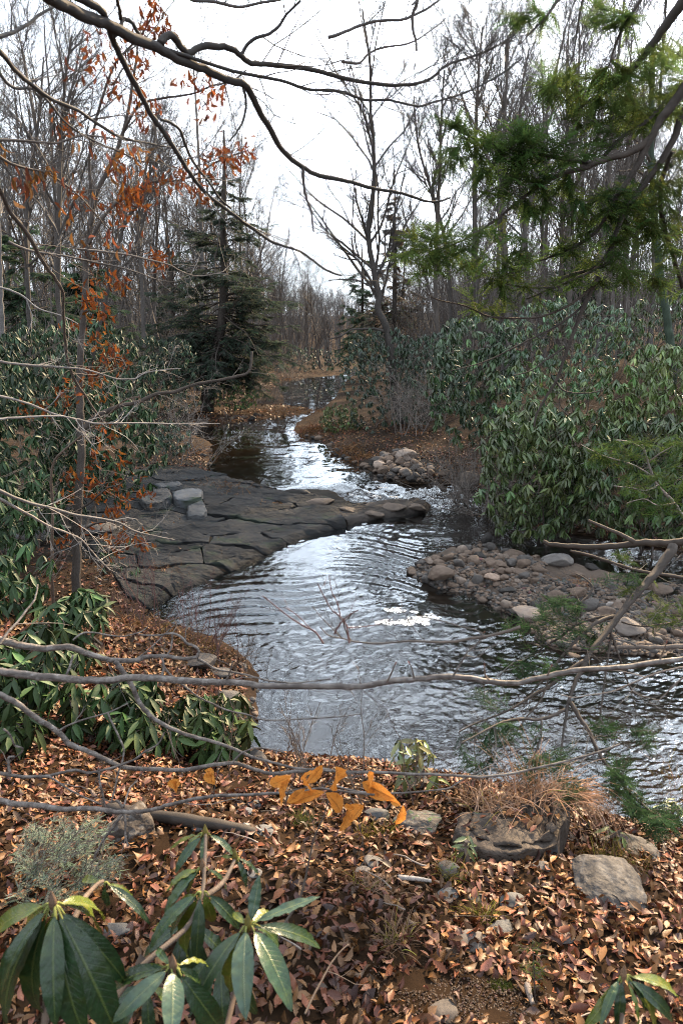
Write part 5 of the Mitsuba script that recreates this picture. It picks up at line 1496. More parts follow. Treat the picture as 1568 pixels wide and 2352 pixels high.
# fine gravel between the cobbles
gpos = []
for poly, n in ((DRY, 1100), (WETBAR, 3200), (PILE, 300)):
    q = inside(rng, poly, n)
    gpos.append(on_ground(q[:, 0], q[:, 1]))
gpos = np.vstack(gpos)
ico = trimesh.creation.icosphere(subdivisions=1)
iv = np.array(ico.vertices) * (1 + .3 * (vfbm(np.array(ico.vertices) * 2, 2, 1) - .5))[:, None]
h = Heap()
ng = len(gpos)
h.add(*strew((iv, np.array(ico.faces)), gpos, frames(unit(rng.normal(size=(ng, 3)) * [1, 1, .3]), roll=rng.uniform(-.5, .5, ng)), np.stack([rng.uniform(.012, .05, ng), rng.uniform(.015, .055, ng), rng.uniform(.012, .03, ng)], -1), pick(rng, [TAN, PINK, GREY, DARK], ng, None, .25, .05)))
shape('gravel', h.mesh(), 'stone', True, h.color())
labels['gravel'] = {'label': 'small stones and gravel between the cobbles of the bar', 'kind': 'stuff'}

# --- bedrock shelf: jointed plates, each a piece of its own
rng = np.random.default_rng(63)
SHELF = [(190, 1120), (260, 1098), (330, 1082), (400, 1076), (470, 1088), (520, 1102), (580, 1114), (640, 1132), (690, 1144), (730, 1145), (800, 1164), (880, 1160), (940, 1154), (985, 1160), (982, 1173), (930, 1183), (860, 1193), (780, 1209), (700, 1233), (625, 1263), (560, 1291), (500, 1316), (440, 1341), (380, 1369), (340, 1388), (305, 1370), (280, 1320), (240, 1280), (200, 1230), (170, 1180)]
shelf = shapely.Polygon(on_ground(*np.array(SHELF, float).T)[:, :2]).buffer(.12)
x0, y0, x1, y1 = shelf.bounds
cells = []
seeds = np.stack([rng.uniform(x0 - 2, x1 + 2, 900), rng.uniform(y0 - 2, y1 + 2, 900)], -1)
# plates are long across the current: space them in a stretched plane, and thin the seeds so sizes differ
def unstretch(w):
    u_, v_ = w[:, 0] / .62, w[:, 1] / 1.3
    return np.stack([u_ * .92 - v_ * .38, v_ * .92 + u_ * .38], -1) / (.92 ** 2 + .38 ** 2)


st = np.stack([(seeds[:, 0] * .92 + seeds[:, 1] * .38) * .62, (seeds[:, 1] * .92 - seeds[:, 0] * .38) * 1.3], -1)
keep_ = []
for i, p in enumerate(st):
    r = .16 + 1.15 * vnoise(np.array([p[0] * .7, p[1] * .7, 2.0]), 4) ** 1.5
    if all((p[0] - st[j][0]) ** 2 + (p[1] - st[j][1]) ** 2 > r * r for j in keep_):
        keep_.append(i)
vor = Voronoi(st[keep_])
labels['bedrock'] = {'label': 'flat shelf of dark grey jointed bedrock running into the creek from the left bank', 'kind': 'structure'}
used.add('bedrock')
n_plate = 0


def plate(poly, top, tilt, lift, tone, depth=.25, inset=.03, step=.13):
    """a slab of rock with broken edges: its outline, chamfered, with a rough top"""
    pts = np.array(poly.exterior.coords)[:-1]
    # walk the outline with small steps so that the edge can wander
    ring = []
    for a, b in zip(pts, np.roll(pts, -1, 0)):
        m = max(1, int(np.linalg.norm(b - a) / step))
        ring += [a + (b - a) * k / m for k in range(m)]
    ring = np.array(ring)
    c = ring.mean(0)
    wob = vfbm(np.stack([ring[:, 0] * 3, ring[:, 1] * 3, ring[:, 0] * 0], -1), 3, 71)[:, None] - .5
    ring = ring + unit(ring - c) * wob * .13
    n = len(ring)
    rows, z = [], lambda q, k: top(q) + (q - c) @ tilt + lift + k  # noqa: E731
    rel = lambda q: .13 * (vfbm(np.stack([q[:, 0] * 2.2, q[:, 1] * 4.5, q[:, 0] * 0], -1), 4, 72) - .5) + .035 * (1 - np.abs(2 * vfbm(np.stack([q[:, 0] * 6, q[:, 1] * 12, q[:, 0] * 0], -1), 2, 74) - 1))  # noqa: E731
    for f, dz in ((1.0, -depth), (1.0, -.010), (1 - inset / max(.12, np.linalg.norm(ring - c, axis=1).mean()), 0), (.8, .004), (.6, .004), (.4, .006), (.2, .006)):
        q = c + (ring - c) * f
        rows.append(np.column_stack([q, z(q, dz) + (rel(q) if dz > -.1 else 0)]))
    v = np.vstack(rows + [np.append(c, z(c[None], .006)[0] + rel(c[None])[0])[None]])
    f = []
    for r in range(6):
        for i in range(n):
            a, b = r * n + i, r * n + (i + 1) % n
            f += [(a, b, b + n), (a, b + n, a + n)]
    for i in range(n):
        f.append((6 * n + i, 6 * n + (i + 1) % n, 7 * n))
    f = np.array(f)
    if shapely.Polygon(ring).exterior.is_ccw is False:
        f = f[:, ::-1]
    return v, f


def gtop(q):
    return ground(q[:, 0], q[:, 1])


for reg in vor.point_region:
    idx = vor.regions[reg]
    if -1 in idx or not idx:
        continue
    poly = shapely.Polygon(unstretch(vor.vertices[idx])).intersection(shelf)
    if poly.is_empty or poly.area < .02 or poly.geom_type != 'Polygon':
        continue
    poly = poly.buffer(-.003 - .006 * rng.random(), join_style=2)
    if poly.is_empty or poly.geom_type != 'Polygon' or poly.area < .012:
        continue
    c = np.array(poly.centroid.coords[0])
    far = smooth01(-1.0, 2.2, c[0])
    lift = .012 + .05 * rng.random() ** 4 * (1 - .3 * far)
    tone = np.array([.030, .030, .033]) * (1 - far) + np.array([.075, .062, .053]) * far
    tone = tone * np.exp(rng.normal(0, .16))
    v, f = plate(poly, gtop, rng.normal(0, .016, 2), lift, tone, inset=.010, step=.07)
    cc = stone_colors(rng, np.column_stack([v[:, :2] * 1.1, v[:, 2] * 3]), tone, float(level(*c)) + .01, v[:, 2], .25)
    key = ident('bedrock__slab')
    shape(key, (v, f), 'bedrock_stone', True, cc)
    n_plate += 1
# loose blocks on the shelf
ZS = (156.8, 1034.9, .3)


def block(label, outline, thick, y_tilt, tone):
    q = on_ground(*np.array(tr(ZS, outline), float).T)
    poly = shapely.Polygon(q[:, :2]).buffer(0)
    poly = poly if poly.geom_type == 'Polygon' else max(poly.geoms, key=lambda g: g.area)
    base = float(np.median(q[:, 2]))
    v, f = plate(poly, lambda q_: np.full(len(q_), base), np.array([rng.normal(0, .03), y_tilt]), thick, tone, thick + .2, .05)
    key = thing('rock_block', label, 'rock')
    shape(key, (v, f), 'bedrock_stone', True, stone_colors(rng, np.column_stack([v[:, :2] * 1.5, v[:, 2] * 3]), tone, moss=.5))


block('pale grey flat topped block highest on the bedrock shelf', [(790, 400), (830, 350), (960, 345), (1030, 390), (1030, 455), (900, 470), (830, 455)], .19, .06, (.14, .145, .155))
block('long dark slab with an undercut edge left of the flat topped block', [(480, 390), (600, 370), (780, 375), (790, 440), (680, 475), (600, 470)], .17, .10, (.09, .09, .092))
block('grey block leaning below the flat topped one on the shelf', [(905, 470), (1040, 455), (1060, 510), (1040, 545), (920, 540)], .14, .16, (.105, .108, .115))
block('low grey slab at the back of the bedrock shelf', [(640, 285), (850, 280), (880, 320), (700, 330)], .10, .04, (.115, .117, .123))
for u, v, w, lab in ((735, 1150, 74, 'rounded brown hump of rock at the upper edge of the shelf'), (800, 1166, 44, 'low brown rock beside the hump on the shelf tip'), (905, 1160, 60, 'rounded rock on the tip of the bedrock shelf'), (955, 1160, 52, 'outermost rock at the end of the bedrock shelf beside the rapids'), (860, 1176, 46, 'low rounded rock near the tip of the shelf')):
    put_stone(rng, 'boulder', lab, None, u, v + 8, w, .34, (.13, .105, .085), depth=.8, sink=.35, fine=True, moss=.3)
# dark rocks at the left edge behind the oak, and the banks of the dark inlet
for u, v, w, tone, lab in ((60, 1225, 130, (.11, .105, .10), 'mossy dark boulder at the left edge below the rhododendrons'), (125, 1215, 70, (.13, .125, .13), 'bluish dark rock right of the mossy boulder at the left edge'), (225, 1215, 80, (.16, .15, .145), 'low grey rock behind the oak on the left bank'), (20, 1262, 70, (.09, .085, .08), 'dark rock at the left edge under the mossy boulder'),
                           (548, 1490, 44, (.17, .15, .135), 'pitted grey rock at the tip of the left shore'), (455, 1520, 90, (.10, .09, .08), 'dark ledge at the edge of the left shore'), (520, 1600, 70, (.12, .11, .105), 'dark wet ledge stepping into the water on the left shore'), (505, 1545, 60, (.11, .10, .095), 'slate coloured rock on the left shore')):
    put_stone(rng, 'boulder', lab, None, u, v + w * .1, w, .38 if v > 1000 else .2, tone, depth=.8, sink=.3, fine=True, moss=.7 if 'moss' in lab else .2)
# ------------------------------------------------------------------ the near bank and what grows on it
scene['litter_leaf'] = {'type': 'twosided', 'bsdf': {'type': 'principled', 'base_color': VC, 'roughness': 0.55, 'specular': 0.35}}
FALLEN = [(.155, .08, .04), (.105, .052, .028), (.15, .055, .023), (.042, .024, .018), (.24, .135, .07), (.075, .036, .02), (.17, .08, .042)]
FW = [4, 4, 2.2, 3, 1.6, 3, 2]
LITTER = [leaf_blade(3, 1, .5, d, f, point=1.0, twist=t) for d, f, t in ((.3, .4, .3), (.9, .7, -.4), (-.7, -.5, .5), (.5, 1.0, .8), (.15, .2, -.2), (1.2, .5, .6))] + [oak_leaf(.35, .4, .1), leaf_blade(3, 1, .36, .5, .3, point=.9, twist=.3)]


def lay_leaves(rng, x, y, L, lift=.02, tilt=.55, blades=LITTER, palette=FALLEN, weights=FW):
    n = len(x)
    e = .06
    z = ground(x, y)
    nx, ny = (ground(x + e, y) - z) / e, (ground(x, y + e) - z) / e
    N = unit(np.stack([-nx, -ny, np.ones(n)], -1) + rng.normal(0, tilt, (n, 3)) * [1, 1, .2])
    d = unit(np.cross(N, rng.normal(size=(n, 3))))
    F = np.stack([np.cross(d, N), d, N], -1)
    pos = np.stack([x, y, z + rng.uniform(.002, lift, n)], -1)
    pos -= d * L[:, None] * .5
    c = pick(rng, palette, n, weights, .24, .05)
    c = c * [1.34, 1.14, 1.0]
    # patches where leaves lie older and darker
    c = c * (.55 + .9 * vfbm(np.stack([x * 1.1, y * 1.1, x * 0], -1), 3, 81))[:, None]
    return [strew(b, pos[i::len(blades)], F[i::len(blades)], L[i::len(blades)], np.clip(c[i::len(blades)], .01, .9)) for i, b in enumerate(blades)], pos


rng = np.random.default_rng(71)
labels['leaf_litter'] = {'label': 'thick litter of dry brown leaves covering the banks', 'kind': 'structure'}
used.add('leaf_litter')
# near bank
n = 62000
y = 0.75 + 6.2 * rng.random(n) ** .9
x = rng.uniform(-1, 1, n) * (.70 * y + 1.1)
d = sample(SD_RIVER, x, y)
dirt = np.hypot((x - on_ground(1090, 2300)[0][0]) / .24, (y - on_ground(1090, 2300)[0][1]) / .10)
cover = vfbm(np.stack([x * 1.6, y * 1.6, x * 0], -1), 3, 82)
ok = (d > .06) & (rng.random(n) < np.clip(.8 + 1.2 * (cover - .3), .6, 1)) & ((dirt > 1) | (rng.random(n) < .25 * dirt)) & ~((y > 6) & (rng.random(n) < .4))
x, y = x[ok], y[ok]
L = rng.uniform(.026, .066, len(x)) * np.where(rng.random(len(x)) < .12, 1.3, 1)
packs, pos = lay_leaves(rng, x, y, L, .03, .5)
# the largest in view are leaves of their own
near = Heap()
dist = np.linalg.norm(pos - CAM, axis=1)
q = (pos - CAM) @ np.stack([np.array([1.0, 0, 0]), UPV, FWD], -1)
seen = (q[:, 2] > .3) & (np.abs(q[:, 0]) < .48 * q[:, 2]) & (np.abs(q[:, 1]) < .72 * q[:, 2])
score = np.where(seen, L / dist + .004 * rng.random(len(L)), 0)
own = set(np.argsort(-score)[:300].tolist())
nb = len(LITTER)
for i, (v, f, c) in enumerate(packs):
    m = len(LITTER[i][0])
    ids = np.arange(len(pos))[i::nb]
    mine = np.array([k in own for k in ids])
    for k in np.nonzero(mine)[0]:
        if PARTS:
            part('leaf_litter', 'leaf', (v[k * m:(k + 1) * m], LITTER[i][1]), 'litter_leaf', True, c[k * m:(k + 1) * m])
    rest = np.nonzero(~mine | (not PARTS))[0]
    sel = (rest[:, None] * m + np.arange(m)).ravel()
    near.add(v[sel], (LITTER[i][1][None] + (np.arange(len(rest)) * m)[:, None, None]).reshape(-1, 3), c[sel])
# far banks: more of them, simpler
SIMPLE = [leaf_blade(1, 1, .55, .3, .3), leaf_blade(2, 1, .5, .8, .5), leaf_blade(2, 1, .5, -.6, -.4)]
pts = []
for poly, n in (([(760, 1040), (700, 985), (760, 950), (900, 960), (1010, 985), (1100, 1010), (1150, 1100), (1130, 1140), (990, 1100), (900, 1030), (840, 1060)], 4200), ([(300, 1060), (440, 1020), (470, 1050), (480, 1085), (330, 1085), (240, 1105)], 1300),
                ([(0, 1250), (160, 1240), (270, 1330), (330, 1400), (420, 1440), (540, 1500), (570, 1560), (560, 1700), (300, 1760), (0, 1500)], 5200), ([(420, 950), (640, 925), (720, 935), (650, 960), (500, 975)], 900), ([(600, 850), (700, 840), (760, 850), (660, 880)], 500), ([(200, 1110), (560, 1110), (700, 1150), (640, 1240), (400, 1350), (300, 1340)], 650),
                ([(1150, 1200), (1568, 1215), (1568, 1260), (1230, 1215)], 900), ([(1080, 1300), (1300, 1330), (1568, 1350), (1568, 1500), (1300, 1480), (1180, 1420)], 700)):
    g = inside(rng, poly, n)
    pts.append(on_ground(g[:, 0], g[:, 1]))
pts = np.vstack(pts)
n = 7000
yy = rng.uniform(14, 60, n)
xx = np.where(rng.random(n) < .5, river_x(yy) - 3.5 - rng.exponential(4, n), river_x(yy) + 4 + rng.exponential(4, n))
ok = sample(SD_RIVER, xx, yy) > .2
pts = np.vstack([pts, np.stack([xx[ok], yy[ok], xx[ok]], -1)])
pts = pts[sample(SD_RIVER, pts[:, 0], pts[:, 1]) > -.3]
Lf = rng.uniform(.05, .11, len(pts)) * (1 + smooth01(12, 40, pts[:, 1]))
packs, _ = lay_leaves(rng, pts[:, 0], pts[:, 1], Lf, .02, .5, SIMPLE)
for v, f, c in packs:
    near.add(v, f, c)
part('leaf_litter', 'leaf_cover', near.mesh(), 'litter_leaf', True, near.color(), kind='stuff')
# sticks among the leaves
rng = np.random.default_rng(72)
for _ in range(26):
    y_ = rng.uniform(1.3, 4.6)
    x_ = rng.uniform(-.5, .5) * y_
    if sample(SD_RIVER, x_, y_) < .2:
        continue
    a = rng.uniform(0, np.pi)
    ln = rng.uniform(.08, .30)
    q = np.stack([x_ + np.cos(a) * np.linspace(-.5, .5, 6) * ln, y_ + np.sin(a) * np.linspace(-.5, .5, 6) * ln], -1) + rng.normal(0, .004, (6, 2))
    P = np.column_stack([q, ground(q[:, 0], q[:, 1]) + .025 + rng.uniform(0, .02)])[None]
    h = Heap()
    add_tubes(h, rng, P, np.linspace(1, .5, 6)[None] * rng.uniform(.002, .005), 5, [(.22, .18, .15), (.10, .08, .065), (.30, .26, .22)][rng.integers(3)])
    k = thing('fallen_stick', 'thin dry stick lying among the fallen leaves of the near bank', 'stick', 'sticks among the fallen leaves')
    shape(k, h.mesh(), 'bark', True, h.color())

# --- boulders and stones of the near bank
rng = np.random.default_rng(73)
for u, v, w, ratio, tone, dep, moss, lab in (
        (1385, 2050, 180, .42, (.082, .076, .07), 1.0, .1, 'pale grey lichened boulder at the right of the near bank'), (1450, 1955, 130, .35, (.08, .073, .066), .7, .1, 'grey boulder at the water edge behind the lichened one'),
        (960, 1905, 110, .45, (.065, .068, .048), .8, .8, 'greenish mossy stone right of the orange leaves on the near bank'), (862, 1880, 60, .5, (.09, .092, .09), .8, .2, 'dark rounded stone just below the orange leaves'), (1030, 2005, 52, .6, (.085, .082, .06), .8, .5, 'small mossy rounded stone in the middle of the near bank'),
        (305, 1905, 120, .7, (.055, .044, .036), .9, .2, 'dark brown boulder under the twigs at the left of the near bank'), (1150, 2150, 72, .3, (.09, .088, .09), .8, 0, 'dark slate piece among the leaves right of the middle'), (1085, 2165, 60, .3, (.14, .125, .11), .8, 0, 'flat brown stone left of the dark slate piece'), (1030, 2062, 50, .35, (.10, .10, .105), .8, 0, 'grey stone chip among the leaves in the middle of the bank'),
        (1095, 2070, 46, .4, (.10, .095, .095), .8, 0, 'dark stone chip right of the grey one'), (1180, 2080, 60, .5, (.11, .11, .11), .8, .2, 'grey stone standing on edge among the leaves'), (1290, 2155, 46, .35, (.12, .115, .11), .8, 0, 'small dark stone below the lichened boulder'), (268, 2140, 56, .5, (.10, .10, .105), .8, 0, 'grey stone behind the big leaves at the lower left'),
        (560, 1868, 38, .45, (.19, .19, .20), .8, 0, 'pale grey stone chip near the log'), (600, 1912, 56, .3, (.14, .14, .145), .8, 0, 'flat slate stone right of the black log'), (585, 1850, 30, .5, (.13, .13, .14), .8, 0, 'dark pebble behind the pale stone chip'), (455, 1900, 40, .4, (.10, .10, .10), .8, 0, 'small dark stone left end of the log'),
        (860, 1985, 50, .35, (.12, .115, .11), .8, 0, 'grey stone below the mossy one'), (835, 2005, 34, .4, (.15, .14, .13), .8, 0, 'little grey stone half buried on the slope'), (1015, 2330, 60, .35, (.10, .085, .075), .8, 0, 'flat pale brown stone at the bottom edge by the bare soil'), (590, 1745, 46, .9, (.13, .12, .11), .8, 0, 'upright grey stone at the water behind the rhododendron leaves'),
        (585, 2010, 34, .4, (.17, .165, .16), .8, 0, 'grey stone chip left of the middle of the bank'), (1240, 1995, 40, .35, (.13, .12, .115), .8, 0, 'stone chip left of the lichened boulder')):
    put_stone(rng, 'boulder' if w > 100 else 'stone', lab, None, u, v, w, ratio, tone, dep, .4, 2 if w > 70 else 1, moss, 'boulder' if w > 100 else 'stone', rotz=0.0 if w > 200 else None)
q = on_ground(*np.array([(1030, 1938), (1050, 1916), (1110, 1906), (1200, 1902), (1285, 1912), (1300, 1940), (1285, 1974), (1190, 1984), (1100, 1976)], float).T)
poly = shapely.Polygon(q[:, :2]).buffer(0)
base = float(np.median(q[:, 2]))
v, f = plate(poly, lambda q_: np.full(len(q_), base), np.array([.02, .0]), .075, None, .4, .11, .05)
fine_ = trimesh.Trimesh(v, f, process=True).subdivide().subdivide()
v, f = np.array(fine_.vertices), np.array(fine_.faces)
v = v + trimesh.Trimesh(v, f, process=False).vertex_normals * (.07 * (vfbm(v * 6, 4, 5) - .5) + .02 * (vfbm(v * 22, 3, 6) - .5))[:, None]
k = thing('boulder', 'broad flat topped boulder at the brink of the near bank under the dry grass', 'boulder')
shape(k, (v, f), 'boulder_stone', True, stone_colors(rng, v * 3, (.07, .056, .045), moss=.35) * (.7 + .6 * vfbm(v * 9, 3, 2))[:, None])
ctr = np.array(poly.centroid.coords[0])
lx, ly = ctr[0] + rng.normal(0, .16, 70), ctr[1] + .03 + rng.normal(0, .06, 70)
on_top = shapely.contains_xy(poly.buffer(-.03), lx, ly)
lx, ly = lx[on_top], ly[on_top]
h = Heap()
for i_ in range(len(lx)):
    h.add(*strew(LITTER[i_ % 6], np.array([[lx[i_], ly[i_], base + .10 + rng.uniform(0, .02)]]), frames(np.array([[rng.normal(), rng.normal(), 0]]), roll=rng.normal(0, .4, 1)), np.array([rng.uniform(.04, .07)]), pick(rng, FALLEN, 1, FW) * [1.34, 1.14, 1.0]))
shape('boulder_leaves', h.mesh(), 'litter_leaf', True, h.color())
labels['boulder_leaves'] = {'label': 'scatter of brown leaves lying on top of the broad boulder', 'category': 'leaves', 'kind': 'stuff'}
d0 = on_ground(1090, 2300)[0]
n_ = 2600
cx_, cy_ = d0[0] + rng.normal(0, .20, n_), d0[1] + rng.normal(0, .09, n_)
cs_ = rng.uniform(.0012, .0042, n_)
h = Heap()
h.add(*strew((np.array(trimesh.creation.icosphere(subdivisions=0).vertices), np.array(trimesh.creation.icosphere(subdivisions=0).faces)), np.stack([cx_, cy_, ground(cx_, cy_) + .001], -1), frames(rng.normal(size=(n_, 3))), cs_, vary(rng, (.06, .032, .02), n_, .3, .06)))
shape('soil_crumbs', h.mesh(), 'litter_leaf', False, h.color())
labels['soil_crumbs'] = {'label': 'dark crumbs of bare soil at the bottom of the bank', 'kind': 'stuff'}
h = Heap()
k = thing('fallen_log', 'black rotten log lying on the near bank left of the middle', 'log')
q = on_ground([255, 330, 400, 480, 540, 585], [1872, 1885, 1893, 1905, 1915, 1926])
P = curve(q + [0, 0, .03], 24)
R = np.linspace(.035, .022, 24) * np.exp(rng.normal(0, .06, 24))
add_tubes(h, rng, P[None], R[None], 9, (.04, .035, .03), .2)
shape(k, h.mesh(), 'bark', True, h.color())
for pts_, r, tone, lab in (([(914, 2026), (950, 2028), (990, 2034)], .012, (.42, .38, .35), 'bleached stick lying among the leaves in the middle of the bank'), ([(560, 1905), (580, 1908), (600, 1918)], .012, (.40, .36, .33), 'short bleached stick beside the log'), ([(1210, 2275), (1214, 2295), (1222, 2318)], .012, (.30, .26, .22), 'pale broken stick standing by the bare soil')):
    q = on_ground(*np.array(pts_, float).T)
    P = curve(q + [0, 0, .02], 10)
    h = Heap()
    add_tubes(h, rng, P[None], np.linspace(r, r * .6, 10)[None], 6, tone)
    shape(thing('fallen_stick', lab, 'stick'), h.mesh(), 'bark', True, h.color())


# --- grass
def grass(seed, u, v, wpx, height, n, label, tone, lean=(0, 0), spread=.5, r=.0016, pos=None, flop=-1.2, zoff=0.0):
    rng = np.random.default_rng(seed)
    p = on_ground(u, v)[0] if pos is None else pos
    dist = np.linalg.norm(p - CAM)
    a = wpx / 2 / 1568 * dist
    x, y = p[0] + rng.normal(0, a * .5, n), p[1] + rng.normal(0, a * .35, n)
    P0 = np.stack([x, y, ground(x, y) - .01 if not zoff else np.full(n, p[2] + zoff)], -1)
    D = np.stack([rng.normal(lean[0], spread, n), rng.normal(lean[1], spread, n), np.ones(n)], -1)
    P, R = grow(rng, P0, D, height * rng.uniform(.5, 1.15, n), np.full(n, r), 7, .05, flop, .35)
    h = Heap()
    c = vary(rng, tone, n, .38, .07)
    v_, f_ = tubes(P, R, 3)
    h.add(v_, f_, np.repeat(c, 21, 0))
    k = thing('grass_tuft', label, 'grass')
    shape(k, h.mesh(), 'dry_leaf', False, h.color())


STRAW, FOX, SEDGE = (.56, .37, .21), (.34, .17, .09), (.24, .18, .07)
rim = on_ground([1225, 1140, 1290], [1912, 1915, 1925])
for i_ in range(3):
    rim[i_, 2] = base + .05
grass(81, 1225, 1880, 120, .34, 150, 'tall tuft of pale dry grass on the boulder at the brink of the bank', STRAW, spread=.3, r=.0022, pos=rim[0] + [0, .06, 0], zoff=.02)
grass(82, 1150, 1860, 100, .20, 90, 'shorter pale grass left of the tall tuft at the brink', STRAW, r=.0022, pos=rim[1] + [0, .06, 0], zoff=.02)
grass(83, 1300, 1915, 70, .32, 150, 'dry grass drooping over the right end of the broad boulder', (.50, .33, .19), (.6, -.1), .4, flop=-2.6, pos=rim[2] + [.03, 0, 0], zoff=.02, r=.002)
grass(84, 1090, 1850, 90, .14, 160, 'low dry grass left of the brink, near the orange leaves', (.36, .22, .12))
grass(85, 1405, 1985, 110, .14, 240, 'yellowish grass tuft behind the lichened boulder', (.28, .20, .08))
grass(86, 1560, 1850, 130, .45, 380, 'yellow and rusty grass at the right edge by the water', (.46, .30, .11), r=.0022)
grass(87, 690, 1895, 40, .09, 130, 'small green moss tuft on the near bank below the orange leaves', (.10, .12, .03), r=.0013)
grass(88, 1035, 2020, 60, .10, 110, 'sparse yellow grass beside the mossy stone', (.24, .20, .08))
grass(89, 1100, 2110, 70, .10, 150, 'yellow green grass tuft in the middle of the leaf litter', (.24, .20, .09))
grass(90, 865, 1925, 60, .10, 130, 'grass tuft below the dark rounded stone', (.20, .16, .06))
grass(91, 905, 2170, 70, .12, 110, 'thin dry grass left of the flat brown stone', (.26, .20, .10))
grass(92, 850, 2040, 90, .10, 130, 'thin dry grass on the slope above the bare soil', (.30, .22, .12))
for i, (u, v, w, hgt, n, tone, lab) in enumerate([(420, 1475, 150, .28, 420, (.20, .135, .06), 'brown green grass clump on the left shore'), (490, 1490, 110, .28, 360, (.26, .155, .075), 'rusty grass clump at the tip of the left shore'), (310, 1440, 120, .25, 260, FOX, 'reddish dry grass left of the shore clumps'), (360, 1310, 110, .22, 260, FOX, 'reddish brown grass at the foot of the bedrock'),
                                                  (490, 1245, 60, .12, 200, (.22, .16, .06), 'grass growing in a joint of the bedrock'), (430, 1210, 34, .10, 80, (.30, .17, .08), 'small rusty tuft left in the bedrock joints'), (590, 1160, 44, .12, 120, (.36, .19, .08), 'rusty tuft in the bedrock near the blocks'), (640, 1160, 40, .12, 120, (.34, .18, .07), 'rusty tuft in the middle of the bedrock shelf'), (510, 1120, 110, .22, 240, (.30, .18, .10), 'pale dry grass on the back edge of the bedrock'),
                                                  (455, 1040, 90, .3, 240, (.26, .16, .085), 'dry grass on the left shore above the bedrock'), (720, 990, 110, .45, 520, (.24, .125, .075), 'russet grass on the tip of the right bank at the bend'), (775, 1045, 90, .35, 360, (.27, .15, .08), 'russet grass along the right bank above the small rock'), (820, 1052, 70, .3, 260, (.30, .17, .08), 'orange brown grass left of the stone pile'), (690, 945, 120, .3, 260, (.40, .22, .11), 'bright straw grass on the sand bar at the bend'),
                                                  (600, 948, 90, .3, 200, (.26, .16, .09), 'dry grass on the sand bar near the hemlock'), (650, 875, 110, .6, 240, (.40, .23, .13), 'pale grass by the far end of the pool'), (1010, 1260, 40, .2, 120, (.36, .17, .07), 'rusty grass behind the dark boulder of the bar'), (1330, 1345, 90, .18, 220, (.40, .21, .12), 'pinkish dry grass in the channel right of the bar'), (1360, 1130, 60, .2, 100, (.25, .2, .08), 'grass under the dark rhododendron')]):
    grass(100 + i, u, v, w * 1.25, hgt, int(n * .6), lab, np.array(tone) * [.9, .9, .9], r=.0024 if v > 1200 else .008, spread=.7)
# moss cushion by the bare soil
grass(99, 1148, 2262, 40, .022, 700, 'round cushion of bright green moss beside the bare soil', (.085, .105, .014), spread=.7, r=.0011)

# --- rhododendrons of the near left bank, with larger leaves
rhododendron(221, (70, 1350, 260, 1520), None, .4, 46, 'rhododendron with a few yellow leaves below the oak trunk', L=.17, parts=46, n_leaf=9, droop=(.4, 1.0), tone=(.04, .078, .024), blades=None, base_y=5.7, look='shaded_leaf')
rhododendron(222, (-90, 1420, 190, 1800), 3.9, .55, 90, 'large dark rhododendron at the left edge behind the level branches', L=.17, parts=90, n_leaf=9, droop=(.5, 1.25), tone=(.034, .066, .018), look='shaded_leaf')
rhododendron(223, (150, 1540, 400, 1790), 4.2, .4, 60, 'dark rhododendron in the middle of the left twigs', L=.16, parts=60, n_leaf=9, droop=(.5, 1.2), tone=(.034, .066, .018), look='shaded_leaf')
rhododendron(224, (350, 1590, 600, 1790), 4.3, .35, 62, 'rhododendron with yellow green upper leaves at the near corner of the water', L=.16, parts=62, n_leaf=9, droop=(.5, 1.2), tone=(.05, .082, .02), look='shaded_leaf')
rhododendron(225, (-40, 1250, 120, 1420), None, .4, 50, 'rhododendron at the left edge beneath the mossy boulder', L=.16, parts=50, n_leaf=8, tone=(.04, .09, .03), look='shaded_leaf')
rhododendron(226, (895, 1680, 1015, 1830), None, .25, 14, 'sparse yellowish seedling rising in front of the water right of the orange leaves', L=.12, parts=14, n_leaf=5, droop=(.3, 1.2), tone=(.13, .15, .03))
rhododendron(227, (1030, 1905, 1095, 1985), None, .05, 4, 'little green seedling in front of the broad boulder', L=.075, parts=4, n_leaf=5, droop=(.1, .8), tone=(.13, .17, .03), name='seedling', minh=.01)
rhododendron(228, (1365, 1900, 1440, 1945), None, .05, 3, 'bright green seedling on the bank between the two grey boulders', L=.08, parts=3, n_leaf=5, droop=(-.1, .6), tone=(.19, .23, .05), name='seedling', minh=.01)
rhododendron(229, (1500, 1840, 1580, 1900), None, .1, 8, 'light green leaves in the rusty grass at the right edge', L=.08, parts=8, n_leaf=6, droop=(-.1, .7), tone=(.15, .18, .05), name='seedling', minh=.01)
rhododendron(230, (215, 1215, 330, 1330), None, .2, 16, 'sparse green seedling in front of the bedrock behind the oak', L=.10, parts=16, n_leaf=5, tone=(.06, .12, .05), name='seedling', minh=.01)
# ------------------------------------------------------------------ what hangs and grows right before the camera
scene['beech_bark'] = {'type': 'bumpmap', 'scale': 0.0012, 'arbitrary': mikit.proc(lambda p, n, uv: mikit.fbm(p.x * 130, p.y * 260, p.z * 260, 3), 8e-4),
                       'bsdf': {'type': 'twosided', 'bsdf': {'type': 'principled', 'roughness': 0.6, 'specular': 0.35, 'base_color': mikit.proc(lambda p, n, uv: mikit.mix((.115, .10, .09), (.055, .045, .04), mikit.smoothstep(.35, .65, mikit.fbm(p.x * 26, p.y * 70, p.z * 70, 3))) * (.7 + .6 * mikit.noise(p.x * 160, p.y * 60, p.z * 60)) + mi.Color3f(.05) * mikit.smoothstep(.62, .7, mikit.fbm(p.x * 48 + 3, p.y * 48, p.z * 48, 3)))}}}


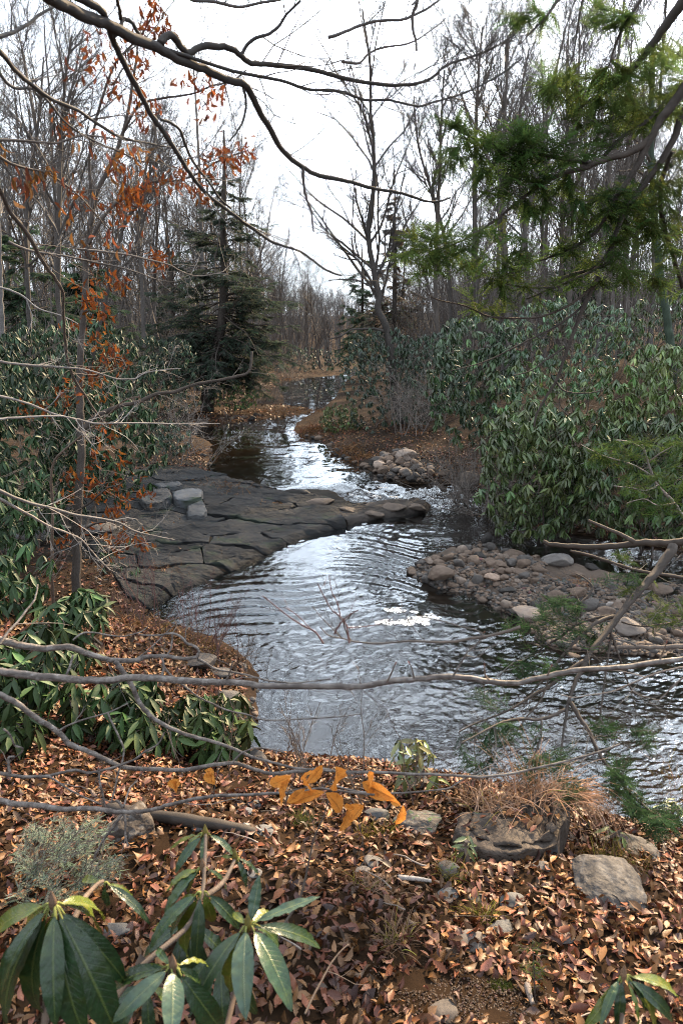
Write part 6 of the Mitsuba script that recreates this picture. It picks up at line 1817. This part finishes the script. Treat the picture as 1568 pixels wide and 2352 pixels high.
def leaf_look(blade, rib, blotch):
    def vein(uv):
        u = dr.abs(uv.x - .5) * 2
        s = dr.abs(dr.sin((uv.y * 15 - u * 2.2) * 3.14159))
        return (1 - mikit.smoothstep(0, .22, s)) * (1 - mikit.smoothstep(.75, 1, u)), 1 - mikit.smoothstep(.03, .10, u)

    def colour(p, n, uv):
        v, m = vein(uv)
        b = mikit.fbm(p.x * 55, p.y * 55, p.z * 55, 3)
        c = mikit.mix(blade, blotch, mikit.smoothstep(.42, .75, b)) * (.75 + .5 * mikit.noise(p.x * 190, p.y * 190, p.z * 190))
        return mikit.mix(mikit.mix(c, rib, .22 * v), rib, m)

    def relief(p, n, uv):
        v, m = vein(uv)
        return .5 * m - .35 * v + .5 * mikit.fbm(p.x * 120, p.y * 120, p.z * 120, 2)

    return {'type': 'bumpmap', 'scale': 0.0011, 'arbitrary': mikit.proc(relief, 6e-4), 'bsdf': {'type': 'twosided', 'bsdf': {'type': 'principled', 'base_color': mikit.proc(colour), 'roughness': 0.33, 'specular': 0.45}}}


def veined(uv):
    u = dr.abs(uv.x - .5) * 2
    s = dr.abs(dr.sin((uv.y * 9 - u * 2.0) * 3.14159))
    return dr.maximum((1 - mikit.smoothstep(0, .25, s)) * .7, 1 - mikit.smoothstep(.04, .12, u))


scene['leaf_orange'] = {'type': 'principledthin', 'roughness': .5, 'diff_trans': .9, 'eta': 1.4,
                        'base_color': mikit.proc(lambda p, n, uv: mikit.mix(mikit.mix((.50, .155, .02), (.56, .27, .07), mikit.fbm(p.x * 45, p.y * 45, p.z * 45, 3)), (.20, .07, .02), .6 * veined(uv) + .5 * mikit.smoothstep(.6, .72, mikit.fbm(p.x * 90 + 7, p.y * 90, p.z * 90, 3))))}
scene['leaf_dark'] = leaf_look((.010, .026, .009), (.045, .065, .018), (.016, .030, .008))
scene['leaf_green'] = leaf_look((.017, .042, .016), (.06, .085, .025), (.028, .05, .012))
scene['leaf_yellow'] = leaf_look((.055, .075, .009), (.12, .13, .03), (.085, .085, .012))
scene['leaf_pale'] = leaf_look((.034, .062, .038), (.10, .12, .06), (.045, .068, .032))
rng = np.random.default_rng(91)
BEECH_BARK = (.155, .138, .125)
BUD = (.30, .13, .08)


def front_branch(label, stems, twig_specs=(), per=3, length=.16, tone=BEECH_BARK, name='beech_branch', look='beech_bark', r=.0011, sub=2, buds=0, t0=.15):
    key = thing(name, label, 'branch')
    built = []
    for nm, pts, y0, y1, w0, w1 in stems:
        b = limb(pts, y0, y1, w0 * .86, w1 * .9, None, rng, .9, .02)
        built.append((nm, b))
    limb_parts(key, built, rng, tone, 8, look, .08)
    h = Heap()
    for b in [b for _, b in built]:
        tips = twigs_on(rng, h, [b], per, length, r, sub, np.array(tone) * .85, k=6, wig=.16, t0=t0)
    part(key, 'twigs', h.mesh(), 'bark', False, h.color(), kind='stuff')
    return key, [b for _, b in built]


def bud_twigs(key, list_, y):
    """traced twigs that end in a long pointed reddish bud"""
    for pts in list_:
        b = limb(pts, y, y - .03, 4.2, 2.4, 16, rng)
        h = Heap()
        add_tubes(h, rng, *b, 5, (.20, .15, .12))
        part(key, 'twig', h.mesh(), 'bark', True, h.color())
        e, d = b[0][0, -1], unit(b[0][0, -1] - b[0][0, -3])
        P = e + d * np.linspace(0, .022, 6)[:, None]
        h = Heap()
        add_tubes(h, rng, P[None], np.array([[.0011, .0019, .0022, .0018, .001, .0002]]), 6, BUD)
        part(key, 'bud', h.mesh(), 'smooth_bark', True, h.color())


# the long level branch across the whole view
A = tr(Z4, [(-60, 322), (0, 330), (100, 345), (300, 365), (500, 380), (600, 380), (740, 366), (900, 366), (1000, 380), (1150, 388), (1300, 390), (1450, 405), (1568, 415)]) + tr(C6, [(0, 835), (80, 835), (200, 815), (350, 800), (510, 790), (650, 805), (780, 820), (900, 797), (1100, 757), (1300, 745), (1450, 720), (1568, 708), (1700, 690)])
key, bA = front_branch('long slender grey beech branch crossing the whole view almost level below the middle', [('limb', A, 2.15, 2.0, 20, 12),
    ('branch', tr(Z4, [(920, 368), (940, 300), (925, 250)]), 2.12, 2.15, 6, 5), ('branch', tr(Z4, [(375, 368), (400, 300), (420, 235)]), 2.15, 2.2, 6, 5), ('branch', tr(Z4, [(1295, 390), (1320, 330), (1335, 270)]), 2.1, 2.1, 5, 3.5),
    ('branch', tr(C6, [(510, 790), (540, 740), (560, 705), (575, 680), (620, 640), (650, 595)]), 2.05, 2.0, 5.5, 3), ('branch', tr(C6, [(570, 690), (605, 700), (640, 690), (655, 670)]), 2.03, 2.0, 3.5, 2)], per=2.2, length=.14, sub=2)
bud_twigs(key, [tr(C6, p) for p in ([(210, 815), (230, 770), (245, 735)], [(332, 797), (325, 760), (313, 730)], [(680, 806), (660, 780), (657, 745)], [(945, 785), (955, 760), (962, 745)], [(650, 595), (652, 590), (655, 586)], [(1445, 722), (1470, 690), (1490, 640)])], 2.03)

front_branch('forking grey beech branch above the level one at the left edge', [('limb', tr(Z4, [(-60, 140), (0, 150), (130, 180), (270, 196), (380, 188), (520, 230), (640, 265), (780, 266), (850, 242), (960, 242), (1060, 256), (1128, 247), (1142, 212), (1112, 182), (1070, 165), (1042, 132), (990, 110), (900, 122), (800, 118)]), 2.3, 2.5, 20, 4),
    ('branch', tr(Z4, [(655, 272), (690, 310), (720, 350), (765, 430), (800, 505), (850, 570), (930, 630), (1020, 672), (1120, 705), (1250, 740), (1380, 790), (1450, 820), (1568, 852)]) + [(680, 1765), (760, 1772)], 2.3, 2.2, 14, 5),
    ('branch', tr(Z4, [(1135, 255), (1180, 280), (1230, 312), (1330, 332), (1420, 350), (1500, 372), (1568, 386)]) + [(690, 1568), (760, 1560)], 2.45, 2.6, 8, 3),
    ('branch', tr(Z4, [(930, 285), (970, 340), (1010, 380), (1060, 415), (1130, 470), (1210, 510), (1300, 550), (1430, 580), (1500, 605), (1600, 610)]) + [(760, 1648), (830, 1640)], 2.4, 2.5, 6, 3),
    ('branch', tr(Z4, [(420, 150), (480, 108), (540, 106), (620, 120), (720, 125), (800, 105), (850, 70)]), 2.35, 2.5, 5, 2.5),
    ('branch', tr(Z4, [(0, 175), (50, 100), (100, 45), (150, -20), (200, -90), (215, -170)]), 2.25, 2.5, 7, 4), ('branch', tr(Z4, [(955, 240), (985, 180), (990, 105)]), 2.45, 2.5, 5, 4), ('branch', tr(Z4, [(780, 258), (870, 190), (930, 130), (1000, 60)]), 2.45, 2.6, 4, 2)], per=3.2, length=.17)
front_branch('grey beech branch dropping from the left edge under the level one, then running right', [('limb', tr(Z4, [(-60, 430), (0, 462), (100, 510), (200, 592), (340, 680), (400, 748), (520, 792), (600, 832), (720, 880), (850, 890), (1050, 895), (1200, 870), (1330, 855), (1440, 882), (1568, 915)]) + tr(C8, [(-100, 85), (0, 98), (100, 97), (300, 106), (500, 112), (640, 120), (760, 108), (900, 78), (1000, 56), (1150, 15), (1280, -30)]), 2.2, 2.3, 14, 4.5),
    ('branch', tr(Z4, [(338, 670), (400, 635), (480, 605), (600, 572), (735, 512)]), 2.2, 2.35, 5, 3), ('branch', tr(Z4, [(560, 805), (600, 700), (690, 640), (650, 600)][:1] + [(1335, 850), (1400, 790), (1450, 770), (1568, 775)]), 2.2, 2.3, 1, 3) if False else ('branch', tr(Z4, [(1335, 852), (1400, 792), (1450, 772), (1568, 778), (1640, 800)]), 2.2, 2.3, 5, 3),
    ('branch', tr(Z4, [(620, 570), (650, 640), (690, 720), (712, 785), (702, 850), (680, 910), (660, 1000), (638, 1085)]), 2.3, 2.15, 5, 4),
    ('branch', tr(C8, [(-60, 150), (100, 190), (210, 195), (330, 190), (480, 175), (560, 130), (700, 60), (760, 20), (860, -30), (920, -100)]), 2.2, 2.4, 5, 2.5)], per=3.2, length=.16)
front_branch('knotty grey twig crossing the lower left above the leaf litter', [('limb', tr(Z4, [(-60, 905), (0, 915), (150, 935), (280, 930), (340, 915), (420, 896), (520, 910), (650, 882), (705, 862), (780, 830), (830, 790), (900, 752), (942, 680)]), 2.1, 2.25, 9, 4),
    ('branch', tr(Z4, [(60, 915), (48, 860), (52, 822), (85, 818)]), 2.1, 2.12, 7, 5), ('branch', tr(Z4, [(280, 930), (340, 970), (400, 1010), (480, 1050), (580, 1092)]), 2.12, 2.1, 5, 3), ('branch', tr(Z4, [(575, 985), (590, 1040), (602, 1105)]), 2.1, 2.1, 6, 5), ('branch', tr(Z4, [(565, 880), (570, 930), (575, 985)]), 2.12, 2.1, 4, 5),
    ('branch', tr(Z4, [(20, 660), (60, 700), (85, 755), (130, 770), (105, 812)]), 2.1, 2.15, 5, 4)], per=4.5, length=.17, sub=3)
key, bE = front_branch('lowest grey beech branch, reaching right to a cluster of bright orange leaves', [('limb', tr(Z4, [(-60, 1055), (0, 1070), (100, 1095), (200, 1096), (350, 1120), (500, 1116), (700, 1136), (850, 1130), (950, 1102), (1080, 1070), (1250, 1042), (1400, 1040), (1568, 1030)]) + [(680, 1822), (740, 1812), (800, 1820), (860, 1826)], 2.0, 1.62, 14, 5),
    ('branch', tr(Z4, [(708, 1140), (660, 1210), (620, 1262), (575, 1330), (545, 1400)]), 1.95, 1.9, 7, 5), ('branch', tr(Z4, [(708, 1145), (722, 1200), (720, 1260), (735, 1335)]), 1.95, 1.9, 7, 4), ('branch', tr(Z4, [(705, 1110), (680, 1080), (665, 1070)]), 1.95, 1.95, 7, 6), ('branch', tr(Z4, [(710, 1110), (730, 1040), (745, 1000), (790, 960)]), 1.95, 2.1, 5, 3),
    ('branch', [(740, 1812), (760, 1790), (780, 1768)], 1.7, 1.68, 4, 3), ('branch', [(800, 1820), (815, 1850), (822, 1862)], 1.66, 1.64, 4, 3)], per=2.5, length=.14)


def hang_leaf(vv, ff, n):
    k_ = ident(key + '__leaf')
    scene[k_] = mikit.ply((vv, ff), 'leaf_orange', smooth=True, uv=np.stack([np.tile([0, .5, 1.0], n + 1), np.repeat(np.linspace(0, 1, n + 1), 3)], -1))


# orange beech leaves: each is seen on its own, so each is built on its own (grid points of stalk and tip, width, turn)
ORANGE = [((668, 1782), (612, 1815), .42, .4), ((662, 1790), (640, 1855), .5, -.9), ((690, 1788), (728, 1770), .3, .8), ((705, 1800), (744, 1758), .5, -.3), ((770, 1762), (778, 1822), .55, 1.0), ((700, 1812), (660, 1848), .4, .2), ((745, 1820), (665, 1842), .32, -.4),
          ((748, 1822), (795, 1866), .5, .5), ((858, 1775), (842, 1812), .5, -.7), ((905, 1835), (825, 1798), .42, .2), ((915, 1845), (860, 1812), .38, -.8), ((925, 1850), (912, 1900), .5, .6), ((895, 1838), (920, 1852), .5, -.2), ((830, 1848), (784, 1882), .5, .3), ((835, 1850), (800, 1890), .42, -.5), ((800, 1858), (785, 1915), .5, .9), ((700, 1780), (715, 1840), .45, -1.2)]
FIRE = [(.55, .20, .03), (.48, .16, .025), (.58, .27, .08), (.42, .15, .04)]
for i, ((u0, v0), (u1, v1), wd, roll) in enumerate(ORANGE):
    a, b = at(u0, v0, 1.62), at(u1, v1, 1.62 + rng.uniform(-.05, .05))
    d = b - a
    V, F = leaf_blade(7, 1, wd * 1.05, rng.uniform(.1, .5), rng.uniform(.1, .5), point=1.0, twist=rng.uniform(-.5, .5))
    V[:, 2] += .05 * np.sin(V[:, 1] * 26) * np.abs(V[:, 0]) * 3.5 + .6 * V[:, 0] * np.abs(V[:, 0]) * rng.choice([-1, 1]) + .9 * np.abs(V[:, 0]) ** 1.5 * rng.uniform(-.2, .8)
    fr = frames(d[None], up=-ray(u0, v0), roll=np.array([roll]))
    vv, ff, _ = strew((V, F), a[None], fr, np.array([np.linalg.norm(d)]))
    hang_leaf(vv, ff, 7)
for (u0, v0), (u1, v1), wd in (((412, 1790), (376, 1825), .5), ((398, 1795), (418, 1820), .5), ((490, 1768), (470, 1822), .5), ((470, 1770), (498, 1780), .6)):
    a, b = at(u0, v0, 1.95), at(u1, v1, 1.97)
    V, F = leaf_blade(6, 1, wd, .5, .4, point=1.0, twist=.6)
    fr = frames((b - a)[None], up=-ray(u0, v0), roll=rng.uniform(-.7, .7, 1))
    vv, ff, _ = strew((V, F), a[None], fr, np.array([np.linalg.norm(b - a)]))
    hang_leaf(vv, ff, 6)

front_branch('dark thin branch over the water in the middle, ending right among the hemlock sprays', [('limb', tr(C6, [(820, 560), (760, 580), (680, 600), (600, 612), (500, 630), (420, 630), (330, 625), (240, 632), (140, 637), (60, 628), (0, 612)]) + [(760, 1462), (735, 1440)], 3.0, 3.1, 9, 2.5),
    ('branch', tr(C6, [(650, 590), (600, 570), (530, 555), (470, 535), (400, 520), (330, 500)]), 3.0, 3.2, 4, 2), ('branch', tr(C6, [(45, 625), (25, 590), (10, 545), (30, 520), (60, 490)]) , 3.1, 3.1, 4, 2.2), ('branch', tr(C6, [(0, 612), (-40, 570), (-90, 520), (-130, 470)]), 3.1, 3.2, 3, 1.6)], per=5, length=.28, tone=(.13, .10, .085), name='bare_branch', look='bark')
front_branch('level grey log lying at the right edge behind the near hemlock bough', [('limb', tr(Z2, [(1640, 1015), (1568, 1016), (1400, 1022), (1250, 1020), (1100, 1022), (1000, 1020)]), 6.6, 6.9, 14, 7), ('branch', tr(Z2, [(1230, 1010), (1180, 985), (1100, 968), (1050, 960)]), 6.7, 6.8, 6, 4)], per=1, length=.2, tone=(.20, .17, .15), name='fallen_bough', look='bark')
front_branch('pale thin twigs crossing the lower right water from the right edge', [('limb', tr(Z2, [(1640, 1150), (1568, 1165), (1420, 1195), (1300, 1240), (1180, 1290), (1060, 1340), (900, 1365), (760, 1380), (690, 1360)]), 3.0, 3.4, 5, 2), ('branch', tr(Z2, [(1640, 1220), (1568, 1245), (1500, 1300), (1450, 1350), (1400, 1400)]), 3.0, 3.1, 5, 2.5),
    ('branch', tr(Z2, [(1300, 1240), (1220, 1215), (1130, 1195), (1050, 1190)]), 3.1, 3.2, 3.5, 2)], per=3, length=.2, tone=(.26, .23, .20), name='bare_branch', look='bark')

Z7 = (526.8, 1285.8, .385)
front_branch('reddish bare twigs standing up in front of the bright water in the middle', [('limb', tr(Z7, [(560, 500), (540, 470), (510, 430), (440, 395), (370, 350), (290, 290), (200, 215)]), 3.1, 3.3, 4.5, 1.8), ('branch', tr(Z7, [(715, 500), (710, 470), (700, 400), (660, 340), (610, 300), (570, 230), (525, 140)]), 3.05, 3.2, 4.5, 1.8), ('branch', tr(Z7, [(660, 335), (640, 250), (610, 190), (595, 90)]), 3.1, 3.2, 3, 1.6),
    ('branch', tr(Z7, [(480, 412), (400, 330), (330, 285)]), 3.15, 3.25, 2.6, 1.5), ('branch', tr(Z7, [(702, 405), (800, 400), (896, 385)]), 3.05, 3.1, 3, 2), ('branch', tr(Z7, [(625, 445), (680, 360), (770, 300)]), 3.0, 3.05, 4, 2.4)], per=7, length=.17, tone=(.14, .06, .055), name='bare_branch', look='bark')
# reddish bare shrub at the left water edge
rng = np.random.default_rng(93)
for lab, u, v, hgt, n in (('reddish bare shrub on the left shore, its stems against the bright water', 400, 1475, .75, 22), ('low twiggy shrub at the corner of the left shore', 560, 1530, .45, 14), ('fine bare shrub in front of the water below the orange leaves', 905, 1830, .55, 12), ('sparse upright twigs on the near bank left of the orange leaves', 640, 1790, .4, 9)):
    k = thing('red_stemmed_shrub' if 'reddish' in lab else 'bare_shrub', lab, 'shrub')
    p = on_ground(u, v)[0]
    x, y = p[0] + rng.normal(0, .35, n), p[1] + rng.normal(0, .2, n)
    P, R = grow(rng, np.stack([x, y, ground(x, y) - .02], -1), np.stack([rng.normal(.12, .35, n), rng.normal(0, .2, n), np.ones(n)], -1), hgt * rng.uniform(.6, 1.3, n), np.full(n, .0042), 8, .10, .1, .35)
    h = Heap()
    tone = (.15, .075, .07) if 'reddish' in lab else (.16, .12, .10)
    add_tubes(h, rng, P, R, 4, tone)
    for _ in range(2):
        p_, d, L, rr = sprout(rng, P, R, 5, .25, 1, (.4, .8), (.25, .5), .6, .0013, up=.2)
        P, R = grow(rng, p_, d, L, rr, 4, .12, .15, .5)
        add_tubes(h, rng, P, R, 3, np.array(tone) * 1.15)
    part(k, 'stems', h.mesh(), 'bark', False, h.color(), kind='stuff')
# a slim dead stem before the litter
for lab, pts, y0, y1, w0, w1 in (('thin dark stem standing over the leaf litter left of the middle', [(625, 2190), (650, 2130), (690, 2060), (705, 2000), (720, 1930), (745, 1870), (755, 1830)], 1.75, 1.9, 7, 3), ('thin dead stem leaning over the litter at the right of the big leaves', [(700, 2330), (740, 2250), (770, 2200), (800, 2170)], 1.4, 1.6, 5, 3)):
    k = thing('dead_stem', lab, 'stem')
    b = limb(pts, y0, y1, w0, w1, 24, rng)
    h = Heap()
    add_tubes(h, rng, *b, 6, (.12, .09, .075))
    twigs_on(rng, h, [b], 5, .12, .001, 2, (.13, .10, .085))
    shape(k, h.mesh(), 'bark', True, h.color())

# --- pale hemlock seedling sprays at the lower left
rng = np.random.default_rng(94)
k = thing('hemlock_seedling', 'pale grey green low evergreen sprays spreading over the litter at the lower left', 'shrub')
stems, tg = [], []
for u0, v0, u1, v1 in ((20, 2150, 60, 1900), (40, 2160, 120, 1890), (60, 2160, 190, 1905), (60, 2180, 240, 1930), (80, 2180, 250, 1990), (60, 2200, 290, 2010), (20, 2200, 200, 2060), (0, 2250, 130, 2130), (0, 2330, 60, 2200)):
    b = limb([(u0, v0), ((u0 + u1) / 2 - 10, (v0 + v1) / 2 - 25), (u1, v1)], 2.05, 2.45, 3.5, 1.2, 20, rng)
    stems.append(b)
limb_parts(k, [('stem', b) for b in stems], rng, (.20, .17, .14), 5)
sk, sr = skeleton(stems, .02)
q = np.vstack([inside(rng, [(60, 1880), (240, 1870), (260, 1930), (250, 2030), (150, 2090), (20, 2080), (30, 1960)], 560), inside(rng, [(0, 2050), (200, 2060), (140, 2160), (0, 2200)], 130), inside(rng, box(200, 1960, 310, 2030), 60), inside(rng, box(-20, 2200, 90, 2340), 70)])
tw, nd = sprays(rng, sk, sr, at(q[:, 0], q[:, 1], rng.uniform(2.0, 2.5, len(q))), (.27, .33, .25), .032, 7, .25, .02, (.16, .13, .10), 5)
part(k, 'twigs', tw.mesh(), 'bark', False, tw.color(), kind='stuff')
part(k, 'needles', nd.mesh(), 'needles', False, nd.color(), kind='stuff')
k = thing('hemlock_seedling', 'tiny thin hemlock seedling in the litter right of the bare soil', 'shrub')
b = limb([(1228, 2300), (1226, 2230), (1222, 2160)], on_ground(1228, 2300)[0][1], on_ground(1228, 2300)[0][1] + .02, 4, 2, 14, rng)
limb_parts(k, [('stem', b)], rng, (.10, .08, .06), 5)
sk, sr = skeleton([b], .02)
q = inside(rng, [(1180, 2170), (1225, 2150), (1270, 2200), (1240, 2270), (1190, 2260)], 40)
tw, nd = sprays(rng, sk, sr, at(q[:, 0], q[:, 1], b[0][0, 5, 1]), (.075, .11, .04), .020, 4, .12, .02, (.10, .08, .06), 3)
part(k, 'twigs', tw.mesh(), 'bark', False, tw.color(), kind='stuff')
part(k, 'needles', nd.mesh(), 'needles', False, nd.color(), kind='stuff')

# --- the rhododendrons right below the camera: every leaf its own
rng = np.random.default_rng(95)


def deep(u, v, t):
    return CAM + ray(u, v) * np.asarray(t, float)[..., None]


def big_leaf(key, u0, v0, u1, v1, t0, t1, wd, tone, roll=0.0, bend=.5, fold=.3):
    """one leaf from its stalk (u0, v0) to its tip (u1, v1), t0 and t1 metres deep, wd times as wide as long"""
    a, b = deep(u0, v0, t0), deep(u1, v1, t1)
    d = b - a
    L = np.linalg.norm(d)
    V, F = leaf_blade(18, 1, wd * .74, bend, fold, point=1.12, twist=rng.uniform(-.25, .25))
    stalk = .10
    V[:, 1] = V[:, 1] * (1 - stalk) + stalk
    # bring the tip of the bent leaf onto its target
    tip = V[-2]
    ang = math.atan2(tip[2], tip[1])
    c_, s_ = math.cos(-ang), math.sin(-ang)
    V = np.column_stack([V[:, 0], V[:, 1] * c_ - V[:, 2] * s_, V[:, 1] * s_ + V[:, 2] * c_]) / np.hypot(tip[1], tip[2])
    fr = frames(d[None], up=np.array([0, -.35, 1.0]), roll=np.array([roll]))
    vv, ff, _ = strew((V, F), a[None], fr, np.array([L]))
    uv = np.stack([np.tile([0, .5, 1.0], len(vv) // 3), np.repeat(np.linspace(0, 1, len(vv) // 3), 3)], -1)
    edge = (np.abs(uv[:, 0] - .5) * 2)[:, None]
    vv = vv + edge * rng.normal(0, .0012, (len(vv), 1)) * fr[0][:, 2]
    look = 'leaf_yellow' if tone[0] > .075 else 'leaf_pale' if tone[2] > .04 else 'leaf_green' if tone[1] > .045 else 'leaf_dark'
    lf = ident(key + '__leaf')
    scene[lf] = mikit.ply((vv, ff), look, smooth=True, uv=uv)
    # its stalk
    h = Heap()
    mid = vv[1]
    P = np.stack([a, a * .5 + mid * .5 + [0, 0, .004], mid])
    add_tubes(h, rng, P[None], np.array([[.0022, .0018, .0014]]), 5, (.22, .24, .06))
    part(lf, 'stalk', h.mesh(), 'bark', True, h.color())


def rosette(key, u, v, t, tips, wd=.30, tone=(.04, .085, .035), bud=True):
    for (u1, v1, dt, *more) in tips:
        opt = more[0] if more else {}
        big_leaf(key, u + np.sign(u1 - u) * 4, v + 4, u1, v1, t, t + dt, opt.get('w', wd), opt.get('c', tone), opt.get('r', rng.uniform(-.35, .35)), opt.get('b', .5), opt.get('f', .3))
    if bud:
        p = deep(u, v + 6, t)
        P = p + np.array([0, -.02, 1.0]) * np.linspace(-.012, .030, 8)[:, None]
        h = Heap()
        add_tubes(h, rng, P[None], np.array([[.003, .0045, .0062, .0068, .006, .0042, .0022, .0003]]), 8, (.17, .12, .05))
        part(key, 'bud', h.mesh(), 'smooth_bark', True, h.color())


YL = (.09, .115, .015)
DK = (.014, .034, .013)
MD = (.024, .056, .024)
k1 = thing('rhododendron', 'near rhododendron with big drooping leaves at the lower left corner', 'shrub')
rosette(k1, 122, 2075, 1.08, [(-20, 2160, .05, {'c': YL, 'w': .28}), (2, 2290, -.03, {'c': DK, 'w': .30}), (128, 2360, -.05, {'c': DK, 'w': .30}), (240, 2270, .02, {'c': DK, 'w': .28}), (240, 2118, .10, {'c': YL, 'w': .3}), (70, 2200, .10, {'c': YL, 'w': .24}), (100, 2330, .06, {'c': DK}), (200, 2390, -.02, {'c': DK, 'w': .33}), (225, 2170, .12, {'c': YL, 'w': .3}), (20, 2360, .04, {'c': DK}), (290, 2260, .08, {'c': DK, 'w': .22}), (165, 2260, .1, {'c': YL, 'w': .25}), (268, 2380, .02, {'c': DK, 'w': .32})])
rosette(k1, 236, 2024, 1.35, [(312, 2100, .05, {'c': YL, 'w': .24, 'r': .5}), (252, 2080, .03, {'c': MD, 'w': .3}), (345, 2125, .0, {'c': DK, 'w': .2}), (190, 2022, .05, {'c': YL, 'w': .3})], bud=False)
k2 = thing('rhododendron', 'near rhododendron with many whorls of glossy leaves left of the bottom middle', 'shrub')
rosette(k2, 472, 1912, 1.55, [(424, 1955, .0, {'c': YL, 'w': .3}), (402, 2008, -.02, {'c': MD}), (462, 1980, -.04, {'c': MD, 'w': .33}), (540, 1970, .0, {'c': MD, 'w': .28}), (375, 1990, .08, {'c': YL, 'w': .14})])
rosette(k2, 466, 1992, 1.42, [(382, 2050, .0, {'c': YL, 'w': .34}), (376, 2108, -.03, {'c': MD, 'w': .27}), (395, 2085, .05, {'c': DK}), (520, 2050, .05, {'c': DK, 'w': .2}), (436, 2065, .04, {'c': YL, 'w': .3})])
rosette(k2, 465, 2045, 1.35, [(450, 2215, -.02, {'c': DK, 'w': .28}), (490, 2118, .03, {'c': YL, 'w': .42}), (550, 2135, .03, {'c': DK, 'w': .3}), (345, 2180, -.02, {'c': MD, 'w': .3}), (432, 2200, .06, {'c': YL, 'w': .3}), (410, 2110, .06, {'c': YL, 'w': .3}), (395, 2170, .04, {'c': DK, 'w': .34})], bud=False)
rosette(k2, 540, 1968, 1.5, [(565, 2040, .0, {'c': DK, 'w': .3}), (595, 2015, .02, {'c': DK, 'w': .2}), (545, 1985, .0, {'c': MD, 'w': .4}), (575, 2000, .03, {'c': DK, 'w': .24}), (510, 1968, .02, {'c': YL, 'w': .3})])
rosette(k2, 570, 2122, 1.22, [(596, 2012, .02, {'c': (.045, .08, .05), 'w': .42, 'r': .2, 'b': -.1}), (735, 2060, .02, {'c': (.07, .11, .085), 'w': .22, 'r': .3, 'b': .1}), (670, 2325, -.08, {'c': MD, 'w': .36, 'r': .2}), (565, 2345, -.10, {'c': (.045, .075, .048), 'w': .40}), (436, 2335, -.06, {'c': DK, 'w': .28}), (535, 2098, .04, {'c': YL, 'w': .36}), (625, 2100, .06, {'c': YL, 'w': .44}), (640, 2180, .05, {'c': MD, 'w': .3}), (530, 2280, .03, {'c': YL, 'w': .34}), (735, 2180, .10, {'c': DK, 'w': .2}), (548, 2230, -.03, {'c': MD, 'w': .3})])
rosette(k2, 398, 2218, 1.12, [(258, 2350, -.04, {'c': (.038, .07, .044), 'w': .36}), (392, 2400, -.08, {'c': (.05, .085, .06), 'w': .46}), (305, 2250, .05, {'c': YL, 'w': .26}), (480, 2222, .06, {'c': YL, 'w': .2}), (320, 2300, .02, {'c': DK, 'w': .3}), (460, 2290, .05, {'c': DK, 'w': .3}), (362, 2180, .06, {'c': MD, 'w': .24}), (250, 2290, .06, {'c': DK, 'w': .25}), (510, 2370, .06, {'c': DK, 'w': .3})])
rosette(k2, 430, 2118, 1.42, [(330, 2200, .0, {'c': DK, 'w': .3}), (392, 2290, -.02, {'c': DK, 'w': .32}), (470, 2285, .02, {'c': DK, 'w': .3}), (520, 2215, .04, {'c': DK, 'w': .28}), (350, 2140, .05, {'c': YL, 'w': .28}), (440, 2250, .05, {'c': MD, 'w': .3})], bud=False)
rosette(k2, 505, 2195, 1.34, [(455, 2360, -.02, {'c': DK, 'w': .32}), (520, 2390, -.03, {'c': DK, 'w': .32}), (590, 2330, .02, {'c': DK, 'w': .3}), (560, 2270, .04, {'c': YL, 'w': .3}), (420, 2300, .03, {'c': MD, 'w': .28})], bud=False)
rosette(k2, 335, 2255, 1.3, [(230, 2330, .0, {'c': DK, 'w': .28}), (270, 2390, -.02, {'c': DK, 'w': .3}), (350, 2400, .0, {'c': DK, 'w': .3}), (410, 2340, .03, {'c': YL, 'w': .26})], bud=False)
k3 = thing('rhododendron', 'small bright rhododendron sprig poking in at the bottom right corner', 'shrub')
rosette(k3, 1430, 2240, 1.25, [(1335, 2370, -.02, {'c': (.12, .18, .04), 'w': .26}), (1378, 2360, -.04, {'c': MD, 'w': .24}), (1480, 2330, .0, {'c': DK, 'w': .26}), (1545, 2350, .02, {'c': DK, 'w': .24}), (1500, 2370, .03, {'c': YL, 'w': .24}), (1415, 2360, .0, {'c': DK, 'w': .3}), (1465, 2365, -.02, {'c': (.19, .22, .05), 'w': .16}), (1560, 2300, .06, {'c': (.09, .13, .04), 'w': .2})])
for key, paths in ((k1, [[(122, 2090, 1.08), (118, 2180, 1.12), (105, 2300, 1.13), (90, 2450, 1.1)], [(236, 2024, 1.35), (215, 2040, 1.32), (180, 2090, 1.2), (130, 2200, 1.14)]]),
                   (k2, [[(472, 1915, 1.55), (470, 1990, 1.42), (465, 2050, 1.36), (430, 2130, 1.32), (360, 2190, 1.26), (290, 2260, 1.22), (200, 2400, 1.15)], [(570, 2125, 1.22), (560, 2200, 1.24), (530, 2320, 1.2), (500, 2460, 1.12)], [(540, 1970, 1.5), (520, 2015, 1.45), (470, 2060, 1.37)], [(398, 2220, 1.12), (400, 2330, 1.14), (380, 2470, 1.1)]]),
                   (k3, [[(1430, 2250, 1.25), (1428, 2330, 1.24), (1420, 2460, 1.15)]])):
    for pth in paths:
        p = np.array(pth, float)
        P = curve(deep(p[:, 0], p[:, 1], p[:, 2]), 20)
        h = Heap()
        add_tubes(h, rng, P[None], np.linspace(.0035, .006, 20)[None], 7, (.13, .10, .075))
        part(key, 'stem', h.mesh(), 'bark', True, h.color())
